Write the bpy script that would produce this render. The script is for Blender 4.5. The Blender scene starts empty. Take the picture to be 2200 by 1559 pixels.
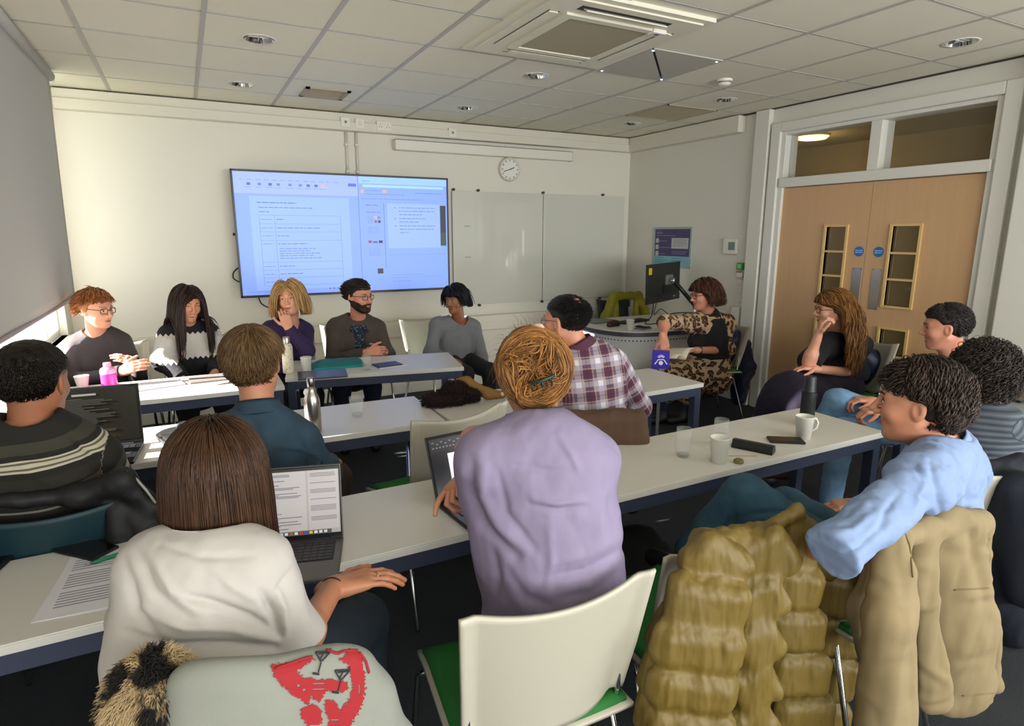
import bpy, bmesh, math, random
import numpy as np
from mathutils import Vector, Matrix
from mathutils.bvhtree import BVHTree
random.seed(7)
SC = bpy.context.scene
COL = SC.collection
PI = math.pi
# ---------------------------------------------------------------- camera
CAM_H = 1.64
FPX, W_, H_ = 1316.0, 2200.0, 1559.0
PITCH = math.atan((H_/2-503)/FPX)
YAW = math.atan((W_/2-391)/(FPX/math.cos(PITCH)))
_sp, _cp, _sy, _cy = math.sin(PITCH), math.cos(PITCH), math.sin(YAW), math.cos(YAW)
CF = np.array([_sy*_cp, _cy*_cp, -_sp]); CR = np.array([_cy, -_sy, 0.0]); CU = np.array([_sy*_sp, _cy*_sp, _cp])
CAM = np.array([0, 0, CAM_H])
cam_d = bpy.data.cameras.new('camera'); cam = bpy.data.objects.new('camera', cam_d); COL.objects.link(cam)
cam_d.sensor_width = 36; cam_d.lens = FPX/W_*36; cam_d.clip_start = 0.05
cam.matrix_world = Matrix(((CR[0], CU[0], -CF[0], 0), (CR[1], CU[1], -CF[1], 0), (CR[2], CU[2], -CF[2], CAM_H), (0, 0, 0, 1)))
SC.camera = cam
def ray(u, v): return CF+CR*(u-W_/2)/FPX-CU*(v-H_/2)/FPX
def at(u, v, y):                       # point of the photo's ray on the plane y = const
    r = ray(u, v); return CAM+r*y/r[1]
def atz(u, v, z):
    r = ray(u, v); return CAM+r*(z-CAM_H)/r[2]
def atx(u, v, x):
    r = ray(u, v); return CAM+r*x/r[0]
# ---------------------------------------------------------------- world, lights, exposure
SC.view_settings.view_transform = 'Standard'; SC.view_settings.look = 'None'
SC.view_settings.gamma = 1; SC.view_settings.use_curve_mapping = False
SC.view_settings.exposure = 0.02
wd = bpy.data.worlds.new('world'); SC.world = wd; wd.use_nodes = True
_bg = wd.node_tree.nodes['Background']; _bg.inputs[0].default_value = (0.85, 0.93, 1.0, 1); _bg.inputs[1].default_value = 2.6
def area(name, loc, target, sx, sy, power, color):
    d = bpy.data.lights.new(name, 'AREA'); d.shape = 'RECTANGLE'; d.size = sx; d.size_y = sy; d.energy = power; d.color = color
    o = bpy.data.objects.new(name, d); COL.objects.link(o); o.location = loc
    o.rotation_euler = (Vector(target)-Vector(loc)).to_track_quat('-Z', 'Y').to_euler(); return o
sun_d = bpy.data.lights.new('sun', 'SUN'); sun_d.energy = 62; sun_d.angle = 0.012; sun_d.color = (1, .95, .88)
sun = bpy.data.objects.new('sun', sun_d); COL.objects.link(sun)
sun.rotation_euler = Vector((1.0, -0.12, -0.42)).to_track_quat('-Z', 'Y').to_euler()
area('window_daylight_rear', (1.8, -4.9, 1.5), (1.9, 1, 3.6), 5.2, 1.7, 235, (.93, .96, 1.0))      # the windows behind the camera
area('window_daylight_right', (4.6, -1.2, 1.55), (1.6, 2.4, 2.5), 5.0, 1.5, 190, (.9, .95, 1.0))
area('window_daylight_left', (-0.6, -0.9, 1.75), (2.2, 2.6, 2.6), 7.2, 1.4, 105, (1, .97, .93))          # daylight glowing through the blind
# ---------------------------------------------------------------- materials
def S(h, k=1.0):
    h = h.lstrip('#'); r = [int(h[i:i+2], 16)/255 for i in (0, 2, 4)]
    return tuple(min(1, (c/12.92 if c <= .04045 else ((c+.055)/1.055)**2.4)*k) for c in r)+(1,)
class NT:
    def __init__(s, name):
        s.m = bpy.data.materials.new(name); s.m.use_nodes = True; s.t = s.m.node_tree; s.n = s.t.nodes
        s.b = s.n['Principled BSDF']; s.l = s.t.links
    def node(s, ty, **kw):
        n = s.n.new(ty)
        for k, v in kw.items(): setattr(n, k, v)
        return n
    def inp(s, n, k, v):
        if isinstance(v, bpy.types.NodeSocket): s.l.new(v, n.inputs[k])
        else: n.inputs[k].default_value = v
    def math(s, op, a, b=0.0, c=None):
        n = s.node('ShaderNodeMath', operation=op); s.inp(n, 0, a); s.inp(n, 1, b)
        if c is not None: s.inp(n, 2, c)
        return n.outputs[0]
    def mix(s, f, a, b):
        n = s.node('ShaderNodeMix', data_type='RGBA'); s.inp(n, 0, f); s.inp(n, 6, a); s.inp(n, 7, b); return n.outputs[2]
    def ramp(s, f, stops, interp='LINEAR'):
        n = s.node('ShaderNodeValToRGB'); n.color_ramp.interpolation = interp; e = n.color_ramp.elements
        while len(e) < len(stops): e.new(.5)
        for q, (p, c) in zip(e, stops): q.position = p; q.color = c
        s.inp(n, 0, f); return n.outputs[0]
    def coord(s, kind='Object'): return s.node('ShaderNodeTexCoord').outputs[kind]
    def attr(s, name): return s.node('ShaderNodeAttribute', attribute_name=name)
    def mapping(s, v, scale=(1, 1, 1), rot=(0, 0, 0), loc=(0, 0, 0)):
        n = s.node('ShaderNodeMapping'); s.inp(n, 0, v); n.inputs['Scale'].default_value = scale
        n.inputs['Rotation'].default_value = rot; n.inputs['Location'].default_value = loc; return n.outputs[0]
    def noise(s, v, scale, detail=3, rough=.5):
        n = s.node('ShaderNodeTexNoise'); s.inp(n, 'Vector', v); n.inputs['Scale'].default_value = scale
        n.inputs['Detail'].default_value = detail; n.inputs['Roughness'].default_value = rough; return n.outputs[0]
    def vor(s, v, scale, feature='F1', rand=1.0):
        n = s.node('ShaderNodeTexVoronoi', feature=feature); s.inp(n, 'Vector', v); n.inputs['Scale'].default_value = scale
        n.inputs['Randomness'].default_value = rand; return n
    def sep(s, v):
        n = s.node('ShaderNodeSeparateXYZ'); s.inp(n, 0, v); return n.outputs
    def bump(s, h, strength=.3, dist=.01):
        n = s.node('ShaderNodeBump'); s.inp(n, 'Height', h); n.inputs['Strength'].default_value = strength
        n.inputs['Distance'].default_value = dist; s.l.new(n.outputs[0], s.b.inputs['Normal'])
MATS = {}
def M(name, color='#808080', rough=.5, metal=0, bump=None, var=0, spec=None, k=1.0, sheen=0, emit=None, es=0, alpha=1, trans=0, ior=None, vscale=6, coat=0):
    if name in MATS: return MATS[name]
    t = NT(name); b = t.b; c = S(color, k) if isinstance(color, str) else color
    b.inputs['Base Color'].default_value = c; b.inputs['Roughness'].default_value = rough; b.inputs['Metallic'].default_value = metal
    if spec is not None: b.inputs['Specular IOR Level'].default_value = spec
    if sheen: b.inputs['Sheen Weight'].default_value = sheen
    if coat: b.inputs['Coat Weight'].default_value = coat
    if trans: b.inputs['Transmission Weight'].default_value = trans
    if ior: b.inputs['IOR'].default_value = ior
    if alpha < 1: b.inputs['Alpha'].default_value = alpha
    if emit: b.inputs['Emission Color'].default_value = S(emit); b.inputs['Emission Strength'].default_value = es
    if var:
        n = t.noise(t.coord(), vscale, 4); dk = tuple(x*(1-var) for x in c[:3])+(1,); lt = tuple(min(1, x*(1+var)) for x in c[:3])+(1,)
        t.l.new(t.ramp(n, [(.3, dk), (.7, lt)]), b.inputs['Base Color'])
    if bump: t.bump(t.noise(t.coord(), bump[0], 4), bump[1], bump[2])
    MATS[name] = t.m; return t.m
# ---------------------------------------------------------------- mesh builders: every builder returns (verts list, faces list)
def rot(ax, a): return np.array(Matrix.Rotation(a, 3, ax))
class G:
    """collects vertices and faces (with a material slot per face)"""
    def __init__(s): s.v = []; s.f = []; s.mi = []; s.cur = 0; s.attr = None
    def add(s, v, f, T=None):
        v = np.asarray(v, float)
        if T is not None: v = v@np.asarray(T[0]).T+np.asarray(T[1])
        o = len(s.v); s.v.extend(v.tolist()); s.f.extend([[i+o for i in q] for q in f]); s.mi.extend([s.cur]*len(f)); return s
    def box(s, a, b, T=None, bev=0.0):
        x0, y0, z0 = [min(p, q) for p, q in zip(a, b)]; x1, y1, z1 = [max(p, q) for p, q in zip(a, b)]
        e = min(bev, (x1-x0)*.45, (y1-y0)*.45, (z1-z0)*.45)
        if e <= 0:
            v = [(x, y, z) for z in (z0, z1) for y in (y0, y1) for x in (x0, x1)]
            return s.add(v, [(0, 2, 3, 1), (4, 5, 7, 6), (0, 1, 5, 4), (2, 6, 7, 3), (0, 4, 6, 2), (1, 3, 7, 5)], T)
        bm = bmesh.new(); bmesh.ops.create_cube(bm, size=1)
        for w in bm.verts: w.co = ((x0+x1)/2+w.co.x*(x1-x0), (y0+y1)/2+w.co.y*(y1-y0), (z0+z1)/2+w.co.z*(z1-z0))
        bmesh.ops.bevel(bm, geom=bm.edges[:], offset=e, segments=2, affect='EDGES', profile=.5)
        v = [w.co[:] for w in bm.verts]; bm.verts.index_update(); f = [[w.index for w in q.verts] for q in bm.faces]; bm.free()
        return s.add(v, f, T)
    def prism(s, poly, z0, z1, T=None):          # poly in xy extruded along z
        n = len(poly); v = [(x, y, z0) for x, y in poly]+[(x, y, z1) for x, y in poly]
        f = [list(range(n))[::-1], list(range(n, 2*n))]+[(i, (i+1) % n, n+(i+1) % n, n+i) for i in range(n)]
        return s.add(v, f, T)
    def tube(s, pts, r, n=8, cap=True, sq=None):
        pts = np.asarray(pts, float); m = len(pts); r = np.broadcast_to(np.asarray(r, float), (m,))
        tg = np.gradient(pts, axis=0); tg /= np.linalg.norm(tg, axis=1)[:, None]+1e-12
        up = np.array([0, 0, 1.]) if abs(tg[0][2]) < .9 else np.array([1., 0, 0]); v = []
        a = np.cross(tg[0], up); a /= np.linalg.norm(a)
        for i in range(m):
            a = a-tg[i]*(a@tg[i]); a /= np.linalg.norm(a)+1e-12; b = np.cross(tg[i], a)
            for j in range(n):
                t = 2*PI*j/n; v.append(pts[i]+r[i]*(a*math.cos(t)+b*math.sin(t)*(sq or 1)))
        f = [(i*n+j, i*n+(j+1) % n, (i+1)*n+(j+1) % n, (i+1)*n+j) for i in range(m-1) for j in range(n)]
        if cap: f += [list(range(n))[::-1], list(range((m-1)*n, m*n))]
        return s.add(v, f)
    def lathe(s, prof, n=24, loc=(0, 0, 0), T=None, cap=True):
        m = len(prof); v = [(r*math.cos(2*PI*j/n), r*math.sin(2*PI*j/n), z) for r, z in prof for j in range(n)]
        f = [(i*n+j, i*n+(j+1) % n, (i+1)*n+(j+1) % n, (i+1)*n+j) for i in range(m-1) for j in range(n)]
        if cap: f += [list(range(n))[::-1], list(range((m-1)*n, m*n))]
        v = np.array(v)
        if T is not None: v = v@np.asarray(T).T
        return s.add(v+np.array(loc), f)
    def sheet(s, fn, nu, nv, thick=0, closed=False):
        g = np.array([[fn(i/nu, j/nv) for j in range(nv+1)] for i in range(nu+1)], float)
        du = np.gradient(g, axis=0); dv = np.gradient(g, axis=1); nn = np.cross(du, dv); nn /= np.linalg.norm(nn, axis=2)[..., None]+1e-12
        idx = lambda i, j: i*(nv+1)+j
        f = [(idx(i, j), idx(i+1, j), idx(i+1, j+1), idx(i, j+1)) for i in range(nu) for j in range(nv)]
        if not thick: return s.add(g.reshape(-1, 3), f)
        o = (nu+1)*(nv+1); v = np.concatenate([(g+nn*thick/2).reshape(-1, 3), (g-nn*thick/2).reshape(-1, 3)])
        f2 = f+[[q+o for q in w[::-1]] for w in f]
        rim = [(i, 0) for i in range(nu)]+[(nu, j) for j in range(nv)]+[(i, nv) for i in range(nu, 0, -1)]+[(0, j) for j in range(nv, 0, -1)]
        for a, b in zip(rim, rim[1:]+rim[:1]): f2.append((idx(*b), idx(*a), idx(*a)+o, idx(*b)+o))
        return s.add(v, f2)
    def sphere(s, c, r, n=12, T=None):
        r = np.broadcast_to(np.asarray(r, float), (3,)); v = []; f = []
        for i in range(n//2+1):
            for j in range(n): p = PI*i/(n//2); t = 2*PI*j/n; v.append((r[0]*math.sin(p)*math.cos(t), r[1]*math.sin(p)*math.sin(t), r[2]*math.cos(p)))
        for i in range(n//2):
            for j in range(n): f.append((i*n+j, (i+1)*n+j, (i+1)*n+(j+1) % n, i*n+(j+1) % n))
        v = np.array(v)
        if T is not None: v = v@np.asarray(T).T
        return s.add(v+np.array(c), f)
def mesh(name, g, mats, smooth=False, auto=None):
    me = bpy.data.meshes.new(name)
    me.from_pydata(g.v, [], g.f) if not isinstance(g.v, np.ndarray) else me.from_pydata(g.v.tolist(), [], g.f)
    mats = mats if isinstance(mats, (list, tuple)) else [mats]
    for m in mats: me.materials.append(m)
    if len(mats) > 1: me.polygons.foreach_set('material_index', g.mi)
    if smooth or auto:
        me.polygons.foreach_set('use_smooth', [True]*len(me.polygons))
    if auto: me.set_sharp_from_angle(angle=math.radians(auto))
    me.update(); return me
def obj(name, g, mats, parent=None, smooth=False, auto=None, T=None):
    me = g if isinstance(g, bpy.types.Mesh) else mesh(name, g, mats, smooth, auto)
    o = bpy.data.objects.new(name, me); COL.objects.link(o)
    if parent is not None: o.parent = parent
    if T is not None: o.matrix_local = T
    return o
def tag(o, label=None, cat=None, group=None, kind=None):
    if label: o['label'] = label
    if cat: o['category'] = cat
    if group: o['group'] = group
    if kind: o['kind'] = kind
    return o
def thing(name, label, cat, loc=(0, 0, 0), rz=0, group=None):
    o = bpy.data.objects.new(name, None); COL.objects.link(o); o.location = [float(q) for q in loc]; o.rotation_euler = (0, 0, rz); o.empty_display_size = .1
    return tag(o, label, cat, group)
def struct(name, g, mats, **kw): return tag(obj(name, g, mats, **kw), kind='structure')
def dup(root, loc=None, rz=None, label=None, group=None):
    def cp(o, par):
        c = o.copy(); COL.objects.link(c)
        if par is not None: c.parent = par
        for ch in o.children: cp(ch, c)
        return c
    r = cp(root, None)
    if loc is not None: r.location = [float(q) for q in loc]
    if rz is not None: r.rotation_euler = (0, 0, rz)
    if label: r['label'] = label
    if group: r['group'] = group
    return r
# ---------------------------------------------------------------- noise
def _h(ix, iy, iz):
    n = (ix*73856093) ^ (iy*19349663) ^ (iz*83492791); n = (n ^ (n >> 13))*1274126177 & 0x7fffffff
    return (n & 0xffff)/65535.0*2-1
def vnoise(P):
    P = np.asarray(P, float); i = np.floor(P).astype(np.int64); f = P-i; f = f*f*(3-2*f); o = 0
    for dx in (0, 1):
        for dy in (0, 1):
            for dz in (0, 1):
                w = (f[:, 0] if dx else 1-f[:, 0])*(f[:, 1] if dy else 1-f[:, 1])*(f[:, 2] if dz else 1-f[:, 2])
                o = o+w*_h(i[:, 0]+dx, i[:, 1]+dy, i[:, 2]+dz)
    return o
def fbm(P, o=3):
    r = 0; a = 1
    for k in range(o): r = r+a*vnoise(P*(2**k)+17.3*k); a *= .5
    return r
# ---------------------------------------------------------------- implicit surfaces: list of primitives, smooth union, sparse surface nets
class Prim:
    def __init__(s, kind, a, b=None, ra=.05, rb=None, k=.02, op='u', R=None, q=None, n=None, bone=0):
        s.kind = kind; s.a = np.asarray(a, float); s.b = s.a if b is None else np.asarray(b, float)
        s.ra = ra; s.rb = ra if rb is None else rb; s.k = k; s.op = op; s.R = R; s.q = q; s.n = n; s.bone = bone
    def center(s):
        if s.kind in 'eb': return s.a, float(np.max(s.ra))*(1 if s.kind == 'e' else 1.6)
        return (s.a+s.b)/2, float(np.linalg.norm(s.b-s.a)/2+max(s.ra, s.rb))
    def d(s, P):
        if s.kind == 'e':                                   # ellipsoid
            p = P-s.a
            if s.R is not None: p = p@s.R                   # columns of R are the local axes
            r = np.asarray(s.ra, float); k0 = np.linalg.norm(p/r, axis=-1); k1 = np.linalg.norm(p/(r*r), axis=-1)
            return k0*(k0-1)/(k1+1e-9)
        if s.kind == 'h': return (P-s.a)@s.b                # half space, outside where (P-a).b > 0
        if s.kind == 'b':                                   # rounded box
            p = P-s.a
            if s.R is not None: p = p@s.R
            r = np.asarray(s.ra, float); rd = s.rb*r.min(); q = np.maximum(np.abs(p)-r+rd, 0); return np.linalg.norm(q, axis=-1)-rd
        p = P-s.a; ba = s.b-s.a; h = np.clip(p@ba/(ba@ba+1e-12), 0, 1); w = p-h[..., None]*ba
        r = s.ra+(s.rb-s.ra)*h
        if s.q is not None:                                 # flattened along n by the factor q
            c = w@s.n; w = w+c[..., None]*s.n*(1/s.q-1); l = np.linalg.norm(w, axis=-1)
            return (l-r)*s.q**.5
        return np.linalg.norm(w, axis=-1)-r
def C(a, b, ra, rb=None, k=.02, **kw): return Prim('c', a, b, ra, rb, k, **kw)
def E(a, r, k=.02, **kw): return Prim('e', a, None, np.broadcast_to(np.asarray(r, float), (3,)), None, k, **kw)
def BX(a, r, k=.02, rd=.9, **kw): return Prim('b', a, None, np.asarray(r, float), rd, k, **kw)
def HS(a, n, k=.004): return Prim('h', a, np.asarray(n, float)/np.linalg.norm(n), 0, 0, k, op='s2')
def HS2(a, n):                     # cuts a limb flat: subtracts a short thick disc beyond the point a
    n = np.asarray(n, float); R_ = np.array(Vector(n).to_track_quat('Z', 'Y').to_matrix()); return BX(np.asarray(a)+n*.055, (.085, .085, .055), k=.005, rd=.15, op='s', R=R_)
def smin(a, b, k):
    h = np.maximum(k-np.abs(a-b), 0)/k; return np.minimum(a, b)-h*h*k*.25
def sdf(prims, P, blocks=None, brad=0):
    D = np.full(P.shape[:-1], 1.0); K_ = max(p.k for p in prims)
    for p in prims:
        if blocks is not None and p.kind != 'h':
            c, r = p.center(); m = np.linalg.norm(blocks-c, axis=-1) < r+brad+K_+.01
            if not m.any(): continue
            q = p.d(P[m]); Dm = D[m]
        else: m = Ellipsis; q = p.d(P); Dm = D
        if p.op == 'u': D[m] = smin(Dm, q, p.k)
        elif p.op == 's': D[m] = -smin(-Dm, q, p.k)         # subtract
        else: D[m] = -smin(-Dm, -q, p.k)                    # keep where q < 0
    return D
def nets(prims, h=.006, inflate=0.0):
    U = [p for p in prims if p.op == 'u']
    lo = np.min([np.minimum(p.a, p.b)-np.max(np.maximum(p.ra, p.rb if p.kind != 'b' else 0)) for p in U], axis=0)-.02-inflate
    hi = np.max([np.maximum(p.a, p.b)+np.max(np.maximum(p.ra, p.rb if p.kind != 'b' else 0)) for p in U], axis=0)+.02+inflate
    B = 8; bs = B*h; nb = np.ceil((hi-lo)/bs).astype(int)
    gi = np.stack(np.meshgrid(*[np.arange(n) for n in nb], indexing='ij'), -1).reshape(-1, 3)
    ctr = lo+(gi+.5)*bs; near = np.zeros(len(gi), bool)
    for p in U:
        c, r = p.center(); near |= np.linalg.norm(ctr-c, axis=1) < r+bs*1.3+.03
    gi = gi[near]; ctr = ctr[near]
    d0 = sdf(prims, ctr, ctr, bs*2)-inflate; act = np.abs(d0) < bs*1.8; gi = gi[act]; ctr = ctr[act]
    loc = np.stack(np.meshgrid(*[np.arange(B+1)]*3, indexing='ij'), -1)
    D = np.empty((len(gi), B+1, B+1, B+1))
    for s0 in range(0, len(gi), 400):
        s1 = min(len(gi), s0+400); P = lo+(gi[s0:s1, None, None, None]*B+loc)*h
        D[s0:s1] = sdf(prims, P, ctr[s0:s1], bs*.9)-inflate
    inn = D < 0; N = nb*B+2; key = lambda c: (c[..., 0]*N[1]+c[..., 1])*N[2]+c[..., 2]
    # vertices: mean of the edge crossings of each cell
    sub = lambda A, o: A[:, o[0]:o[0]+B, o[1]:o[1]+B, o[2]:o[2]+B]
    cnt = sum(sub(inn, (a, b, c)).astype(int) for a in (0, 1) for b in (0, 1) for c in (0, 1))
    bb, ii, jj, kk = np.nonzero((cnt > 0) & (cnt < 8)); base = np.stack([ii, jj, kk], -1)
    cell = gi[bb]*B+base; acc = np.zeros((len(bb), 3)); w = np.zeros(len(bb))
    for ax in range(3):
        o1, o2 = [q for q in range(3) if q != ax]
        for a in (0, 1):
            for b in (0, 1):
                s = base.copy(); s[:, o1] += a; s[:, o2] += b; e = s.copy(); e[:, ax] += 1
                d1 = D[bb, s[:, 0], s[:, 1], s[:, 2]]; d2 = D[bb, e[:, 0], e[:, 1], e[:, 2]]
                c = (d1 < 0) != (d2 < 0); t = np.where(c, d1/np.where(np.abs(d1-d2) < 1e-12, 1, d1-d2), 0)
                p = (s-base).astype(float); p[:, ax] += t; acc[c] += p[c]; w[c] += 1
    V = lo+(cell+acc/w[:, None])*h
    ck = key(cell); order = np.argsort(ck); sk = ck[order]; V = V[order]
    Fq = []
    for ax in range(3):
        s = [slice(None), slice(0, B), slice(0, B), slice(0, B)]; e = list(s); e[ax+1] = slice(1, B+1)
        a = inn[tuple(s)]; b = inn[tuple(e)]; bb, i, j, k = np.nonzero(a != b)
        g = gi[bb]*B+np.stack([i, j, k], -1); flip = a[bb, i, j, k]
        o1, o2 = (ax+1) % 3, (ax+2) % 3; cs = []
        for q1, q2 in ((-1, -1), (0, -1), (0, 0), (-1, 0)):
            c = g.copy(); c[:, o1] += q1; c[:, o2] += q2; cs.append(key(c))
        cs = np.stack(cs, -1); pos = np.searchsorted(sk, cs); pos = np.clip(pos, 0, len(sk)-1); ok = (sk[pos] == cs).all(1)
        pos = pos[ok]; fl = flip[ok]; pos[~fl] = pos[~fl][:, ::-1]; Fq.append(pos)
    return V, np.concatenate(Fq)
def vnormals(V, F):
    n = np.cross(V[F[:, 2]]-V[F[:, 0]], V[F[:, 3]]-V[F[:, 1]]); N = np.zeros_like(V)
    for c in range(4): np.add.at(N, F[:, c], n)
    return N/(np.linalg.norm(N, axis=1)[:, None]+1e-12)
def nmesh(name, parts, mats, disp=None, attrs=None, mfun=None):
    """parts: list of (V, F). one mesh, smooth."""
    Vs = []; Fs = []; o = 0
    for V, F in parts: Vs.append(V); Fs.append(F+o); o += len(V)
    V = np.concatenate(Vs); F = np.concatenate(Fs)
    if disp is not None: V = V+vnormals(V, F)*disp(V)[:, None]
    me = bpy.data.meshes.new(name); me.vertices.add(len(V)); me.vertices.foreach_set('co', V.ravel().astype(np.float32))
    me.loops.add(len(F)*4); me.loops.foreach_set('vertex_index', F.ravel().astype(np.int32))
    me.polygons.add(len(F)); me.polygons.foreach_set('loop_start', (np.arange(len(F))*4).astype(np.int32))
    me.polygons.foreach_set('use_smooth', np.ones(len(F), bool))
    mats = mats if isinstance(mats, (list, tuple)) else [mats]
    for m in mats: me.materials.append(m)
    if mfun is not None: me.polygons.foreach_set('material_index', mfun(V[F].mean(1)).astype(np.int32))
    for an, af in (attrs or {}).items():
        a = me.attributes.new(an, 'FLOAT_VECTOR', 'POINT'); a.data.foreach_set('vector', af(V).ravel().astype(np.float32))
    me.update(calc_edges=True); me.validate(); return me
# ================================================================ the room
XR, YF, ZC, XL, YB = 4.785, 6.07, 2.74, -0.86, -5.2
m_wall = M('wall_paint', '#dcd8ca', .55, bump=(60, .04, .002)); m_wall2 = M('wall_paint_right', '#d8d5c9', .6)
m_ceil = M('ceiling_tile_white', '#e4dfcc', .9, bump=(260, .25, .002)); m_bar = M('ceiling_grid_metal', '#b4b0a8', .5)
m_trim = M('white_gloss_trim', '#dcdad0', .35); m_trunk = M('trunking_plastic', '#d4cfc0', .4)
m_dark = M('near_black', '#0c0c0e', .5); m_plast = M('white_plastic', '#dedacd', .35); m_grey = M('mid_grey', '#77777a', .5)
m_chrome = M('chrome', '#d8d8d8', .12, metal=1); m_steel = M('brushed_steel', '#b4b0aa', .28, metal=1)
# floor: dark mottled carpet tiles
t = NT('carpet'); c_ = t.coord(); n_ = t.noise(c_, 3.0, 5); n2 = t.noise(c_, 260, 2)
t.l.new(t.mix(n_, t.ramp(n2, [(.3, S('#101216')), (.7, S('#2c3035'))]), t.ramp(n2, [(.3, S('#181b1e')), (.75, S('#3a3e42'))])), t.b.inputs['Base Color'])
t.b.inputs['Roughness'].default_value = .95; t.bump(n2, .6, .004); m_carpet = t.m
struct('floor', G().box((XL, YB, -.06), (XR, YF, 0)), m_carpet)
# front wall, right wall with the door opening, left wall with the window opening, back wall
struct('wall_front', G().box((XL-.3, YF, 0), (XR+.2, YF+.15, ZC+.3)), m_wall)
DY0, DY1, DZ = 2.235, 3.93, 2.52                # opening of the double door and its transom
g = G().box((XR, DY1, 0), (XR+.14, YF, ZC+.3)).box((XR, DY0, DZ), (XR+.14, DY1, ZC+.3)).box((XR, YB, 0), (XR+.14, DY0, ZC+.3))
struct('wall_right', g, m_wall2)
WY0, WY1, WZ0, WZ1 = 0.25, 5.8, .87, 2.6
g = G().box((XL-.25, YB, 0), (XL, YF, WZ0)).box((XL-.25, YB, WZ1), (XL, YF, ZC+.3)).box((XL-.25, WY1, WZ0), (XL, YF, WZ1)).box((XL-.25, YB, WZ0), (XL, WY0, WZ1))
struct('wall_left', g, m_wall2)
struct('wall_back', G().box((XL-.3, YB-.15, 0), (XR+.2, YB, ZC+.3)), m_wall)
# skirting
struct('baseboard_front', G().box((XL, YF-.018, 0), (XR, YF, .1), bev=.004), m_trim)
struct('baseboard_right', G().box((XR-.018, 4.2, 0), (XR, YF-.02, .1), bev=.004).box((XR-.018, YB, 0), (XR, 2.05, .1), bev=.004), m_trim)
struct('baseboard_left', G().box((XL, YB, 0), (XL+.018, YF-.02, .1), bev=.004), m_trim)
# ---- ceiling: slab, inverted-T grid and single tiles
ceil = struct('ceiling', G().box((XL-.3, YB-.1, ZC+.09), (XR+.2, YF+.1, ZC+.14)), m_ceil)
GX = [.204+.598*k for k in range(-2, 8)]; GY = [2.52+.6*k for k in range(-6, 7)]
xs = [XL]+[x for x in GX if XL+.05 < x < XR-.05]+[XR]; ys = [-1.08]+[y for y in GY if -1.0 < y < YF-.05]+[YF]
ACR = (1.60, 2.56, 2.60, 3.63)                  # region of the air conditioner
MIC = (2.596, 3.194, 3.12, 3.72)
VENT2 = (3.792, 4.39, 4.32, 4.92)
def inside(x, y, r, e=.1): return r[0]-e < x < r[1]+e and r[2]-e < y < r[3]+e
tile_cache = {}
DLP = [(.50, 4.07), (.50, 5.29), (2.34, 5.31), (2.32, 4.05), (4.12, 4.00), (4.14, 2.22), (4.14, 5.26)]
def holed(w, d, hx, hy, r=.092, n=32):
    g_ = G(); v = []; 
    for z in (0, .016):
        for k in range(n):
            a = 2*PI*k/n+PI/4; ca, sa = math.cos(a), math.sin(a); v.append((hx+r*ca, hy+r*sa, z))
        for k in range(n):
            a = 2*PI*k/n+PI/4; ca, sa = math.cos(a), math.sin(a); t_ = min((w-hx)/ca if ca > 1e-6 else (-w-hx)/ca if ca < -1e-6 else 9, (d-hy)/sa if sa > 1e-6 else (-d-hy)/sa if sa < -1e-6 else 9)
            v.append((hx+ca*t_, hy+sa*t_, z))
    for sx in (-1, 1):
        for sy in (-1, 1):
            for z0 in (0, 2*n):
                k = min(range(n), key=lambda q: (v[z0+n+q][0]-sx*w)**2+(v[z0+n+q][1]-sy*d)**2); v[z0+n+k] = (sx*w, sy*d, v[z0+n+k][2])
    f = []
    for k in range(n):
        j = (k+1) % n; f += [(k, j, n+j, n+k)[::-1], (2*n+k, 2*n+j, 3*n+j, 3*n+k), (n+k, n+j, 3*n+j, 3*n+k), (k, 2*n+k, 2*n+j, j)]
    return g_.add(v, f)
for i in range(len(xs)-1):
    for j in range(len(ys)-1):
        x0, x1, y0, y1 = xs[i], xs[i+1], ys[j], ys[j+1]; cx, cy = (x0+x1)/2, (y0+y1)/2
        if inside(cx, cy, ACR, -.02) and x0 > 1.2: continue
        if inside(cx, cy, MIC, 0) or inside(cx, cy, VENT2, 0): continue
        key = (round(x1-x0, 3), round(y1-y0, 3))
        hole = [q for q in DLP if x0 < q[0] < x1 and y0 < q[1] < y1]
        if hole:
            obj('ceiling_tile', holed((x1-x0)/2-.011, (y1-y0)/2-.011, hole[0][0]-cx, hole[0][1]-cy), m_ceil, parent=ceil, T=Matrix.Translation((cx, cy, ZC-.002))); continue
        if key not in tile_cache:
            w, d = (x1-x0)/2-.011, (y1-y0)/2-.011
            tile_cache[key] = mesh('ceiling_tile', G().box((-w, -d, 0), (w, d, .016), bev=.003), m_ceil)
        obj('ceiling_tile', tile_cache[key], None, parent=ceil, T=Matrix.Translation((cx, cy, ZC-.002+random.uniform(-.001, .001))))
for a_ in ((1.414, 2.53, 1.588, 3.108), (1.414, 3.132, 1.588, 3.708), (1.592, 2.53, 1.986, 2.598), (2.01, 2.53, 2.584, 2.598), (1.592, 3.645, 1.986, 3.708), (2.01, 3.645, 2.584, 3.708)): obj('ceiling_tile', G().box((a_[0], a_[1], ZC-.002), (a_[2], a_[3], ZC+.014)), m_ceil, parent=ceil)
def barpiece(horizontal, c, a, b, wide=.024):
    if horizontal: g_ = G().box((a, c-wide/2, ZC-.004), (b, c+wide/2, ZC+.02))
    else: g_ = G().box((c-wide/2, a, ZC-.006), (c+wide/2, b, ZC+.02))
    obj('grid_bar', g_, m_bar, parent=ceil)
for x in xs[1:-1]:
    if ACR[0]+.1 < x < ACR[1]-.1: barpiece(False, x, -1.08, ACR[2]); barpiece(False, x, ACR[3], YF)
    else: barpiece(False, x, -1.08, YF)
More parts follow.
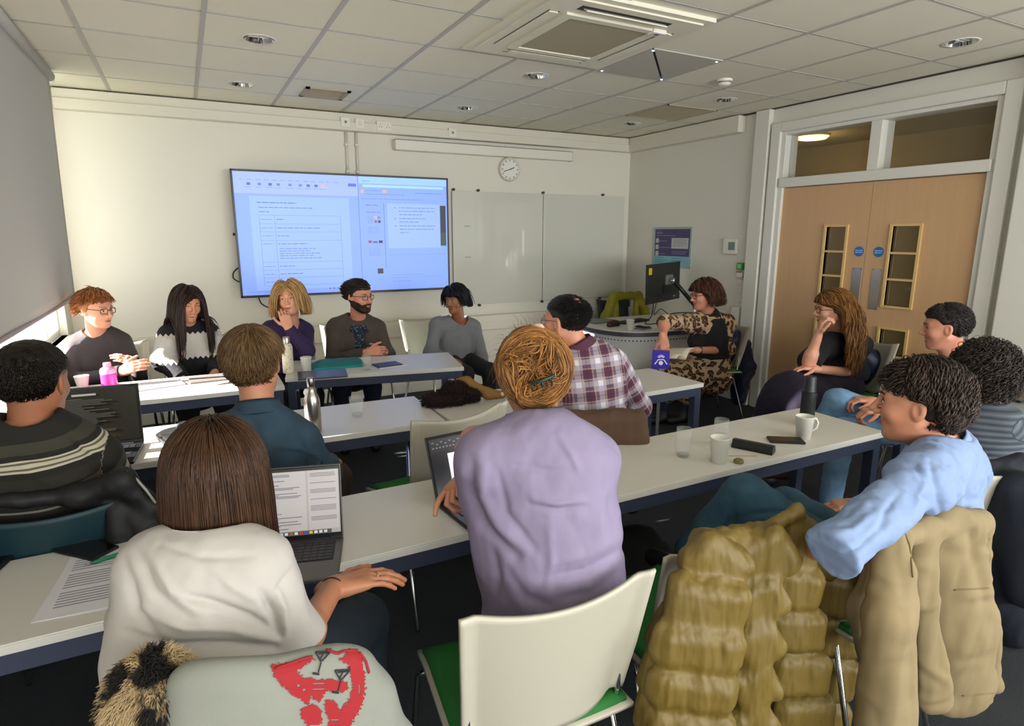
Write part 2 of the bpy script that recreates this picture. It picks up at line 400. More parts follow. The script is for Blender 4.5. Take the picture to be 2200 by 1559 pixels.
for y in ys[1:-1]:
    if ACR[2]+.1 < y < ACR[3]-.1: barpiece(True, y, XL, ACR[0], .016); barpiece(True, y, ACR[1], XR, .016)
    else: barpiece(True, y, XL, XR, .016)
obj('edge_angle', G().box((XL, YF-.03, ZC-.012), (XR, YF-.0, ZC)), M('shadow_gap', '#3a342c', .8), parent=ceil)
obj('edge_angle', G().box((XR-.02, YB, ZC-.012), (XR-.0, YF-.03, ZC)), M('shadow_gap'), parent=ceil)
# two dark vent tiles
def vent(x0, x1, y0, y1, label, n, frame=.03):
    v = thing('ceiling_vent', label, 'vent', ((x0+x1)/2, (y0+y1)/2, ZC-.01), group='ceiling vents')
    w, d = (x1-x0)/2, (y1-y0)/2; g_ = G()
    for a in ((-w, -d, w, -d+frame), (-w, d-frame, w, d), (-w, -d, -w+frame, d), (w-frame, -d, w, d)): g_.box((a[0], a[1], -.004), (a[2], a[3], .012))
    obj('frame', g_, M('vent_frame', '#a79c84', .6), parent=v)
    obj('backing', G().box((-w+frame, -d+frame, .008), (w-frame, d-frame, .014)), M('vent_dark', '#8f8468', .8), parent=v)
    me = mesh('slat', G().box((-w+frame, -.005, 0), (w-frame, .005, .008)), M('vent_slat', '#a99d84', .7))
    for k in range(n): obj('slat', me, None, parent=v, T=Matrix.Translation((0, -d+frame+(k+.5)*(2*d-2*frame)/n, .0)))
vent(3.80, 4.38, 4.33, 4.91, 'large square brown grille flush in the ceiling near the right wall', 28, .012)
vent(.94, 1.28, 5.13, 5.46, 'small rectangular cream grille in the ceiling above the screen', 10, .03)
# microphone array tile: two grey triangles and four lights
mic = thing('microphone_panel', 'flat grey ceiling panel with four small lights and a diagonal seam', 'microphone', (2.895, 3.42, ZC-.012))
m_mic = M('mic_cloth', '#b5b1a5', .9, bump=(400, .2, .001)); h = .292
obj('triangle_panel', G().prism([(-h, -h+.012), (h-.012, h), (-h, h)], 0, .02), m_mic, parent=mic)
obj('triangle_panel', G().prism([(-h+.012, -h), (h, -h), (h, h-.012)], 0, .02), m_mic, parent=mic)
obj('backing', G().box((-h, -h, .012), (h, h, .024)), M('shadow_gap'), parent=mic)
for sx, sy in ((-1, -1), (1, 1), (-1, 1), (1, -1)):
    obj('status_light', G().lathe([(.0075, -.003), (.0075, .002)], 10, (sx*(h-.03), sy*(h-.03), 0)), M('led_blue', '#cfe0ff', .4, emit='#a9c8ff', es=6), parent=mic)
# recessed downlights
def downlight():
    d = thing('downlight', 'x', 'light', (0, 0, 0))
    obj('rim', G().lathe([(.084, 0), (.098, -.002), (.1, .002), (.098, .006), (.084, .006)], 32, cap=False), m_plast, parent=d, smooth=True)
    obj('reflector', G().lathe([(.084, 0), (.075, .02), (.06, .045), (.035, .06), (.0, .062)], 24, cap=False), m_chrome, parent=d, smooth=True)
    for k in range(2): obj('lamp_tube', G().tube([(-.055, -.014+.028*k, .02), (.055, -.014+.028*k, .02)], .0085, 8), M('lamp_glass', '#e8e8e0', .3), parent=d, smooth=True)
    obj('divider', G().box((-.002, -.07, .005), (.002, .07, .04)), m_chrome, parent=d)
    return d
dl = [((.50, 4.07), 'recessed chrome downlight, largest, above the left of the room'), ((.50, 5.29), 'recessed chrome downlight in the ceiling above the left panelists'),
      ((2.34, 5.31), 'recessed chrome downlight above the clock, near the front wall'), ((2.32, 4.05), 'recessed chrome downlight just behind the air conditioner'),
      ((4.12, 4.00), 'recessed chrome downlight behind the smoke detector'), ((4.14, 2.22), 'recessed chrome downlight above the wooden doors, nearest the camera on the right'), ((4.14, 5.26), 'recessed chrome downlight deepest in the right front corner')]
d0 = downlight(); tile_hole = None
for i, ((x, y), lb) in enumerate(dl):
    if i == 0: d0.location = (x, y, ZC-.062-.006); d0['label'] = lb; d0['group'] = 'recessed downlights'
    else: dup(d0, (x, y, ZC-.062-.006), 0, lb, 'recessed downlights')
for o_ in [q for q in bpy.data.objects if q.name.startswith('downlight')]: o_.location.z = ZC-.003
# smoke detector
sd = thing('smoke_detector', 'round white smoke detector on the ceiling near the grey panel', 'smoke detector', (3.59, 3.50, ZC))
obj('base', G().lathe([(.052, 0), (.055, -.008), (.052, -.018), (.03, -.02)], 28), m_plast, parent=sd, auto=40)
obj('sensor_head', G().lathe([(.046, -.02), (.044, -.034), (.034, -.044), (.018, -.048), (.0, -.048)], 28, cap=False), m_plast, parent=sd, smooth=True)
obj('slot_ring', G().lathe([(.0465, -.022), (.0465, -.027)], 28, cap=False), m_dark, parent=sd)
# ---- ceiling cassette air conditioner
ac = thing('air_conditioner', 'large white ceiling cassette air conditioner with brown intake grille', 'air conditioner', (2.08, 3.115, ZC))
m_ac = M('ac_white', '#dcd7c4', .5)
x0, x1, y0, y1 = -.48, .48, -.515, .515
def ring(g_, a, b, z0, z1):      # rectangular ring between half-sizes a (outer) and b (inner)
    (ax, ay), (bx, by) = a, b
    for q in (((-ax, -ay), (ax, -by)), ((-ax, by), (ax, ay)), ((-ax, -by), (-bx, by)), ((bx, -by), (ax, by))): g_.box((q[0][0], q[0][1], z0), (q[1][0], q[1][1], z1))
g = G(); ring(g, (.49, .525), (.445, .48), -.022, 0); obj('outer_frame', g, m_ac, parent=ac)
g = G(); ring(g, (.445, .48), (.27, .29), -.03, -.012); obj('panel', g, m_ac, parent=ac)
g = G(); ring(g, (.30, .32), (.255, .275), -.042, -.028); obj('grille_frame', g, m_ac, parent=ac)
t = NT('intake_mesh'); c_ = t.mapping(t.coord(), (90, 90, 90)); v_ = t.vor(c_, 1, rand=.0)
t.l.new(t.ramp(v_.outputs[0], [(.2, S('#8a8069')), (.5, S('#aca28a'))]), t.b.inputs['Base Color']); t.b.inputs['Roughness'].default_value = .7; m_int = t.m
rc = []                                                     # rounded intake grille
for cx_, cy_, a0 in ((.215, .235, 0), (-.215, .235, 90), (-.215, -.235, 180), (.215, -.235, 270)):
    rc += [(cx_+.04*math.cos(math.radians(a0+q)), cy_+.04*math.sin(math.radians(a0+q))) for q in (0, 30, 60, 90)]
obj('intake_grille', G().prism(rc, -.036, -.02), m_int, parent=ac)
def flap(cx_, cy_, L, vert, tilt, dark):
    a = (.028, L/2) if vert else (L/2, .028)
    if dark: obj('air_slot', G().box((cx_-a[0], cy_-a[1], -.031), (cx_+a[0], cy_+a[1], -.0305)), m_dark, parent=ac)
    R_ = rot('Y', tilt) if vert else rot('X', tilt)
    obj('louvre', G().box((-a[0]*.9, -a[1]*.97, -.003), (a[0]*.9, a[1]*.97, .003), T=(R_, (cx_, cy_, -.034)), bev=.001), m_ac, parent=ac)
    g_ = G(); 
    if not dark:
        for s_ in (-1, 1):
            if vert: g_.box((cx_+s_*a[0]-.002, cy_-a[1], -.0315), (cx_+s_*a[0]+.002, cy_+a[1], -.03))
            else: g_.box((cx_-a[0], cy_+s_*a[1]-.002, -.0315), (cx_+a[0], cy_+s_*a[1]+.002, -.03))
        obj('slot_gap', g_, m_dark, parent=ac)
flap(-.365, 0, .62, True, 0, False); flap(.365, 0, .62, True, .1, False); flap(0, .39, .56, False, 0, False); flap(0, -.40, .56, False, .55, True)
obj('sensor_box', G().box((.24, -.33, -.05), (.33, -.27, -.028), bev=.006), m_plast, parent=ac)
obj('sensor_window', G().box((.268, -.315, -.052), (.292, -.295, -.049)), M('indigo_plastic', '#4b4a7c', .3), parent=ac)
# ---- trunking high on the front and right walls
def trunk(name, a, b, **kw): return G().box(a, b, bev=.006)
struct('trim_1', G().box((XL+.09, YF-.10, 2.575), (XR, YF, 2.655), bev=.006).box((XL+.09, YF-.085, 2.655), (XR, YF, 2.725), bev=.004), m_trunk)
struct('trim_2', G().box((XR-.10, 4.36, 2.575), (XR, YF-.1, 2.725), bev=.006), m_trunk)
struct('trim_4', G().box((XL, YF-.055, .61), (XR, YF, .775), bev=.008).box((XL, YF-.058, .69), (XR, YF-.054, .695)), m_trunk)
struct('trim_5', G().box((XR-.055, 4.25, .61), (XR, YF-.055, .775), bev=.008), m_trunk)
# pilaster beside the doors and the column at the right edge
struct('trim_6', G().box((XR-.06, 4.05, 0), (XR, 4.20, ZC-.01), bev=.004), m_wall2)
struct('trim_7', G().box((XR-.09, 1.86, 0), (XR, 2.08, ZC-.01), bev=.01).box((XR-.05, 1.5, 0), (XR, 1.62, 2.4), bev=.01), m_trim)
# ---- socket plates on the trunking
def plate(u, v, w, h_, name, label, cat, kind, grp=None):
    p = at(u, v, YF-.10); t_ = thing(name, label, cat, (p[0], YF-.10, p[2]), group=grp)
    obj('faceplate', G().box((-w/2, -.008, -h_/2), (w/2, 0, h_/2), bev=.003), m_plast, parent=t_)
    if kind == 'double':
        for s_ in (-1, 1):
            for q in ((0, .014), (-.011, -.008), (.011, -.008)): obj('pin_hole', G().box((s_*.036+q[0]-.0025, -.0088, q[1]-.004), (s_*.036+q[0]+.0025, -.0075, q[1]+.004)), m_dark, parent=t_)
            obj('rocker', G().box((s_*.014-.006, -.011, .018), (s_*.014+.006, -.008, .03), bev=.001), m_plast, parent=t_)
    elif kind == 'switch': obj('rocker', G().box((-.012, -.012, -.02), (.012, -.008, .02), bev=.002), m_trunk, parent=t_)
    else: obj('cable_outlet', G().lathe([(.012, 0), (.012, .003)], 12, (0, -.011, 0), T=rot('X', PI/2)), m_grey, parent=t_)
    return t_
plate(742, 262, .086, .086, 'blank_plate', 'plain square plate on the high trunking, left of the switch plate', 'plate', 'cable')
plate(773, 265, .086, .086, 'switch_plate', 'square switch plate on the high trunking above the screen', 'switch', 'switch')
plate(825, 271, .146, .086, 'double_socket', 'white double power socket on the high trunking', 'socket', 'double')
plate(972, 285, .086, .086, 'data_socket', 'small data socket plate on the high trunking left of the clock', 'socket', 'cable')
for u in (744, 766):
    p = at(u, 300, YF-.02); c_ = thing('conduit', 'thin %s vertical cable conduit above the screen' % ('left' if u == 744 else 'right'), 'conduit', (p[0], YF-.015, 2.1), group='cable conduits')
    obj('pipe', G().tube([(0, 0, .0), (0, 0, .475)], .0125, 10), m_trunk, parent=c_, smooth=True)
    for z in (.12, .36): obj('clip', G().box((-.02, -.016, z-.01), (.02, .015, z+.01), bev=.003), m_trunk, parent=c_)
# ---- roller projector screen case
scr = thing('screen_housing', 'long thin white projection screen case above the whiteboard', 'screen', (2.9, YF-.05, 2.47))
obj('case', G().box((-1.01, -.045, -.035), (1.01, .05, .06), bev=.008), m_plast, parent=scr)
obj('slot_line', G().box((-1.0, -.03, .06), (1.0, .03, .065)), m_dark, parent=scr)
obj('end_cap', G().box((1.005, -.048, -.04), (1.02, .05, .065), bev=.004), m_trunk, parent=scr)
# ---- clock
ck = thing('wall_clock', 'round white wall clock above the whiteboard', 'clock', (3.155, YF-.03, 2.315))
RX = rot('X', PI/2)
obj('case', G().lathe([(.118, -.03), (.124, .0), (.12, .018), (.108, .022), (.1, .01)], 40, T=RX, cap=False), m_trunk, parent=ck, smooth=True)
obj('face', G().lathe([(.108, -.005), (.108, .009)], 40, T=RX), M('clock_face', '#e6e4dc', .3), parent=ck)
for k in range(12):
    a = k*PI/6; obj('hour_mark', G().box((-.003, -.012, .082), (.003, -.009, .098), T=(rot('Y', a), (0, 0, 0))), m_dark, parent=ck)
obj('hour_hand', G().box((-.004, -.015, -.01), (.004, -.012, .055), T=(rot('Y', math.radians(68)), (0, 0, 0))), m_dark, parent=ck)
obj('minute_hand', G().box((-.003, -.018, -.014), (.003, -.015, .082), T=(rot('Y', math.radians(252)), (0, 0, 0))), m_dark, parent=ck)
# ---- glass whiteboard with studs
m_wb = M('whiteboard_glass', '#ccccc0', .12, coat=.6); wb = thing('whiteboard', 'wide pale glass whiteboard fixed with small round studs', 'whiteboard', (3.6, YF-.002, .9))
obj('glass_panel', G().box((2.49-3.6, -.03, 0), (3.572-3.6, -.02, 1.175), bev=.002), m_wb, parent=wb)
obj('glass_panel', G().box((3.58-3.6, -.03, 0), (4.70-3.6, -.02, 1.175), bev=.002), m_wb, parent=wb)
for x in (2.51, 2.79, 3.58, 4.39):
    for z in (2.09, .885):
        if x == 2.51 and z < 1: continue
        obj('stud', G().lathe([(.0, -.035), (.012, -.034), (.013, -.03), (.013, 0), (.008, 0)], 14, (x-3.6, 0, z-.9), T=np.array([[1, 0, 0], [0, 0, 1], [0, -1, 0.]])), M('stud_brown', '#4a3530', .4), parent=wb, smooth=True)
for z in (1.72, 1.40): obj('bracket_mark', G().box((2.62-3.6, -.033, z-.9), (2.69-3.6, -.03, z-.894)), m_grey, parent=wb)
# ---- windows on the left with blinds
m_wf = M('window_frame_white', '#e0e0d8', .4)
t = NT('pane_glass'); t.b.inputs['Base Color'].default_value = (1, 1, 1, 1); t.b.inputs['Roughness'].default_value = .02; t.b.inputs['Alpha'].default_value = .12; m_pane = t.m
w = struct('window_1', G().box((XL-.12, WY0, WZ0), (XL-.05, WY1, WZ0+.05), bev=.006).box((XL-.12, WY0, WZ1-.05), (XL-.05, WY1, WZ1), bev=.006), m_wf)
nm = 12
for k in range(nm+1):
    y = WY0+(WY1-WY0)*k/nm; wd_ = .035 if k % 2 else .055
    obj('mullion', G().box((XL-.12, y-wd_/2, WZ0+.05), (XL-.05, y+wd_/2, WZ1-.05), bev=.006), m_wf, parent=w)
    if k < nm: obj('pane', G().box((XL-.09, y+.02, WZ0+.05), (XL-.084, y+(WY1-WY0)/nm-.02, WZ1-.05)), m_pane, parent=w)
obj('window_sill', G().box((XL-.05, WY0-.02, WZ0-.03), (XL+.10, WY1+.02, WZ0), bev=.008), m_trim, parent=w)
m_blind = M('blind_fabric', '#b3b1ab', .85, bump=(500, .08, .001))
def blind(y0, y1, zb, label):
    b = thing('roller_blind', label, 'blind', (XL+.16, (y0+y1)/2, ZC), group='roller blinds'); L = (y1-y0)/2; nz = 24
    def fn(u, v):
        z = -.05-(ZC-zb-.05)*v; return (-.028*v+.0035*math.sin(u*9+v*3), -L+2*L*u, z)
    obj('fabric', G().sheet(fn, 20, nz, .0015), m_blind, parent=b, smooth=True)
    obj('roller', G().tube([(0, -L-.02, -.045), (0, L+.02, -.045)], .035, 16), m_blind, parent=b, smooth=True)
    obj('bottom_bar', G().tube([(-.028, -L, -(ZC-zb)), (-.028, L, -(ZC-zb))], .011, 8), M('blind_bar', '#9b8f92', .5), parent=b, smooth=True)
    obj('bracket', G().box((-.03, L+.02, -.09), (.03, L+.03, 0)), m_trim, parent=b); obj('bracket', G().box((-.03, -L-.03, -.09), (.03, -L-.02, 0)), m_trim, parent=b)
blind(2.92, 5.42, 1.195, 'grey roller blind, the far one, half way down with bright window below')
blind(.2, 2.90, .83, 'grey roller blind, the near one, lowered almost to the sill')
# bright sky and pale building outside, far away
struct('ground', G().box((-60, -40, -3.2), (XL-.4, 60, -3)), M('outside_ground', '#7d8272', .9))
ob = thing('building', 'pale building outside the window seen under the blind', 'building', (-16, 16, -3))
obj('wall', G().box((-2, -9, 0), (2, 9, 7.0)), M('outside_wall', '#cfc6b4', .8), parent=ob)
obj('roof', G().box((-2.2, -9.2, 7), (2.2, 9.2, 7.3)), M('outside_roof', '#6f6b66', .8), parent=ob)
for k in range(6):
    for z in (1.2, 4.2): obj('window', G().box((2, -8+k*2.8, z), (2.04, -6.6+k*2.8, z+1.5)), M('outside_window', '#5c666e', .2), parent=ob)
# ---- double doors, transom and corridor
t = NT('door_wood'); c_ = t.coord(); n_ = t.noise(t.mapping(c_, (14, 14, .7)), 3, 6, .6); n2 = t.noise(c_, 1.2, 2)
t.l.new(t.mix(t.math('MULTIPLY', n_, .8), S('#d2ab80'), S('#c39a6c')), t.b.inputs['Base Color']); t.b.inputs['Roughness'].default_value = .42; m_door = t.m
m_bead = M('beading_wood', '#d9b878', .4); m_frame = m_trim
X = XR; yS = 3.065                                   # seam between the leaves
df = G()
df.box((X-.045, DY0-.10, 0), (X+.02, DY0+.0, DZ+.08), bev=.008).box((X-.045, DY1, 0), (X+.02, DY1+.10, DZ+.08), bev=.008)
df.box((X-.045, DY0, DZ), (X+.02, DY1, DZ+.08), bev=.008)
df.box((X-.02, DY1-.045, 0), (X+.14, DY1, DZ), bev=.004).box((X-.02, DY0, 0), (X+.14, DY0+.045, DZ), bev=.004).box((X-.018, DY0+.045, DZ-.03), (X+.14, DY1-.045, DZ), bev=.004)
df.box((X-.04, DY0+.02, 2.045), (X+.14, DY1-.02, 2.125), bev=.006).box((X-.02, 3.03, 2.125), (X+.14, 3.12, DZ-.03), bev=.005)
struct('trim_8', df, m_frame)
t = NT('borrowed_light_glass'); t.b.inputs['Base Color'].default_value = (.35, .3, .2, 1); t.b.inputs['Roughness'].default_value = .03; t.b.inputs['Alpha'].default_value = .14; m_glass_d = t.m
w2 = struct('window_2', G().box((X+.05, 3.12, 2.125), (X+.056, DY1-.045, DZ-.03)), m_glass_d)
w3 = struct('window_3', G().box((X+.05, DY0+.045, 2.125), (X+.056, 3.03, DZ-.03)), m_glass_d)
def leaf(name, y0, y1, vy0, vy1, low):
    # leaf split round its openings: long vision panel vz 1.09..1.70 and a low panel
    ops = [(vy0, vy1, 1.10, 1.70), (vy0, vy1, .72, .915)] if low else [(vy0, vy1, 1.10, 1.70), (vy0, vy1, .72, .915)]
    g_ = G(); g_.box((X+.01, y0, .008), (X+.055, vy0, 2.04)).box((X+.01, vy1, .008), (X+.055, y1, 2.04))
    g_.box((X+.01, vy0, 1.70), (X+.055, vy1, 2.04)).box((X+.01, vy0, .915), (X+.055, vy1, 1.10)).box((X+.01, vy0, .008), (X+.055, vy1, .72))
    d = struct(name, g_, m_door)
    for a, b, z0, z1 in ops:
        bd = G(); e = .018
        bd.box((X-.006, a-e, z0-e), (X+.06, a, z1+e)).box((X-.006, b, z0-e), (X+.06, b+e, z1+e)).box((X-.006, a, z0-e), (X+.06, b, z0)).box((X-.006, a, z1), (X+.06, b, z1+e))
        o = obj('glazing_bead', bd, m_bead, parent=d)
        if z1 > 1:
            for k in (1, 2): zz = z1-(z1-z0)*k/3+.0; obj('glazing_bar', G().box((X-.004, a, zz-.008), (X+.058, b, zz+.008)), m_bead, parent=d)
            for k in range(3): obj('pane', G().box((X+.03, a, z0+(z1-z0)*k/3), (X+.035, b, z0+(z1-z0)*(k+1)/3-.001)), m_glass_d, parent=d)
        else: obj('pane', G().box((X+.03, a, z0), (X+.035, b, z1)), m_glass_d, parent=d)
    return d
dL = leaf('door_1', yS+.0015, DY1-.045, 3.245, 3.425, False); dR = leaf('door_2', DY0+.045, yS-.0015, 2.67, 2.87, True)
m_blue = M('sign_blue', '#1470b8', .4); m_wt = M('sign_white', '#e8ecf0', .4)
def text(s, size, name, mat, parent, loc, rot_, ext=.0004, align='CENTER', label=None):
    c = bpy.data.curves.new(name, 'FONT'); c.body = s; c.size = size; c.align_x = align; c.align_y = 'CENTER'; c.extrude = ext; c.resolution_u = 2
    o = bpy.data.objects.new(name, c); COL.objects.link(o); dg = bpy.context.evaluated_depsgraph_get(); dg.update()
    me = bpy.data.meshes.new_from_object(o.evaluated_get(dg)); bpy.data.objects.remove(o); me.materials.clear(); me.materials.append(mat)
    o = obj(name, me, None, parent=parent); o.location = loc; o.rotation_euler = rot_; return o
for y, d, lb in ((3.12, dL, 'left'), (2.96, dR, 'right')):
    s_ = thing('fire_door_sign', 'round blue fire door sign on the %s door leaf' % lb, 'sign', (X+.009, y, 1.505), group='fire door signs')
    obj('disc', G().lathe([(.040, 0), (.040, .002)], 28, T=rot('Y', -PI/2)), m_blue, parent=s_)
    text('FIRE DOOR', .0125, 'lettering', m_wt, s_, (-.0026, 0, .008), (PI/2, 0, -PI/2)); text('KEEP SHUT', .0125, 'lettering', m_wt, s_, (-.0026, 0, -.008), (PI/2, 0, -PI/2))
    pl = obj('push_plate', G().box((X+.005, y-.046, 1.055), (X+.010, y+.034, 1.375), bev=.002), m_steel, parent=d)
    for zz in (1.365, 1.065):
        for yy in (-.036, .024): obj('screw', G().lathe([(.004, 0), (.004, .002)], 8, (X+.004, y+yy, zz), T=rot('Y', -PI/2)), m_grey, parent=pl)
# corridor beyond
m_cor = M('corridor_wall', '#8f7c4c', .8); m_cor2 = M('corridor_ceiling', '#94814e', .8)
g = G().box((X+2.3, .2, 0), (X+2.4, 6.5, 2.75)).box((X+.14, .1, 0), (X+2.3, .2, 2.75)).box((X+.14, 6.4, 0), (X+2.3, 6.5, 2.75))
struct('wall_corridor', g, m_cor); struct('ceiling_corridor', G().box((X+.14, .2, 2.70), (X+2.3, 6.4, 2.76)), m_cor2); struct('floor_corridor', G().box((X+.14, .2, -.06), (X+2.3, 6.4, -.001)), m_carpet)
p = atz(1745, 298, 2.66)
cl = thing('corridor_light', 'round glowing yellow ceiling light seen through the transom window', 'light', (p[0], p[1], 2.70))
obj('diffuser', G().lathe([(.16, 0), (.165, -.02), (.14, -.045), (.06, -.055), (0, -.056)], 32, cap=False), M('lamp_glow', '#ffe9a0', .5, emit='#ffd97a', es=5), parent=cl, smooth=True)
obj('base_ring', G().lathe([(.17, 0), (.175, -.01), (.165, -.02)], 32, cap=False), m_plast, parent=cl)
ld = bpy.data.lights.new('corridor_lamp', 'POINT'); ld.energy = 9; ld.color = (1, .82, .5); ld.shadow_soft_size = .15
lo = bpy.data.objects.new('corridor_lamp', ld); COL.objects.link(lo); lo.location = (p[0], p[1], 2.58)
# posters in the corridor seen through the right leaf's glass
for i, (y, z, w_, h_, lb) in enumerate(((2.35, 1.60, .30, .42, 'larger pale poster on the corridor wall seen through the door glass'), (2.2, 1.33, .22, .12, 'small pale notice on the corridor wall seen through the door glass'))):
    ps = thing('corridor_poster', lb, 'poster', (X+2.295, y-.1*i, z))
    obj('sheet', G().box((-.004, -w_/2, -h_/2), (0, w_/2, h_/2)), M('paper_cream', '#cfc49a', .7), parent=ps)
    for k in range(6 if i == 0 else 2): obj('text_line', G().box((-.005, -w_*.4, h_*.35-k*.055), (-.004, w_*(.1+.05*(k % 4)), h_*.35-k*.055+.008)), m_grey, parent=ps)
# ---- things on the right wall
def rwall(u, v): p_ = atx(u, v, XR); return p_[1], p_[2]
# lectern instruction sign
y0, z1 = rwall(1406, 488); y1, z0 = rwall(1485, 577)
sg = thing('notice_board', 'framed purple and pale blue instruction poster on the right wall', 'sign', (XR, (y0+y1)/2, (z0+z1)/2)); hw = abs(y0-y1)/2; hh = (z1-z0)/2
obj('backing_panel', G().box((-.012, -hw, -hh), (0, hw, hh), bev=.003), M('sign_frame', '#a4b0ac', .3, metal=.2), parent=sg)
def rr(name, a, b, c, d, mt, x=.0135): return obj(name, G().box((-x, -(b-.5)*2*hw, (1-2*d)*hh), (-.012, -(a-.5)*2*hw, (1-2*c)*hh)), mt, parent=sg)
rr('purple_field', .06, .95, .05, .72, M('sign_purple', '#443a68', .4)); rr('blue_field', .06, .95, .72, .96, M('sign_cyan', '#7fb4c2', .4))
for k, c_ in enumerate((.28, .44, .60)): rr('icon_box', .085, .165, c_, c_+.115, M('sign_pale', '#b9bab6', .4), .0142)
rr('white_box', .50, .92, .27, .53, M('sign_pale'), .0142)
m_lav = M('sign_lavender', '#8d86a8', .4)
obj('title_box', G(), m_lav, parent=sg) if False else None
rr('text_line', .10, .26, .09, .095, m_lav, .0142)
for a, b, c_ in ((.10, .26, .125), (.10, .26, .15), (.10, .60, .205), (.18, .38, .34), (.18, .48, .50), (.18, .34, .66), (.55, .88, .31), (.55, .85, .36), (.55, .88, .41), (.55, .80, .46), (.52, .90, .60), (.52, .86, .65)):
    rr('text_line', a, b, c_, c_+.014, m_lav, .0146)
for a, b, c_ in ((.08, .30, .76), (.08, .36, .82), (.08, .28, .87), (.52, .76, .76), (.52, .80, .82), (.55, .74, .87)): rr('text_line', a, b, c_, c_+.016, M('sign_teal', '#4c8aa0', .4), .0146)
# thermostat
y, z = rwall(1572, 529)
th = thing('thermostat', 'small white square thermostat with a grey display on the right wall', 'thermostat', (XR, y, z))
obj('body', G().box((-.03, -.085, -.075), (0, .085, .075), bev=.006), m_plast, parent=th); obj('display', G().box((-.032, -.065, -.035), (-.029, .015, .042)), M('lcd', '#6d807c', .2), parent=th)
y, z = 4.285, 1.335
gb = thing('exit_button', 'green door release button by the pilaster', 'button', (XR, y, z)); obj('box', G().box((-.035, -.035, -.035), (0, .035, .035), bev=.004), M('exit_green', '#3f9b45', .4), parent=gb); obj('push_pad', G().box((-.039, -.02, -.02), (-.034, .02, .02), bev=.003), M('exit_green2', '#8cc98a', .4), parent=gb)
ca = thing('key_switch', 'small white switch box with a dark red bar below the green button', 'switch', (XR, y, 1.255)); obj('box', G().box((-.03, -.035, -.03), (0, .035, .03), bev=.004), m_plast, parent=ca); obj('red_bar', G().box((-.032, -.033, .022), (-.029, .033, .03)), M('dark_red', '#6b3b38', .5), parent=ca)
for z, lb in ((1.16, 'upper'), (1.07, 'middle'), (.985, 'lower')):
    sw = thing('light_switch', '%s of the three white switch plates stacked beside the pilaster' % lb, 'switch', (XR, y, z), group='stacked switch plates')
    obj('faceplate', G().box((-.01, -.043, -.04), (0, .043, .04), bev=.003), m_plast, parent=sw)
    for k in (-.015, .015): obj('rocker', G().box((-.014, k-.01, -.02), (-.01, k+.01, .02), bev=.002), m_trunk, parent=sw)
struct('trim_9', G().box((XR-.05, 4.235, .58), (XR, 4.335, .94), bev=.006), m_plast)
# ---- wall screen
TX0, TX1, TZ0, TZ1 = .41, 2.395, 1.085, 2.185
tv = thing('wall_display', 'large wall mounted display showing documents with text', 'screen', ((TX0+TX1)/2, YF-.13, (TZ0+TZ1)/2)); tw, th_ = (TX1-TX0)/2, (TZ1-TZ0)/2
bz = G(); e = .016
bz.box((-tw, -.03, -th_), (tw, -.0, -th_+e*1.3), bev=.003).box((-tw, -.03, th_-e), (tw, 0, th_), bev=.003).box((-tw, -.03, -th_), (-tw+e, 0, th_), bev=.003).box((tw-e, -.03, -th_), (tw, 0, th_), bev=.003)
obj('bezel', bz, M('bezel_black', '#15131f', .3), parent=tv)
obj('rear_case', G().box((-tw+.01, -.008, -th_+.01), (tw-.01, .05, th_-.01), bev=.01), m_dark, parent=tv)
obj('wall_bracket', G().box((-.35, .05, -.2), (.35, .13, .2)), m_dark, parent=tv)
def em(name, col, s): return M(name, col, .4, emit=col, es=s)
ES = .46
m_s0 = em('screen_blue', '#86a8ff', ES); m_s1 = em('screen_page', '#94b6ff', ES); m_s2 = em('screen_bar', '#9fb6ff', ES); m_sl = em('screen_line', '#6f88d8', ES*.8); m_st = em('screen_text', '#5a6cc0', ES*.75)
m_sv = em('screen_violet', '#5a62e0', ES); m_so = em('screen_orange', '#f0b070', ES); m_sr = em('screen_red', '#a0586c', ES*.7); m_sk = em('screen_dark', '#3c3a4c', ES*.3); m_sg_ = em('screen_olive', '#4a5a3a', ES*.3)
scn = obj('panel', G().box((-tw+e, -.024, -th_+e), (tw-e, -.006, th_-e)), m_s0, parent=tv)
lvl = {}
layers = {}
def sr(a, b, c, d, mt, lv=1):         # rectangle in screen fractions, collected by material
    g_ = layers.setdefault((mt.name, lv), (G(), mt))[0]; W2, H2 = tw-e, th_-e
    g_.box((-W2+2*W2*a, -.024-.0004*lv, H2-2*H2*d), (-W2+2*W2*b, -.0238, H2-2*H2*c))
rs = random.Random(3)
def words(a, b, c, hgt=.008, mt=None, lv=3, gap=.004):
    x = a
    while x < b:
        w_ = rs.uniform(.008, .03); w_ = min(w_, b-x)
        sr(x, x+w_, c+hgt*.2, c+hgt*.75, mt or m_st, lv); x += w_+gap
sr(.0, .545, .0, .17, m_s2); sr(.06, .50, .19, .955, m_s1)          # left window: ribbon and page
for k in range(13): words(.025+k*.034, .025+k*.034+.022, .058, .007, m_sl)
for k, x in enumerate((.055, .10, .145, .18, .23, .275, .31, .345, .375)):
    sr(x, x+.015, .085, .105, m_st if k in (0, 2, 6, 7) else m_sl, 2); words(x-.008, x+.02, .118, .006, m_sl)
sr(.375, .39, .085, .11, m_so, 3); sr(.50, .538, .065, .09, m_sv, 2)
words(.09, .26, .235, .011); words(.095, .33, .275, .009); words(.095, .14, .31, .009)
rows = [.34, .41, .475, .545, .725, .79, .855, .92]; X0, X1 = .095, .455
for z in rows: sr(X0, X1, z, z+.0022, m_sl, 2)
for x in (X0, .16, X1): sr(x, x+.0014, .34, .92, m_sl, 2)
for z, n in ((.37, .03), (.44, .19), (.505, .05), (.57, .13), (.755, .07), (.82, .10), (.885, .07)):
    words(.102, .15, z, .009, m_sl); words(.168, .168+n, z, .009)
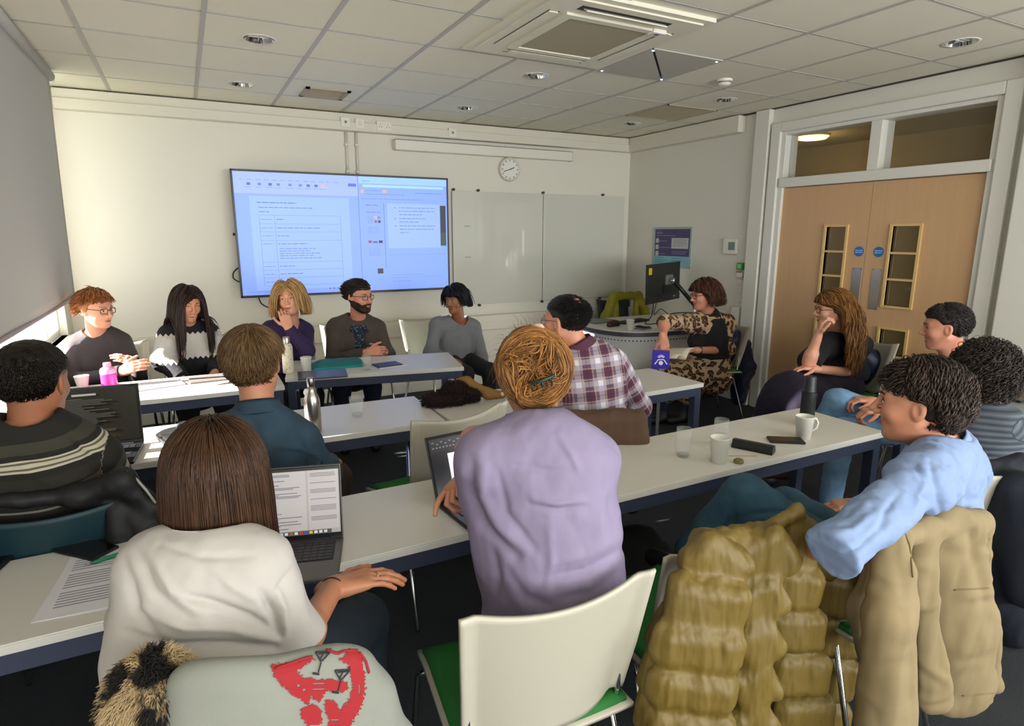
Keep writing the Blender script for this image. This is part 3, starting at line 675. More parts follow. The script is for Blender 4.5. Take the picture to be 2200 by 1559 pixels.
for k, n in enumerate((.16, .14, .18, .15, .185)): words(.172, .172+n, .61+k*.02, .008)
words(.02, .2, .965, .007, m_sl); 
for x in (.385, .405, .425): sr(x, x+.007, .955, .968, m_st, 2)
sr(.545, .548, 0, 1, m_sl, 2)                                       # right window
sr(.55, 1, .0, .06, em('screen_pale', '#9cc8ff', ES)); sr(.57, .98, .068, .09, em('screen_mint', '#a3d3e6', ES), 2)
words(.565, .60, .035, .01, m_sl)
sr(.56, .573, .115, .14, m_so, 2); words(.58, .655, .115, .008, m_sl); sr(.665, .687, .112, .132, m_so, 2); words(.58, .78, .145, .008, m_sl); words(.56, .87, .185, .008, m_sl)
words(.83, .97, .125, .01, m_sl)
words(.58, .64, .24, .008); words(.58, .65, .30, .008)
for a, b, c, d, mt in ((.62, .632, .34, .36, m_so), (.637, .65, .34, .36, m_sl), (.62, .632, .375, .395, m_sr), (.637, .65, .375, .395, m_sk), (.585, .602, .55, .573, m_sr), (.608, .63, .555, .573, m_st), (.637, .656, .55, .573, m_sk), (.625, .653, .80, .845, m_sk)): sr(a, b, c, d, mt, 3)
for k in range(6): words(.585, .612, .34+k*.011, .004, m_sl); words(.585, .64, .43+k*.011, .004, m_sl); words(.585, .64, .62+k*.012, .005, m_sl)
sr(.668, .6695, .22, .80, m_st, 2); sr(.685, .96, .225, .62, em('screen_slide', '#98b8ff', ES), 1)
for z, n in ((.255, .19), (.285, .19), (.315, .12), (.35, .14), (.38, .10), (.415, .19), (.445, .18), (.475, .05)): words(.745, .745+n, z, .012, m_sl)
for z in (.257, .352, .417): sr(.723, .728, z, z+.009, m_st, 3)
sr(.962, .992, .235, .60, m_sk, 3); sr(.964, .990, .48, .595, m_sg_, 4)
sr(.69, .99, .68, .6815, m_sl, 2); words(.70, .86, .86, .006, m_sl); words(.70, .80, .915, .008, m_sl); sr(.69, .98, .885, .887, m_sl, 2)
for (nm_, lv), (g_, mt) in layers.items(): o_ = obj('screen_text' if 'text' in nm_ or 'line' in nm_ else 'screen_graphic', g_, mt, parent=scn); o_['kind'] = 'stuff'
# cables under and beside the display
def cable(pts, r, label, name='cable', mt=None, n=40):
    P = np.array(pts, float); tt = np.linspace(0, len(P)-1, n); out = []
    for x in tt:                                     # catmull-rom
        i = min(int(x), len(P)-2); f = x-i; p0, p1, p2, p3 = P[max(i-1, 0)], P[i], P[i+1], P[min(i+2, len(P)-1)]
        out.append(.5*((2*p1)+(-p0+p2)*f+(2*p0-5*p1+4*p2-p3)*f*f+(-p0+3*p1-3*p2+p3)*f**3))
    return tag(obj(name, G().tube(out, r, 8), mt or M('cable_black', '#1a1a1c', .5), smooth=True), label, 'cable')
cable([at(555, 636, YF-.05), at(562, 652, YF-.06), at(580, 661, YF-.06), at(600, 660, YF-.03), at(618, 650, YF-.02)], .006, 'black cable looping below the wall display')
cable([at(512, 575, YF-.07), at(502, 585, YF-.06), at(502, 598, YF-.05), at(515, 606, YF-.07)], .006, 'short black cable looping out at the left edge of the display')
tag(obj('display_knob', G().lathe([(0, -.012), (.012, -.008), (.013, .004), (.0, .008)], 12, at(503, 503, YF-.12), T=rot('Y', PI/2)), m_dark, smooth=True), 'small black knob on the left edge of the wall display', 'knob')
# ================================================================ people
def unit(v): v = np.asarray(v, float); return v/(np.linalg.norm(v)+1e-12)
UP = np.array([0, 0, 1.])
def frame(fwd, roll=0.0):               # columns: side (person's right-hand side = +x when seen along fwd), forward, up
    f = unit(fwd); s = unit(np.cross(f, UP)); u = np.cross(s, f)
    c, q = math.cos(roll), math.sin(roll); return np.stack([s*c+u*q, f, u*c-s*q], 1)
def look(pos, a, pitch=0.0, roll=0.0):  # face direction: a degrees from «towards the viewer's standpoint», positive to the picture's right
    d = CAM-np.asarray(pos); d[2] = 0; d = unit(d); r = unit(np.cross(UP, d)); a = math.radians(a)   # r: image right for someone facing us
    f = d*math.cos(a)+r*math.sin(a); return frame(f+UP*math.tan(math.radians(pitch)), math.radians(roll))
def skin_mat(name, col, lip='#a8635a', rough=.5):
    if name in MATS: return MATS[name]
    t = NT(name); c = S(col); n = t.noise(t.coord(), 22, 4); r_ = tuple(min(1, x*y) for x, y in zip(c[:3], (1.05, .9, .88)))+(1,)
    t.l.new(t.ramp(n, [(.35, c), (.7, r_)]), t.b.inputs['Base Color']); t.b.inputs['Roughness'].default_value = rough
    t.b.inputs['Subsurface Weight'].default_value = .12; t.b.inputs['Subsurface Radius'].default_value = (.9, .4, .25); t.b.inputs['Subsurface Scale'].default_value = .012
    t.bump(t.noise(t.coord(), 90, 3), .08, .002); MATS[name] = t.m; return t.m
def hair_mat(name, dark, light, rough=.45, spec=.28):
    if name in MATS: return MATS[name]
    t = NT(name); a = t.attr('hc'); s = t.sep(a.outputs['Vector'])
    f = t.math('ADD', t.math('MULTIPLY', s[0], .40), t.math('MULTIPLY', t.noise(t.coord(), 22, 4), .62))
    t.l.new(t.ramp(f, [(.15, S(dark)), (.95, S(light))]), t.b.inputs['Base Color']); t.b.inputs['Roughness'].default_value = rough
    t.b.inputs['Specular IOR Level'].default_value = spec; MATS[name] = t.m; return t.m
def head_prims(c, R, s=1.0, wide=1.0, jaw=1.0, nose=1.0, smile=0, open_=0):
    L = lambda x, y, z: c+R@(np.array([x*wide, y, z])*s)
    p = [E(L(0, -.012, .036), np.array([.077*wide, .098, .086])*s, R=R), E(L(0, .022, .0), np.array([.068*wide, .072, .085])*s, k=.03*s, R=R),
         E(L(0, .034, -.048), np.array([.052*wide*jaw, .052, .066])*s, k=.03*s, R=R)]
    for q in (-1, 1):
        p.append(C(L(q*.050*jaw, -.002, -.052), L(q*.020*jaw, .060, -.098), .020*s, .018*s, k=.03*s))
        p.append(E(L(q*.038, .062, -.026), np.array([.022, .020, .020])*s*(1+.12*smile), k=.028*s, R=R))
        p.append(C(L(q*.012, .087, .026), L(q*.043, .074, .024), .009*s, .008*s, k=.02*s))
    p.append(E(L(0, .074, -.100), np.array([.020*jaw, .016, .016])*s, k=.022*s, R=R))
    p.append(E(L(0, .078, -.062), np.array([.026, .014, .020])*s, k=.02*s, R=R))
    for q in (-1, 1): p.append(E(L(q*.031, .106, .004), np.array([.020, .022, .0135])*s, k=.014*s, op='s', R=R))
    for q in (-1, 1): p.append(E(L(q*.031, .0755, .004), np.array([.0165, .0135, .0115])*s, k=.008*s, R=R))
    p.append(C(L(0, .088, .020), L(0, .116*nose, -.028), .0075*s, .0105*s, k=.012*s))
    for q in (-1, 1): p.append(E(L(q*.0125, .102*nose, -.034), np.array([.0085, .011, .0085])*s, k=.008*s, R=R))
    if open_: p.append(E(L(0, .098, -.066), np.array([.024+.006*smile, .017, .004+.008*open_])*s, k=.006*s, op='s', R=R))
    for q in (-1, 1):
        p.append(E(L(q*.079, -.006, -.006), np.array([.009, .020, .032])*s, k=.008*s, R=R@rot('Z', q*.35)@rot('X', .15)))
        p.append(E(L(q*.087, .000, -.004), np.array([.006, .010, .017])*s, k=.005*s, op='s', R=R))
    return p
def neck_prims(c, R, N, s=1.0, r=.052):
    a = c+R@(np.array([0, -.022, -.045])*s); return [C(a, N, r*s, r*1.08*s, k=.03), C(c+R@(np.array([0, .018, -.075])*s), N+R[:, 1]*.02, r*.75*s, r*.8*s, k=.035)]
def hand_prims(w, f, n, td=None, side=1, curl=.4, s=1.0, spread=.0, thumb=.35, curls=None):
    f = unit(f); n = unit(n-f*(np.asarray(n)@f)); x = np.cross(f, n)*side
    if td is not None and x@np.asarray(td) < 0: x = -x
    w = np.asarray(w, float); P = []
    offs = (.030, .010, -.010, -.028); ln = (.084, .088, .083, .075); seg = ((.042, .026, .021), (.047, .030, .022), (.043, .028, .021), (.034, .021, .019))
    for i in range(4):
        K = w+(f*ln[i]+x*offs[i])*s; P.append(C(w+x*offs[i]*.55*s+f*.012*s, K, .0155*s, .0115*s, k=.014*s))
    P.append(C(w+(f*.03-x*.02)*s, w+(f*.06-x*.02)*s, .016*s, .013*s, k=.012*s)); P.append(C(w-f*.02*s, w+f*.015*s, .024*s, .024*s, k=.02*s, q=.75, n=n))
    for i in range(4):
        cu = (curls[i] if curls else curl); a = cu*.7; d0 = unit(f+x*(1.5-i)*spread); p = w+(f*ln[i]+x*offs[i])*s; r = (.0088, .0088, .0084, .0074)[i]
        for j in range(3):
            d = d0*math.cos(a)+n*math.sin(a); q = p+d*seg[i][j]*s; P.append(C(p, q, r*s, r*.92*s, k=.004*s)); p = q; r *= .92; a += cu*(1.15, .8, 0)[j]
    p = w+(x*.024+f*.022)*s; d = unit(x*.75+f*.75+n*thumb)
    for l_, r, e in ((.042, .0135, .0), (.032, .0105, .25), (.027, .0092, .25)):
        d = unit(d+f*e-x*e*.6+n*e*.4); q = p+d*l_*s; P.append(C(p, q, r*s, r*.88*s, k=.008*s if l_ > .04 else .004*s)); p = q
    return P
def torso_prims(B, t=0.0, k=.05):
    SA, SB, N, Wt, Pv = B['SA'], B['SB'], B['N'], B['waist'], B['pelvis']; n = B['front']; m = (SA+SB)/2; side = unit(SB-SA); q = B.get('q', .66)
    dn = unit(Wt-m); w = B.get('w', .15); hw = B.get('hw', .165); ww = B.get('ww', .14)
    P = [C(SA+side*.025, SB-side*.025, .058+t, k=k), C(N+UP*.01, SA+side*.03, .048+t, .056+t, k=k), C(N+UP*.01, SB-side*.03, .048+t, .056+t, k=k),
         C(m+dn*.10, Wt, w+t, ww+t, k=k, q=q, n=n), C(Wt, Pv, ww+t, hw+t, k=k, q=min(1, q*1.12), n=n), C(m+dn*.04, m+dn*.14, w*.86+t, w+t, k=k, q=q, n=n)]
    if B.get('bust'): 
        for s_ in (-1, 1): P.append(E(m+dn*.17+side*s_*.075+n*.075, .058+t, k=.05))
    if B.get('belly'): P.append(E(Wt+n*.05, np.array([.13, .10, .12])+t, k=.06, R=np.stack([unit(np.cross(n, UP)), n, UP], 1)))
    return P
def limb(a, b, c, r, t=0, k=.025): return [C(a, b, r[0]+t, r[1]+t, k=k), C(b, c, r[1]+t, r[2]+t, k=k)]
def folds(B, amp=.004, f=14, seed=0, along=(1, 1, 1)):
    return lambda V: amp*(fbm(V*np.array(along)*f+seed, 3)) + amp*.9*(1-2*np.abs(vnoise(V*np.array(along)*f*.6+seed*3+5)))
def pxf(segs):                       # folds given by their course on the visible side of a garment: polyline, width, depth
    def fn(V):
        D = V-CAM; dd = D@CF; X = W_/2+FPX*(D@CR)/dd; Y = H_/2-FPX*(D@CU)/dd; P_ = np.stack([X, Y], 1); out = np.zeros(len(V))
        for pts, w_, s_ in segs:
            best = np.full(len(V), 1e9); L = len(pts)-1; tb = np.zeros(len(V))
            for i in range(L):
                a = np.array(pts[i], float); ba = np.array(pts[i+1], float)-a; t_ = np.clip((P_-a)@ba/(ba@ba), 0, 1); e = np.linalg.norm(P_-a-t_[:, None]*ba, axis=1); m = e < best; best[m] = e[m]; tb[m] = (i+t_[m])/L
            out += s_*np.exp(-(best/w_)**2)*np.sin(PI*(.12+.76*tb))
        return out
    return fn
def bone_coords(bones):
    def fn(V):
        best = np.full(len(V), 9.); out = np.zeros((len(V), 3))
        for a, b, n, r in bones:
            a = np.asarray(a); b = np.asarray(b); ba = b-a; L = np.linalg.norm(ba); z = ba/L; h = np.clip((V-a)@ba/(L*L), 0, 1); w = V-a-h[:, None]*ba
            d = np.linalg.norm(w, axis=1)-r; m = d < best; y = unit(n-z*(n@z)); x = np.cross(y, z)
            co = np.stack([w@x, w@y, (V-a)@z], 1); best[m] = d[m]; out[m] = co[m]
        return out
    return fn
HEAD_AX = np.array([.080, .102, .092])
def scalp(n, rg, front=.50, low=-.30, nape=-.62, ear=True, top_only=False):
    d = rg.normal(size=(n*3, 3)); d /= np.linalg.norm(d, axis=1)[:, None]; x, y, z = d.T
    ok = ~((y > .25) & (z < front-.12*np.abs(x))) & (z > np.where(y < -.15, nape, low))
    ok &= ~((y > .02) & (z < .30) & (z < .05+.45*y+.1))
    if ear: ok &= ~((np.abs(x) > .55) & (z < .10) & (y > -.30))
    return d[ok][:n]
def locks(c, R, s, n, comb, length, steps=9, w=.004, seed=1, curl=0.0, freq=60, grav=.0, lift=.25, stay=.0, zcut=None, jitter=.15, collide=(), front=.5, low=-.3, nape=-.62, part=None, bulk=.008, wtip=.25, ax=None, roots=None, ear=True, clump=0, clear=None, back=None, hug=0, ro=0):
    rg = np.random.default_rng(seed); d = roots if roots is not None else scalp(n, rg, front, low, nape, ear); n = len(d); ax = ((HEAD_AX if ax is None else ax)+ro)*s; c0 = np.array([0, -.010, .030])*s
    p = c0+d*ax; nr = d/ax; nr /= np.linalg.norm(nr, axis=1)[:, None]
    L = length(d, rg) if callable(length) else np.full(n, length)*(1+rg.uniform(-.2, .2, n)); st = L/steps
    v = comb(d, p)+nr*lift+rg.normal(size=(n, 3))*jitter; v /= np.linalg.norm(v, axis=1)[:, None]
    off = rg.uniform(.2, 1, n)*bulk; pts = [p.copy()]; g = np.array([0, 0, -1.])@R if False else R.T@np.array([0, 0, -1.])
    for i in range(steps):
        dc = (p-c0)/ax; dc /= np.linalg.norm(dc, axis=1)[:, None]; v = v+g*grav+(comb(dc, p)*stay if stay else 0); v /= np.linalg.norm(v, axis=1)[:, None]; p = p+v*st[:, None]
        q = (p-c0)/(ax+off[:, None]); l = np.linalg.norm(q, axis=1); m = l < 1
        nn = q/(ax+off[:, None]); nn /= np.linalg.norm(nn, axis=1)[:, None]
        p[m] = c0+(q[m]/l[m][:, None])*(ax+off[m][:, None]); vn = (v*nn).sum(1); mm = m & (vn < 0); v[mm] -= nn[mm]*vn[mm][:, None]
        if back is not None: m = (p[:, 2] < back[1]*s) & (p[:, 1] > back[0]*s); p[m, 1] = p[m, 1]*.4+back[0]*s*.6
        if clear is not None:                             # strands stay at the sides of the face
            xm = np.where(d[:, 0] > clear[2], clear[0], -clear[1])*s; m = (p[:, 1] > .005*s) & (p[:, 2] < (.055 if len(clear) < 4 else clear[3])*s)
            bad = m & (np.where(xm > 0, p[:, 0] < xm, p[:, 0] > xm)); p[bad, 0] = p[bad, 0]*.35+xm[bad]*.65
        if hug: q = (p-c0)/(ax+off[:, None]); l = np.linalg.norm(q, axis=1); m = l > 1; p[m] = c0+(q[m]/l[m][:, None]*(1+(l[m][:, None]-1)*(1-hug)))*(ax+off[m][:, None])
        for a, b, r in collide:                       # a, b in head-local coordinates
            ba = b-a; hh = np.clip((p-a)@ba/(ba@ba), 0, 1); w_ = p-a-hh[:, None]*ba; dd = np.linalg.norm(w_, axis=1); m = dd < r+off; p[m] = (a+hh[:, None]*ba)[m]+w_[m]/dd[m][:, None]*(r+off[m])[:, None]
        if zcut is not None: 
            zc = zcut(d) if callable(zcut) else zcut; p[:, 2] = np.where(p[:, 2] < zc, zc+rg.uniform(-.008, .008, n), p[:, 2])
        pts.append(p.copy())
    T = np.stack(pts, 1)
    if curl:
        ph = rg.uniform(0, 6.28, n); t = np.linspace(0, 1, steps+1)[None, :]*L[:, None]*freq+ph[:, None]; a = np.clip(np.linspace(0, 2.2, steps+1), 0, 1)[None, :]*curl*rg.uniform(.6, 1.3, n)[:, None]
        tg = np.gradient(T, axis=1); tg /= np.linalg.norm(tg, axis=2)[..., None]+1e-9; b1 = np.cross(tg, nr[:, None, :]); b1 /= np.linalg.norm(b1, axis=2)[..., None]+1e-9; b2 = np.cross(tg, b1)
        T = T+b1*(np.cos(t)*a)[..., None]+b2*(np.sin(t)*a)[..., None]
    return T, nr, rg
def lock_mesh(name, T, nr, rg, c, R, w, mat, parent, shade=None, wtip=.25, label=None):
    n, m, _ = T.shape; T = c+T@R.T; nr = nr@R.T; tg = np.gradient(T, axis=1); tg /= np.linalg.norm(tg, axis=2)[..., None]+1e-9
    sd = np.cross(tg, nr[:, None, :]); sd /= np.linalg.norm(sd, axis=2)[..., None]+1e-9; ou = np.cross(sd, tg)
    ww = (w*rg.uniform(.6, 1.4, n))[:, None]*np.interp(np.linspace(0, 1, m), [0, .15, .6, 1], [.7, 1, .9, wtip])[None, :]; ww = ww[..., None]
    V = np.stack([T-sd*ww, T+ou*ww*.55, T+sd*ww, T-ou*ww*.35], 2).reshape(-1, 3)
    i = np.arange(n)[:, None, None]*m*4+np.arange(m-1)[None, :, None]*4; j = np.arange(4)[None, None, :]
    F = np.stack([i+j, i+(j+1) % 4, i+4+(j+1) % 4, i+4+j], -1).reshape(-1, 4)
    me = bpy.data.meshes.new(name); me.vertices.add(len(V)); me.vertices.foreach_set('co', V.ravel().astype(np.float32)); me.loops.add(len(F)*4); me.loops.foreach_set('vertex_index', F.ravel().astype(np.int32))
    me.polygons.add(len(F)); me.polygons.foreach_set('loop_start', (np.arange(len(F))*4).astype(np.int32)); me.polygons.foreach_set('use_smooth', np.ones(len(F), bool)); me.materials.append(mat)
    a = me.attributes.new('hc', 'FLOAT_VECTOR', 'POINT'); base = shade if shade is not None else rg.uniform(0, 1, n)
    A = np.zeros((n, m, 4, 3)); A[..., 0] = base[:, None, None]; A[..., 1] = np.linspace(0, 1, m)[None, :, None]; a.data.foreach_set('vector', A.reshape(-1).astype(np.float32))
    me.update(calc_edges=True); o = obj(name, me, None, parent=parent); o['kind'] = 'stuff'
    if label: o['label'] = label
    return o
def hair_shell(c, R, s, extra=(), t=.010, zf=.045, low=-.055, h=.005, noise_=.0025, scale=1.0, ax=(.080, .101, .090), back=0, ears=False):
    L = lambda x, y, z: c+R@(np.array([x, y, z])*s)
    p = [E(L(0, -.012, .034), (np.array(ax)+t)*s, R=R)]+list(extra)
    p.append(BX(L(0, .095, -.062), np.array([.125, .082, .118])*s*scale, k=.014, rd=.75, op='s', R=R))       # clears the face
    if ears:
        for q in (-1, 1): p.append(E(L(q*.088, .002, -.018), np.array([.026, .030, .046])*s, k=.01, op='s', R=R))
    p.append(HS(L(0, 0, low), R@unit((0, .35, -1)), k=.012))
    return p
def person(name, label, B, group=None):
    """B: skeleton in world coordinates. builds one continuous body mesh and its clothing"""
    root = thing('person', label, 'person', (B['pelvis'][0], B['pelvis'][1], 0)); root.location.z = 0
    inv = Matrix.Translation(-root.location); c, R, s = B['head'], B['R'], B.get('s', 1.0)
    def put(o): o.matrix_parent_inverse = inv; return o
    B['put'] = put; B['root'] = root; res = B.get('res', .005); hr = B.get('hres', .0045)
    skin = B['skin']; parts = []
    hp = head_prims(c, R, s, **B.get('face', {}))+neck_prims(c, R, B['N'], s, B.get('neck_r', .052)); parts.append(nets(hp, hr)); B['hp'] = hp
    core = torso_prims(B, -.012)
    for k_ in 'AB':
        Sh, El, Wr = B['S'+k_], B['E'+k_], B['W'+k_]; ar = B.get('arm', (.048, .040, .027)); core += limb(Sh, El, Wr, (ar[0], ar[1], ar[2]), -.004)
        fa = [C(Sh+(El-Sh)*.35, El, ar[0]-.004, ar[1], k=.02), C(El, Wr, ar[1], ar[2], k=.02), E(El+(Wr-El)*.25, ar[1]+.003, k=.03)]
        hd = B.get('P'+k_)
        if hd is not None: parts.append(nets(fa+hand_prims(Wr, **hd), B.get('handres', .004)))
    core += limb(B['HA'], B['KA'], B['FA'], (.078, .055, .038), -.012)+limb(B['HB'], B['KB'], B['FB'], (.078, .055, .038), -.012)
    parts.append(nets(core, .012))
    put(obj('body', nmesh('body', parts, skin), None, parent=root)); return root
def wear(B, name, prims, mat, h=.006, disp=None, attrs=None, label=None, mfun=None):
    me = nmesh(name, [nets(prims, h)], mat, disp, attrs, mfun); o = obj(name, me, None, parent=B['root']); B['put'](o)
    if label: o['label'] = label
    return o
def shirt(B, t=.008, st=.010, cutA=None, cutB=None, hem=None, neck=.062, neck_drop=.0, k=.045, vneck=None, sleeve_k=.03, cuff=0.0):
    P = torso_prims(B, t, k); ar = B.get('arm', (.048, .040, .027))
    cuts = []
    for k_, cu in (('A', cutA), ('B', cutB)):
        Sh, El, Wr = B['S'+k_], B['E'+k_], B['W'+k_]
        if cu is None: cu = 1.0
        if cu <= .6:                                     # short sleeve
            e = Sh+(El-Sh)*cu/.5*1.0; P.append(C(Sh, e, ar[0]+st, ar[0]+st*2.0+cuff, k=sleeve_k)); cuts.append((e, unit(El-Sh)))
        else:
            w = El+(Wr-El)*(cu-.5)*2*.98; r2 = ar[1]+(ar[2]-ar[1])*(cu-.5)*2; P += [C(Sh, El, ar[0]+st, ar[1]+st, k=sleeve_k), C(El, w, ar[1]+st, r2+st*.8+cuff, k=sleeve_k)]; cuts.append((w, unit(Wr-El)))
    P2 = list(P)
    for (e, d), cu in zip(cuts, (cutA, cutB)): P2.append(HS2(e+d*.004, d))   # flat cuff
    a = B['head']+B['R']@np.array([0, -.02, -.05]); N = B['N']; P2.append(C(N+UP*.05+(a-N)*.0, N+UP*.12+(a-N)*.3, neck+.01, neck+.02, k=.01, op='s')); P2.append(C(N+unit(a-N)*(.0-neck_drop), a, neck, neck, k=.012, op='s'))
    if vneck: n = B['front']; P2.append(C(N+n*.06+UP*.02, N+n*vneck[1]-UP*vneck[0], .05, .008, k=.01, op='s'))
    if hem is not None: P2.append(HS(hem[0], hem[1], k=.008))
    return P2
def trousers(B, t=.010, low=.0, k=.04, flare=0.0):
    P = [C(B['pelvis']+UP*.06, B['pelvis'], B.get('ww', .14)+.004, B.get('hw', .165)+.002, k=k, q=.75, n=B['front'])]
    for k_ in 'AB':
        H, K, F = B['H'+k_], B['K'+k_], B['F'+k_]
        e = F+unit(K-F)*(.05+low); P += [C(H, K, .082+t, .058+t, k=.04), C(K, e, .058+t, .045+t+flare, k=.03)]
    return P
def shoes(B, mat):
    g = G()
    for k_ in 'AB':
        F = B['F'+k_]; d = B.get('toe', B['front']).copy(); d[2] = 0; d = unit(d); P = [C(F-d*.03+UP*-.045, F+d*.14-UP*.055, .042, .036, k=.03), C(F, F-UP*.03, .042, .045, k=.03), HS((0, 0, .004), (0, 0, -1), k=.006)]
        o = obj('shoe', nmesh('shoe', [nets(P, .008)], mat), None, parent=B['root']); B['put'](o)
def surf(B, x, z, dirv=(0, 1, 0)):     # depth of the face surface at local (x, z), in head-local units
    c, R, s = B['head'], B['R'], B.get('s', 1.0); x = np.atleast_1d(np.asarray(x, float)); z = np.broadcast_to(np.asarray(z, float), x.shape)
    y = np.full(x.shape, .17)
    for _ in range(28): y = y-np.clip(sdf(B['hp'], c+(np.stack([x, y, z], -1)*s)@R.T), -.02, .02)*.8/s
    return np.stack([x, y, z], -1)
def face(B, brow='#3a2a20', lip='#a35f57', iris='#3a2a1c', smile=.5, teeth=0, closed=0, glasses=None, browt=.0035, width=.024, open_=0):
    c, R, s, root, put = B['head'], B['R'], B.get('s', 1.0), B['root'], B['put']
    W = lambda L: c+(np.asarray(L)*s)@R.T
    m_b = M('brow_'+brow[1:], brow, .7); m_l = M('lip_'+lip[1:], lip, .4); m_e = M('eye_white', '#d9d2c8', .2); m_i = M('iris_'+iris[1:], iris, .1)
    for q in (-1, 1):
        if closed < .6:
            e = surf(B, [q*.0305], .0035)[0]; eo = obj('eye', G().sphere((0, 0, 0), (.0135*s, .006*s, (.0058-.004*closed)*s), 14, T=R), m_e, parent=root, smooth=True); eo.data.transform(Matrix.Translation(W(e+[0, -.0025, 0]))); put(eo)
            ir = obj('iris', G().sphere((0, 0, 0), (.0055*s, .0025*s, (.0055-.003*closed)*s), 12, T=R), m_i, parent=eo, smooth=True); ir.data.transform(Matrix.Translation(W(e+[0, .003, -.0004])))
        x = np.linspace(q*.015, q*.046, 7); z = .0105-closed*.005+.0035*np.sin(np.linspace(0, PI, 7))*(1-.2*closed)-np.linspace(0, .0035, 7)
        put(obj('upper_lid', G().tube(W(surf(B, x, z)+[0, .0008, 0]), np.array([.0011, .0016, .0018, .0018, .0018, .0016, .001])*s, 5), m_b, parent=root, smooth=True))
        x = np.linspace(q*.012, q*.052, 8); z = .0235+.006*np.sin(np.linspace(.2, 2.6, 8)); put(obj('eyebrow', G().tube(W(surf(B, x, z)+[0, .0008, 0]), np.array([.5, .9, 1, 1, .95, .8, .6, .3])*browt*s, 6, sq=.7), m_b, parent=root, smooth=True))
    x = np.linspace(-width, width, 11); u = x/width; lift = smile*.011*u**2; z0 = -.066
    P = surf(B, x, z0+.0035+open_*.003+lift-.0015*np.exp(-(u*4)**2)); put(obj('upper_lip', G().tube(W(P+[0, .0005, 0]), (np.array([.25, .6, .85, 1, 1.05, .95, 1.05, 1, .85, .6, .25]))*.0034*s, 6), m_l, parent=root, smooth=True))
    P2 = surf(B, x*.9, z0-.0045-open_*.009*(1-u**2)+lift*.9); put(obj('lower_lip', G().tube(W(P2+[0, .0005, 0]), (np.array([.25, .6, .9, 1.1, 1.2, 1.25, 1.2, 1.1, .9, .6, .25]))*.0038*s, 6), m_l, parent=root, smooth=True))
    if teeth:
        x = np.linspace(-width*.78, width*.78, 9); u = x/width; P = surf(B, x, z0+.0005+smile*.011*u**2-open_*.001)
        if open_: P[:, 1] = np.maximum(P[:, 1], surf(B, [0], -.056)[0][1]-.006-10*x**2)
        put(obj('teeth', G().tube(W(P+[0, .0008, 0]), np.full(9, .0030+.001*open_)*s, 6), M('teeth_white', '#e6dfd2', .3), parent=root, smooth=True))
    if glasses:
        col, gw, gh, r = glasses; mg = M('glasses_'+col[1:], col, .25); e = surf(B, [0], .012)[0]; y0 = max(.098, e[1]-.002); G_ = G(); gl = bpy.data.objects.new('glasses', None); COL.objects.link(gl); gl.parent = root; put(gl)
        for q in (-1, 1):
            a = np.linspace(0, 2*PI, 25); ce, se = np.cos(a), np.sin(a); ex = .6; X = q*.033+gw*np.sign(ce)*np.abs(ce)**ex; Z = .002+gh*np.sign(se)*np.abs(se)**ex; Yv = y0-.35*(np.abs(X)-.0)**2*6+.002
            obj('rim', G().tube(W(np.stack([X, Yv, Z], 1)), r*s, 6, cap=False), mg, parent=gl, smooth=True)
            obj('temple', G().tube(W([(q*(.033+gw), y0-.35*6*(.033+gw)**2, .010), (q*.080, .045, .012), (q*.084, -.005, .010), (q*.083, -.018, -.006)]), r*.9*s, 5), mg, parent=gl, smooth=True)
        obj('bridge', G().tube(W([(-.033+gw, y0, .004), (0, y0+.006, .008), (.033-gw, y0, .004)]), r*s, 6), mg, parent=gl, smooth=True)
def mkB(head, a, pitch=0, roll=0, s=1.0, N=None, SA=None, SB=None, EA=None, EB=None, WA=None, WB=None, pelvis=None, front=None, KA=None, KB=None, FA=None, FB=None, **kw):
    B = dict(head=np.asarray(head, float), R=look(head, a, pitch, roll), s=s); B.update(kw)
    for k_, v in dict(N=N, SA=SA, SB=SB, EA=EA, EB=EB, WA=WA, WB=WB, pelvis=pelvis).items(): B[k_] = np.asarray(v, float)
    f = np.asarray(front, float) if front is not None else np.cross(unit(B['SB']-B['SA']), UP); f = f.copy(); f[2] = 0; B['front'] = unit(f)
    m = (B['SA']+B['SB'])/2; B['waist'] = m*.38+B['pelvis']*.62 if 'waist' not in B else np.asarray(B['waist'], float)
    side = unit(B['SB']-B['SA']); side[2] = 0; side = unit(side)
    B['HA'] = B['pelvis']-side*.085; B['HB'] = B['pelvis']+side*.085
    B['KA'] = np.asarray(KA, float) if KA is not None else B['HA']+B['front']*.42+UP*(.50-B['HA'][2]-.02)-side*.03
    B['KB'] = np.asarray(KB, float) if KB is not None else B['HB']+B['front']*.42+UP*(.50-B['HB'][2]-.02)+side*.03
    B['FA'] = np.asarray(FA, float) if FA is not None else np.array([B['KA'][0], B['KA'][1], .095])+B['front']*.02
    B['FB'] = np.asarray(FB, float) if FB is not None else np.array([B['KB'][0], B['KB'][1], .095])+B['front']*.02
    return B
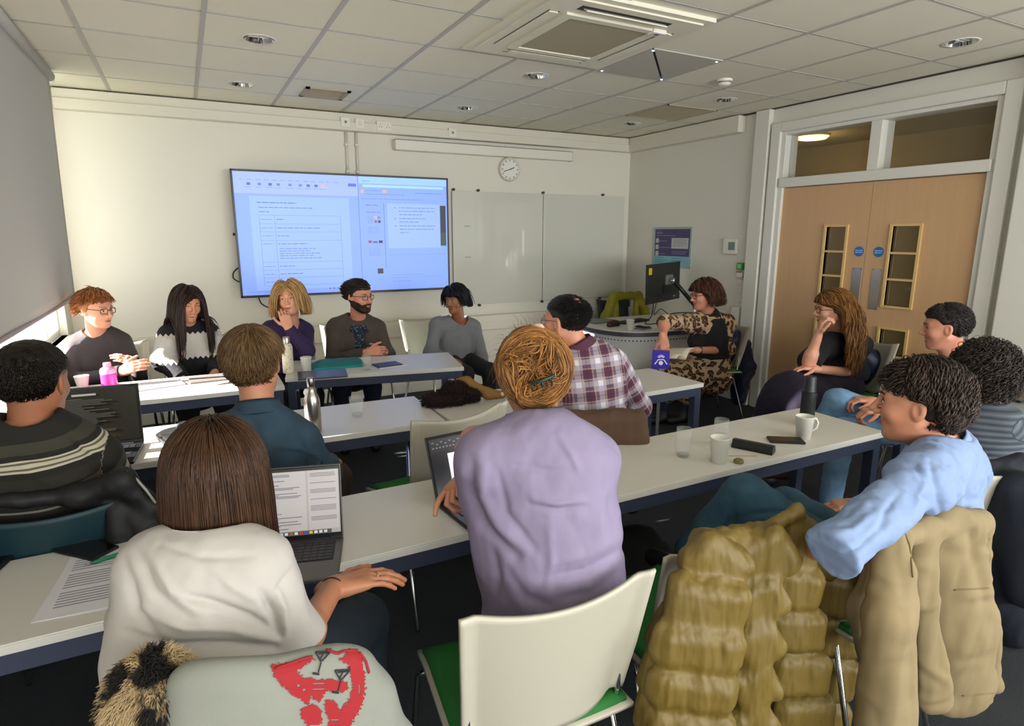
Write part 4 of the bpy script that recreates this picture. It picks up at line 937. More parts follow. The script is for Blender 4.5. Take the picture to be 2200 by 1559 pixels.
# ================================================================ tables and chairs
m_top = M('table_white', '#dad6cd', .32, bump=(700, .02, .001)); m_edge = M('table_edge', '#d8d6d0', .4); m_tfr = M('table_frame_blue', '#3a4056', .4)
TH = .73
def table(nl, nr, depth, label, far_legs=True):
    nl, nr = np.array(nl), np.array(nr); d = nr-nl; L = np.linalg.norm(d); a = math.atan2(d[1], d[0])
    t_ = thing('table', label, 'table', (nl[0], nl[1], 0), a, group='white seminar tables')
    obj('tabletop', G().box((0, 0, TH-.006), (L, depth, TH), bev=.002), m_top, parent=t_); obj('edge_band', G().box((0, -.0004, TH-.027), (L, depth+.0004, TH-.0055), bev=.002), m_edge, parent=t_)
    g_ = .035
    for nm, p, q in (('rail', (.06, .010), (L-.06, g_)), ('rail', (.06, depth-g_), (L-.06, depth-.010)), ('end_rail', (.015, .05), (.04, depth-.05)), ('end_rail', (L-.04, .05), (L-.015, depth-.05))):
        obj(nm, G().box((p[0], p[1], TH-.082), (q[0], q[1], TH-.027), bev=.002), m_tfr, parent=t_)
    leg = mesh('leg', G().box((-.025, -.025, 0), (.025, .025, TH-.027), bev=.003), m_tfr)
    for x in (.035, L-.035):
        for y in (.035, depth-.035): obj('leg', leg, None, parent=t_, T=Matrix.Translation((x, y, 0)))
    return t_
table((.499, 4.09), (1.66, 3.87), .575, 'white table in the panel row, on the right, with the teal folder')
table((-.74, 3.90), (.468, 3.88), .56, 'white table in the panel row, on the left by the window, sunlit')
table((-.70, 2.80), (1.076, 2.75), .53, 'white table of the middle row, on the left, with the steel bottle')
table((1.105, 2.685), (2.80, 2.735), .50, 'white table of the middle row, on the right, with the brown fluffy scarf')
table((-.80, 1.622), (1.03, 1.622), .455, 'white table of the near row, on the left, with papers and open laptop')
table((1.034, 1.622), (2.845, 1.618), .460, 'white table of the near row, on the right, with the mugs and glasses')
# ---- stacking chair with a curved shell back: faces +y, origin on the floor
def chair_proto(back, pad, name='chair', width=1.0):
    c = thing(name, 'x', 'chair')
    def fn(u, v):
        U = u*2-1; w = (.215+.028*v)*width; a = abs(U); x = U*w; z = .475+.365*v+.03*v**3*U*U; y = -.205-.05*v-.02*v*v+.060*U*U*(1-.25*v)
        if a > .84: y -= (a-.84)*.22*(1-.4*abs(v-.5)); 
        if v < .08: z += (.08-v)*.9*(a**6)
        return (x, y, z)
    obj('backrest', G().sheet(fn, 40, 22, .009), back, parent=c, smooth=True)
    def sf(u, v):
        U = u*2-1; V = v*2-1; x = U*.225*(1-.06*V); y = .015+V*.22; z = .452+.012*U*U-.018*max(0, V-.6)*2.5; return (x, y, z)
    obj('seat', G().sheet(sf, 16, 16, .012), back, parent=c, smooth=True)
    def pf(u, v):
        U = u*2-1; V = v*2-1; r = max(abs(U), abs(V))**8; x = U*.212*(1-.06*V); y = .015+V*.207; return (x, y, .470+.012*U*U-.018*max(0, V-.6)*2.5-.010*r)
    obj('seat_pad', G().sheet(pf, 16, 16, .022), pad, parent=c, smooth=True)
    for s_ in (-1, 1):
        x = s_*.215
        obj('front_leg', G().tube([(x*.93, .15, .445), (x*1.02, .20, .40), (x*1.12, .245, .02), (x*1.12, .245, .010)], .0095, 8), m_chrome, parent=c, smooth=True)
        obj('rear_leg', G().tube([(x*.93, -.08, .445), (x*1.0, -.14, .40), (x*1.12, -.25, .02), (x*1.12, -.25, .010)], .0095, 8), m_chrome, parent=c, smooth=True)
        obj('back_support', G().tube([(x*.9, -.12, .445), (x*.95, -.175, .46), (x*.95, -.185, .60)], .008, 8), m_chrome, parent=c, smooth=True)
    obj('crossbar', G().tube([(-.19, .0, .435), (.19, .0, .435)], .009, 8), m_chrome, parent=c, smooth=True)
    return c
m_shell = M('chair_shell_white', '#b2ad9d', .38, bump=(900, .06, .0005)); m_green = M('seat_green', '#1c6a28', .8, bump=(500, .3, .001), var=.1); m_teal = M('chair_teal', '#12333c', .5)
ch0 = chair_proto(m_shell, m_green); used = [False]
def chair(x, y, face, label, group='white shell chairs'):        # face: degrees, direction the chair looks towards, 90 = +y
    rz = math.radians(face-90)
    if not used[0]: used[0] = True; ch0.location = (x, y, 0); ch0.rotation_euler = (0, 0, rz); ch0['label'] = label; ch0['group'] = group; return ch0
    return dup(ch0, (x, y, 0), rz, label, group)
chair(.685, 1.275, 86, 'white shell chair nearest the camera, in the foreground with a green seat')
chair(.90, 2.50, 102, 'empty white shell chair at the middle row, between the denim and lilac shirts').scale = (1, 1, 1.07)
for (x, y, f_, lb) in ((-.50, 5.02, -80, 'white chair of the ginger-haired person by the window'), (.02, 5.10, -84, 'white chair of the person in the black and white jumper'), (.70, 5.08, -84, 'white chair of the blonde person in purple'),
                     (1.24, 5.2, -86, 'white chair of the bearded person in the brown blazer'), (2.00, 5.26, -72, 'white chair of the person in the grey jumper')):
    chair(x, y, f_, lb)
# ================================================================ things on the tables
m_paper = M('paper_white', '#e2e0e4', .7); m_ink = M('ink_grey', '#8d8c93', .8); m_glass = M('clear_glass', '#dfe4e1', .02, alpha=.12, spec=1.0); m_cupw = M('cup_white', '#e4e2da', .4)
m_water = M('water', '#c4cfca', .02, alpha=.14, spec=1.0); m_blk = M('black_plastic', '#17171a', .35); m_blk2 = M('black_rubber', '#0f1012', .6)
def cup(loc, label, r0=.028, r1=.040, h=.085, mt=None, name='paper_cup', grp=None, handle=None):
    c = thing(name, label, 'cup', loc, group=grp); mt = mt or m_cupw
    obj('body', G().lathe([(0, .004), (r0-.002, .004), (r1-.003, h-.002), (r1, h), (r1+.001, h-.004), (r1-.001, h-.006), (r0+.001, .001), (r0-.002, 0), (0, 0)], 28, cap=False), mt, parent=c, smooth=True)
    obj('drink', G().lathe([(0, h*.55), (r0+(r1-r0)*.55-.002, h*.55)], 24, cap=False), M('coffee', '#2a1a12', .1), parent=c)
    if handle is not None:
        P = [(r1-.004, 0, h*.86), (r1+.014, 0, h*.86), (r1+.026, 0, h*.66), (r1+.020, 0, h*.42), (r0+.008, 0, h*.30)]
        P = np.array(P)@rot('Z', handle).T; obj('handle', G().tube(P, .0048, 8), mt, parent=c, smooth=True)
    return c
def tumbler(loc, label, r0, r1, r2, h, water=.0, grp='clear drinking glasses'):
    c = thing('drinking_glass', label, 'glass', loc, group=grp); w = .0022
    z = [0, .006, h*.35, h*.7, h]; r = [r0*.9, r0, r1, (r1+r2)/2, r2]
    prof = [(0, 0)]+[(a, b) for a, b in zip(r, z)]+[(r2-w, h)]+[(a-w, max(b, .011)) for a, b in zip(r[::-1], z[::-1])][1:]+[(0, .011)]
    obj('body', G().lathe(prof, 32, cap=False), m_glass, parent=c, smooth=True)
    if water: obj('water', G().lathe([(0, .0115), (r0-w*1.2, .0115), (r0+(r1-r0)*.5-w*1.2, water), (0, water)], 28, cap=False), m_water, parent=c, smooth=True)
    return c
# -- panel row, left
cup((-.62, 4.40, TH), 'white paper cup beside the pink bottle in front of the ginger-haired person', .026, .040, .075)
b = thing('water_bottle', 'bright pink plastic bottle of drink with a pale cap', 'bottle', (-.475, 4.33, TH))
m_pk = M('pink_plastic', '#f03cae', .25, emit=None); m_pk2 = M('pink_frosted', '#f2a6cf', .35)
obj('drink_body', G().lathe([(0, 0), (.040, .001), (.043, .008), (.043, .085), (.0425, .09), (0, .09)], 28, cap=False), m_pk, parent=b, smooth=True)
obj('upper_body', G().lathe([(.043, .09), (.043, .108), (.038, .12), (.024, .128)], 28, cap=False), m_pk2, parent=b, smooth=True)
obj('cap', G().lathe([(0, .155), (.019, .155), (.021, .15), (.021, .125), (0, .125)], 24, cap=False), m_pk2, parent=b, auto=30)
def box_thing(name, label, cat, loc, rz, sx, sy, sz, mt, part='cover', bev=.003, grp=None, mats=None):
    t_ = thing(name, label, cat, loc, rz, group=grp); obj(part, G().box((-sx/2, -sy/2, 0), (sx/2, sy/2, sz), bev=bev), mt, parent=t_); return t_
t_ = box_thing('notebook', 'open pad of white paper beside the pink bottle', 'notebook', (-.24, 4.26, TH), .25, .30, .21, .008, m_paper, 'pages', .001); obj('cover', G().box((-.152, -.107, 0), (.152, .107, .0025)), M('lilac_card', '#a89ab4', .6), parent=t_)
pn = thing('pen', 'dark pen lying on the white pad beside the pink bottle', 'pen', (-.34, 4.15, TH+.006), .1); obj('barrel', G().tube([(-.07, 0, 0), (.06, 0, 0), (.07, 0, 0)], [.004, .004, .001], 8), M('pen_brown', '#5a3b34', .4), parent=pn, smooth=True)
box_thing('folder', 'flat grey document folder in front of the person in the black and white jumper', 'folder', (.12, 4.30, TH), .06, .34, .20, .010, M('folder_grey', '#6c6662', .5), 'cover')
box_thing('paper', 'cream sheet of paper between the white pad and the grey folder', 'paper', (-.09, 4.36, TH), .1, .18, .12, .002, M('paper_cream2', '#d6cfb4', .7), 'sheet', .0005)
pn = thing('pen', 'brown pen lying in the sun patch on the panel table', 'pen', (.17, 4.10, TH+.005), .06); obj('barrel', G().tube([(-.07, 0, 0), (.06, 0, 0), (.07, 0, 0)], [.0045, .0045, .001], 8), M('pen_brown'), parent=pn, smooth=True); obj('clip', G().box((.02, -.001, .004), (.055, .001, .007)), m_chrome, parent=pn)
# -- panel row, right
fl = thing('insulated_flask', 'tall cream patterned flask with a metal cap beside the paper cup', 'flask', (.545, 4.25, TH))
t = NT('flask_pattern'); c_ = t.coord(); v_ = t.vor(c_, 60); t.l.new(t.ramp(v_.outputs[0], [(.0, S('#6f7a4a')), (.2, S('#b9a56a')), (.27, S('#ded6bd')), (1, S('#e2dac4'))]), t.b.inputs['Base Color']); m_fl = t.m
obj('body', G().lathe([(0, 0), (.033, 0), (.036, .005), (.036, .175), (.032, .19), (.024, .2), (0, .2)], 28, cap=False), m_fl, parent=fl, smooth=True); obj('cap', G().lathe([(0, .245), (.020, .245), (.023, .24), (.023, .2), (0, .2)], 24, cap=False), m_steel, parent=fl, auto=35)
cup((.66, 4.235, TH), 'white paper cup between the cream flask and the teal folder', .026, .038, .10)
tf = thing('folder', 'teal zipped folder bulging on the panel table', 'folder', (.89, 4.335, TH), -.12); m_tl = M('teal_fabric', '#0f6f72', .6, bump=(200, .2, .002))
def fn(u, v): U, V = u*2-1, v*2-1; e = (1-abs(U)**6)*(1-abs(V)**6); return (U*.18*(1-.02*V), V*.12, .006+e*(.022+.026*(u*.9)+.008*math.sin(u*7)))
obj('cover', G().sheet(fn, 24, 16, 0), m_tl, parent=tf, smooth=True); obj('base', G().box((-.178, -.118, 0), (.178, .118, .008), bev=.003), M('teal_light', '#18a6a0', .5), parent=tf)
obj('zip', G().tube([(-.17, -.121, .010), (.17, -.121, .012)], .003, 6), M('teal_light'), parent=tf)
lp = box_thing('laptop', 'closed silver laptop lying on the panel table below the cream flask', 'laptop', (.73, 4.065, TH), -.14, .31, .215, .014, M('laptop_silver', '#5f6070', .35, metal=.6), 'lid', .005); obj('base', G().box((-.152, -.105, -.0), (.152, .105, .006)), M('laptop_base', '#44454e', .4), parent=lp)
tumbler((1.035, 4.10, TH), 'clear glass of water on the panel table beside the teal folder', .024, .029, .032, .105, .04)
nb = box_thing('notebook', 'dark blue notebook on white paper on the panel table, right of the glass', 'notebook', (1.20, 4.17, TH), .12, .18, .13, .012, M('navy_cover', '#2d3350', .45), 'cover'); obj('pages', G().box((-.088, -.075, 0), (.12, .062, .004)), m_paper, parent=nb)
# -- middle row
st = thing('water_bottle', 'tall brushed steel bottle on the middle row table', 'bottle', (.46, 2.87, TH)); 
obj('body', G().lathe([(0, 0), (.034, 0), (.037, .006), (.037, .135), (.034, .165), (.024, .19), (.0175, .205), (.0165, .222), (0, .222)], 36, cap=False), m_steel, parent=st, smooth=True); obj('cap', G().lathe([(0, .262), (.016, .262), (.018, .258), (.018, .226), (.0165, .222), (0, .222)], 28, cap=False), M('steel_dark', '#8a8782', .3, metal=1), parent=st, auto=35)
tumbler((.70, 3.02, TH), 'clear faceted glass on the middle row table right of the steel bottle', .026, .033, .037, .105, .02)
cp = thing('bottle_stopper', 'small black and cream stopper beside the steel bottle', 'stopper', (.415, 2.90, TH)); obj('stem', G().lathe([(0, 0), (.017, 0), (.017, .022), (0, .022)], 20, cap=False), M('stopper_olive', '#7f7c58', .5), parent=cp, auto=35); obj('cap', G().lathe([(0, .052), (.015, .052), (.02, .046), (.02, .022), (0, .022)], 20, cap=False), m_blk, parent=cp, auto=35)
a = np.linspace(0, 2*PI, 25); obj('ring', G().tube(np.stack([-.045+.022*np.cos(a), 0*a, .026+.022*np.sin(a)], 1), .0025, 6, cap=False), m_chrome, parent=cp, smooth=True)
pk = thing('conference_phone', 'flat black conference speaker with a raised knob on the middle row table', 'speaker', (-.06, 3.07, TH), .3)
def tri(r0, amp, n=48): return [(1+amp*math.cos(3*q))*r0 for q in np.linspace(0, 2*PI, n, endpoint=False)]
def trip(r0, amp, z0, z1): q = np.linspace(0, 2*PI, 48, endpoint=False); r = np.array(tri(r0, amp)); return [(a_*1.25, b_) for a_, b_ in zip(r*np.cos(q), r*np.sin(q))], z0, z1
obj('base', G().prism(*trip(.112, .14, .004, .020)), m_blk2, parent=pk, auto=40); obj('upper_shell', G().prism(*trip(.100, .12, .020, .030)), m_blk, parent=pk, auto=40)
obj('knob', G().lathe([(.035, .030), (.040, .034), (.036, .062), (.028, .070), (0, .070)], 28, (-.01, .0, 0), cap=False), m_blk, parent=pk, auto=40); obj('logo_patch', G().box((.05, .01, .030), (.08, .02, .0306)), m_grey, parent=pk)
# -- near row, right
tumbler((1.765, 1.815, TH), 'tall clear glass on the near table, left of the white paper cup', .024, .036, .031, .125, .012)
tumbler((2.00, 1.835, TH), 'tall clear glass of water behind the white cup and the green lid', .024, .036, .031, .125, .055)
cup((1.85, 1.70, TH), 'white straight cup between the two tall glasses on the near table', .030, .040, .108, name='cup')
cup((2.42, 1.74, TH), 'white mug with a handle beside the black flask', .030, .041, .105, name='mug', handle=-.35)
fk = thing('insulated_flask', 'tall matt black flask at the far end of the near table', 'flask', (2.60, 1.86, TH)); obj('body', G().lathe([(0, 0), (.031, 0), (.0335, .004), (.0335, .17), (0, .17)], 32, cap=False), M('flask_black', '#141a1a', .45), parent=fk, auto=35); obj('cap', G().lathe([(0, .245), (.024, .245), (.026, .24), (.0285, .18), (.031, .172), (0, .172)], 32, cap=False), M('flask_black'), parent=fk, auto=35)
sc_ = thing('glasses_case', 'long black glasses case on the near table', 'case', (2.09, 1.735, TH), -1.38+.25); P = [(-.025, 0), (.025, 0), (.027, .012), (.016, .034), (-.010, .036), (-.027, .014)]
g = G(); g.prism(P, -.085, .085, T=(np.array([[0, 0, 1], [1, 0, 0], [0, 1, 0.]]), (0, 0, 0))); obj('case_body', g, M('case_black', '#0e1418', .35), parent=sc_); obj('seam', G().box((-.0855, -.0275, .0125), (.0855, .0275, .0135)), M('case_seam', '#2d2a24', .5), parent=sc_)
li = thing('green_cap', 'small olive green lid between the cup and the glasses case', 'lid', (1.915, 1.655, TH)); obj('lid', G().lathe([(0, .016), (.015, .016), (.019, .012), (.020, .003), (.018, 0), (0, 0)], 24, cap=False), M('olive_lid', '#6f7140', .5), parent=li, auto=40); obj('rim', G().lathe([(.019, .004), (.0205, .004), (.0205, .007), (.019, .007)], 24, cap=False), M('olive_rim', '#848551', .5), parent=li)
sk_ = thing('stirring_stick', 'thin wooden stirring stick beside the olive lid', 'stick', (1.99, 1.70, TH+.001), -.5); obj('stick', G().box((-.06, -.003, 0), (.06, .003, .0015)), M('birch', '#c9a878', .6), parent=sk_)
def phone(loc, rz, label, sx=.075, sy=.15):
    p_ = thing('phone', label, 'phone', loc, rz); obj('case', G().box((-sx/2, -sy/2, 0), (sx/2, sy/2, .011), bev=.005), m_blk2, parent=p_); obj('screen', G().box((-sx/2+.004, -sy/2+.004, .0108), (sx/2-.004, sy/2-.004, .0114), bev=.0002), M('phone_screen', '#0a0a0c', .08), parent=p_); return p_
phone((2.31, 1.745, TH), .95, 'black phone lying in front of the white mug')
# -- near row, left
phone((-.34, 2.045, TH), .75, 'large black phone on the near table beside the papers', .085, .17)
pa = thing('document', 'printed sheet of white paper on the near table by the woman in white', 'paper', (-.26, 1.84, TH), -.12); obj('sheet', G().box((-.13, -.165, 0), (.13, .165, .001)), m_paper, parent=pa)
obj('sheet', G().box((-.125, -.16, .001), (.135, .17, .002), T=(rot('Z', .05), (0, 0, 0))), m_paper, parent=pa)
for k in range(20): 
    if k % 7 != 5: obj('text_line', G().box((-.105, .13-k*.0135, .002), (.105-.03*(k % 3 == 2)-.05*(k % 7 == 4), .1345-k*.0135, .0023), T=(rot('Z', .05), (0, 0, 0))), m_ink, parent=pa)
pn = thing('pen', 'green pen lying on the printed sheet', 'pen', (-.255, 1.955, TH+.008), .32); obj('barrel', G().tube([(-.062, 0, 0), (-.05, 0, 0), (.06, 0, 0), (.065, 0, 0)], [.003, .0055, .0055, .003], 10), M('pen_green', '#0b7a55', .25), parent=pn, smooth=True); obj('tip', G().tube([(-.078, 0, 0), (-.062, 0, 0)], [.0008, .0034], 8), m_steel, parent=pn, smooth=True)
q_ = atz(-10, 1215, TH); tb = box_thing('tablet', 'dark tablet case at the left edge of the near table', 'tablet', (q_[0]-.07, q_[1]+.03, TH), -.25, .21, .28, .012, m_blk2, 'case', .005); obj('screen', G().box((-.095, -.13, .0118), (.095, .13, .0124)), M('phone_screen'), parent=tb)
# ---- open laptops: hinge centre, direction facing the user (rz), sizes
def laptop(label, hinge, rz, w, d, h, tilt, shell, bezel, keys, screen, nk=(13, 5), palm=.36, pad=None, kb_in=.02, keycol=None):
    l = thing('laptop', label, 'laptop', hinge, rz); R_ = rot('X', -tilt)
    obj('base', G().box((-w/2, -d, 0), (w/2, .004, .013), bev=.004), shell, parent=l); obj('keyboard_well', G().box((-w/2+kb_in, -d*(1-palm), .0125), (w/2-kb_in, -.022, .0135)), keys, parent=l)
    km = mesh('key', G().box((-.5, -.5, 0), (.5, .5, 1), bev=.0), keycol or keys); kw = (w-2*kb_in-.01)/nk[0]; kd = (d*(1-palm)-.022-.008)/nk[1]
    for j in range(nk[1]):
        for i in range(nk[0]):
            if j == 0 and 3 <= i <= 8:
                if i > 3: continue
                sx, cx_ = kw*6-.003, -w/2+kb_in+.005+kw*6
            else: sx, cx_ = kw-.003, -w/2+kb_in+.005+kw*(i+.5)
            obj('key', km, None, parent=l, T=Matrix.Translation((cx_, -d*(1-palm)+.004+kd*(j+.5), .0134))@Matrix.Diagonal((sx, kd-.003, .0016, 1)))
    if pad: obj('touchpad', G().box((-pad/2, -d+.012, .0128), (pad/2, -d*(1-palm)-.008, .0134)), M('touchpad', '#4c4a4a', .3), parent=l)
    T_ = (R_, (0, 0, .012)); lid = obj('lid', G().box((-w/2, 0, 0), (w/2, .006, h), T=T_, bev=.003), shell, parent=l)
    obj('bezel', G().box((-w/2+.003, -.0012, .004), (w/2-.003, 0, h-.003), T=T_), bezel, parent=lid)
    obj('hinge', G().tube([(-w*.4, .002, .012), (w*.4, .002, .012)], .006, 8), bezel, parent=l)
    def put(name, a, b_, c, e, mt, lv=1):
        obj(name, G().box((-w/2+a*w, -.0012-.0004*lv, h*(1-e)), (-w/2+b_*w, -.001, h*(1-c)), T=T_), mt, parent=lid)
    screen(put, G, lid, T_, w, h); return l
def lines(lid, T_, w, h, rows, mt, name='screen_text', y=-.0024):
    g_ = G()
    for a, b_, c, t__ in rows: g_.box((-w/2+a*w, y, h*(1-c-t__)), (-w/2+b_*w, y+.0006, h*(1-c)), T=T_)
    o = obj(name, g_, mt, parent=lid); o['kind'] = 'stuff'
def emm(name, col='#ffffff', s=1): return M(name, col, .3, emit=col, es=s)
rl = random.Random(5)
def scr_mac(put, G_, lid, T_, w, h):
    put('screen', .02, .98, .03, .925, emm('mac_screen', '#a8a2a0', .42)); put('menu_bar', .02, .98, .03, .062, emm('mac_menu', '#3b4038', .2), 2); put('dock', .1, .9, .872, .922, emm('mac_dock', '#5d5a55', .25), 2)
    put('window_page', .03, .695, .065, .865, emm('mac_page', '#b4afae', .45), 2); put('side_page', .71, .97, .065, .865, emm('mac_page'), 2)
    rows = []; c = .10
    while c < .84:
        rows.append((.06, .06+rl.uniform(.15, .62) if rl.random() > .12 else .12, c, .009)); c += .019+(.02 if rl.random() > .8 else 0)
    c = .10
    while c < .80: rows.append((.73, .95, c, .007)); c += .02+(.07 if rl.random() > .5 else 0)
    lines(lid, T_, w, h, rows, emm('mac_text', '#77747a', .25), y=-.0028)
    cols = ['#c9d4d8', '#a8642a', '#d8d8d8', '#c23a3a', '#3a58b8', '#d8b83a', '#d8d8d8', '#d8d8d8', '#c9d4d8']
    for k in range(18): put('dock_icon', .12+k*.042, .148+k*.042, .88, .914, emm('icon_'+cols[k % 9][1:], cols[k % 9], .4), 4)
m_alu = M('aluminium_grey', '#6b6865', .4, metal=.7); m_kb = M('key_black', '#151517', .5)
laptop('open grey laptop with a text document on screen, in front of the woman in white', (.185, 1.80, TH), -.28, .335, .232, .222, .20, m_alu, m_blk, m_kb, scr_mac, nk=(14, 6), palm=.42, pad=.12, keycol=M('key_dark', '#26262a', .4))
def scr_dark(put, G_, lid, T_, w, h):
    put('screen', .03, .97, .04, .92, emm('dark_screen', '#26261f', .16)); put('title_strip', .38, .60, .11, .145, emm('strip', '#8f918a', .35), 2)
    rows = []; c = .19
    while c < .80: rows.append((.18, .18+rl.uniform(.25, .58), c, .008)); c += .024
    lines(lid, T_, w, h, rows, emm('dark_text', '#5c5d54', .2)); lines(lid, T_, w, h, [(.40+k*.028, .415+k*.028, .84, .012) for k in range(12)], emm('dark_icons', '#a3a39a', .3))
p0 = atz(150, 950, TH); p1 = atz(331, 942, TH)
laptop('open black laptop with a dark page of text, in front of the man in stripes', (-.435, 3.06, TH), -.10, .40, .255, .262, .12, m_blk, m_blk2, m_kb, scr_dark, nk=(15, 5), palm=.36, keycol=M('key_dark'))
def scr_word(put, G_, lid, T_, w, h):
    put('screen', .03, .97, .05, .93, emm('word_screen', '#2a2830', .18)); put('ribbon', .04, .96, .08, .26, emm('word_ribbon', '#33313a', .2), 2); put('page', .22, .78, .30, .92, emm('word_page', '#e2dcf0', .85), 2)
    lines(lid, T_, w, h, [(.06+k*.05, .085+k*.05, .10+.03*(k % 2), .014) for k in range(16)]+[(.06+k*.04, .08+k*.04, .18, .02) for k in range(20)], emm('word_icons', '#8f8f96', .3)); lines(lid, T_, w, h, [(.40, .52, .42+k*.10, .012) for k in range(4)], emm('word_text', '#8f8aa4', .5), y=-.0028)
laptop('open black laptop with a dark editor and a white page, under the woman in lilac', (.845, 1.86, TH), .10, .33, .225, .225, .36, m_blk, m_blk2, m_kb, scr_word, nk=(14, 5), palm=.38, pad=.11, keycol=M('key_dark'))
# ---- clothing materials
def cloth(name, col, rough=.85, b=(300, .25, .002), var=.08, sheen=.0): return M(name, col, rough, bump=b, var=var, sheen=sheen, vscale=9)
def dn(pos): d = CAM-np.asarray(pos); d[2] = 0; return unit(d)       # horizontally towards the viewer's standpoint
RT = CR.copy()
def comb_down(d, p): return np.stack([d[:, 0]*.6, d[:, 1]*.4-.1, np.full(len(d), -.9)], 1)
def comb_back(d, p): return np.stack([d[:, 0]*.3, np.full(len(d), -.8), .3-d[:, 2]*.6], 1)
def comb_part(px=-.2, dn_=.55):
    def fn(d, p): sgn = np.where(d[:, 0] > px, 1, -1); return np.stack([sgn*.8*(1-np.abs(d[:, 0])*.6), -.25*np.ones(len(d)), -dn_-.4*np.abs(d[:, 0])], 1)
    return fn
def comb_crown(down=.35, cx=0., cy=-.35, cz=.94):
    cr = unit((cx, cy, cz))
    def fn(d, p): k = d@cr; v = d*1.0-cr*k[:, None]; v /= np.linalg.norm(v, axis=1)[:, None]+1e-6; return v+np.array([0, 0, -down])
    return fn
def comb_fringe(d, p): return np.stack([d[:, 0]*.4+.45, np.where(d[:, 1] > -.1, .6, -.3), -.35-.5*np.clip(-d[:, 2], 0, 1)], 1)
def hair(B, style, dark, light, n=700, name='hair', w=.005, seed=3, shell=True, shell_kw=None, **kw):
    mt = hair_mat('hair_'+dark[1:]+light[1:], dark, light); c, R, s, root = B['head'], B['R'], B.get('s', 1.0), B['root']; put = B['put']
    if shell:
        sk = dict(t=.006); sk.update(shell_kw or {}); me = nmesh('hair', [nets(hair_shell(c, R, s, **sk), .005)], mt, lambda V: .0025*fbm(V*60, 2), {'hc': lambda V: np.full((len(V), 3), .25)}); put(obj('hair', me, None, parent=root))
    if shell: kw.setdefault('ro', (sk['t'] if shell else 0)*.55)
    T, nr, rg = locks(c, R, s, n, seed=seed, w=w, **kw); o = lock_mesh('hair_strands', T, nr, rg, c, R, w, mt, root); put(o); return o
SK1 = skin_mat('skin_fair', '#d9a184'); SK2 = skin_mat('skin_light', '#c98f70'); SK3 = skin_mat('skin_tan', '#a06a4c'); SK4 = skin_mat('skin_rosy', '#cf9277')
# P1: ginger hair, dark glasses, dark jumper
h = at(206, 664, 4.85); N = at(207, 717, 4.92)
B = mkB(h, 42, -6, 0, N=N, SA=at(168, 738, 4.95), SB=at(262, 736, 4.93), EA=at(150, 822, 4.80), WA=at(262, 797, 4.58), EB=at(298, 815, 4.86), WB=at(300, 786, 4.66), pelvis=(N[0], 5.0, .53), skin=SK1, w=.165, ww=.155, face=dict(wide=1.03, jaw=1.08), bust=1,
        PA=dict(f=RT+UP*.35, n=-dn(h)*.6-UP*.3, td=UP, curl=.35), PB=dict(f=-RT*.8+UP*.45+dn(h)*.3, n=-UP*.6-dn(h)*.3, td=UP, curl=.25))
person('person', 'seated person with short ginger hair and dark glasses beside the window, hands together', B)
face(B, brow='#8a5a3a', lip='#b06a5a', glasses=('#22262a', .024, .018, .0022), smile=.1)
hair(B, 's', '#7a4526', '#d08a55', n=900, w=.005, comb=comb_fringe, length=.042, lift=.40, grav=.05, stay=.3, jitter=.25, bulk=.016, front=.45, nape=-.5, shell_kw=dict(t=.013))
wear(B, 'jumper', shirt(B, neck=.066), cloth('jumper_charcoal', '#3b3436'), disp=folds(B, .006, 9, 1))
wear(B, 'trousers', trousers(B), cloth('trousers_black', '#1c1c20'), h=.012); shoes(B, M('shoe_black', '#141416', .5))
# P2: long black hair, black and white jumper
h = at(402, 652, 4.85); N = at(404, 702, 4.93)
t = NT('jumper_black_white'); c_ = t.coord(); s_ = t.sep(c_); zz = t.math('ADD', s_[2], t.math('MULTIPLY', t.math('PINGPONG', t.math('MULTIPLY', s_[0], 60), 1), .018))
band = t.math('MULTIPLY', t.math('GREATER_THAN', zz, .79), t.math('LESS_THAN', zz, .965))
t.l.new(t.mix(band, S('#17171b'), S('#c9c4bc')), t.b.inputs['Base Color']); t.b.inputs['Roughness'].default_value = .9; t.bump(t.noise(c_, 120, 3), .5, .004); m_bw = t.m
B = mkB(h, 22, -12, 4, s=.97, N=N, SA=at(366, 722, 4.93), SB=at(448, 718, 4.96), EA=at(352, 775, 4.78), WA=at(392, 812, 4.62), EB=at(482, 765, 4.93), WB=at(462, 800, 4.74), pelvis=(N[0]+.01, 5.0, .53), skin=SK2, w=.15, ww=.14, face=dict(smile=1, open_=.5), bust=1,
        PB=dict(f=-RT*.6-UP*.7+dn(h)*.4, n=-RT, curl=.5))
person('person', 'smiling person with long dark straight hair in a black jumper with a white band', B)
face(B, brow='#2a1c16', lip='#a8544c', smile=1, teeth=1, closed=.7, open_=.5)
col2 = [(np.array([0, -.03, -.10]), np.array([0, -.04, -.40]), .16)]
hair(B, 's', '#120c0b', '#3a231c', n=1100, w=.0055, comb=comb_part(-.1, .5), length=.42, lift=.15, grav=.5, steps=14, jitter=.06, bulk=.022, front=.46, nape=-.4, clear=(.067, .064, -.1), collide=[(np.array([-.13, 0, -.20]), np.array([.13, 0, -.20]), .085), (np.array([0, -.02, -.06]), np.array([0, -.04, -.3]), .09)], shell_kw=dict(t=.010, low=-.075))
wear(B, 'jumper', shirt(B, t=.016, st=.034, neck=.057), m_bw, disp=folds(B, .006, 11, 4))
wear(B, 'trousers', trousers(B), M('trousers_black'), h=.012); shoes(B, M('shoe_black'))
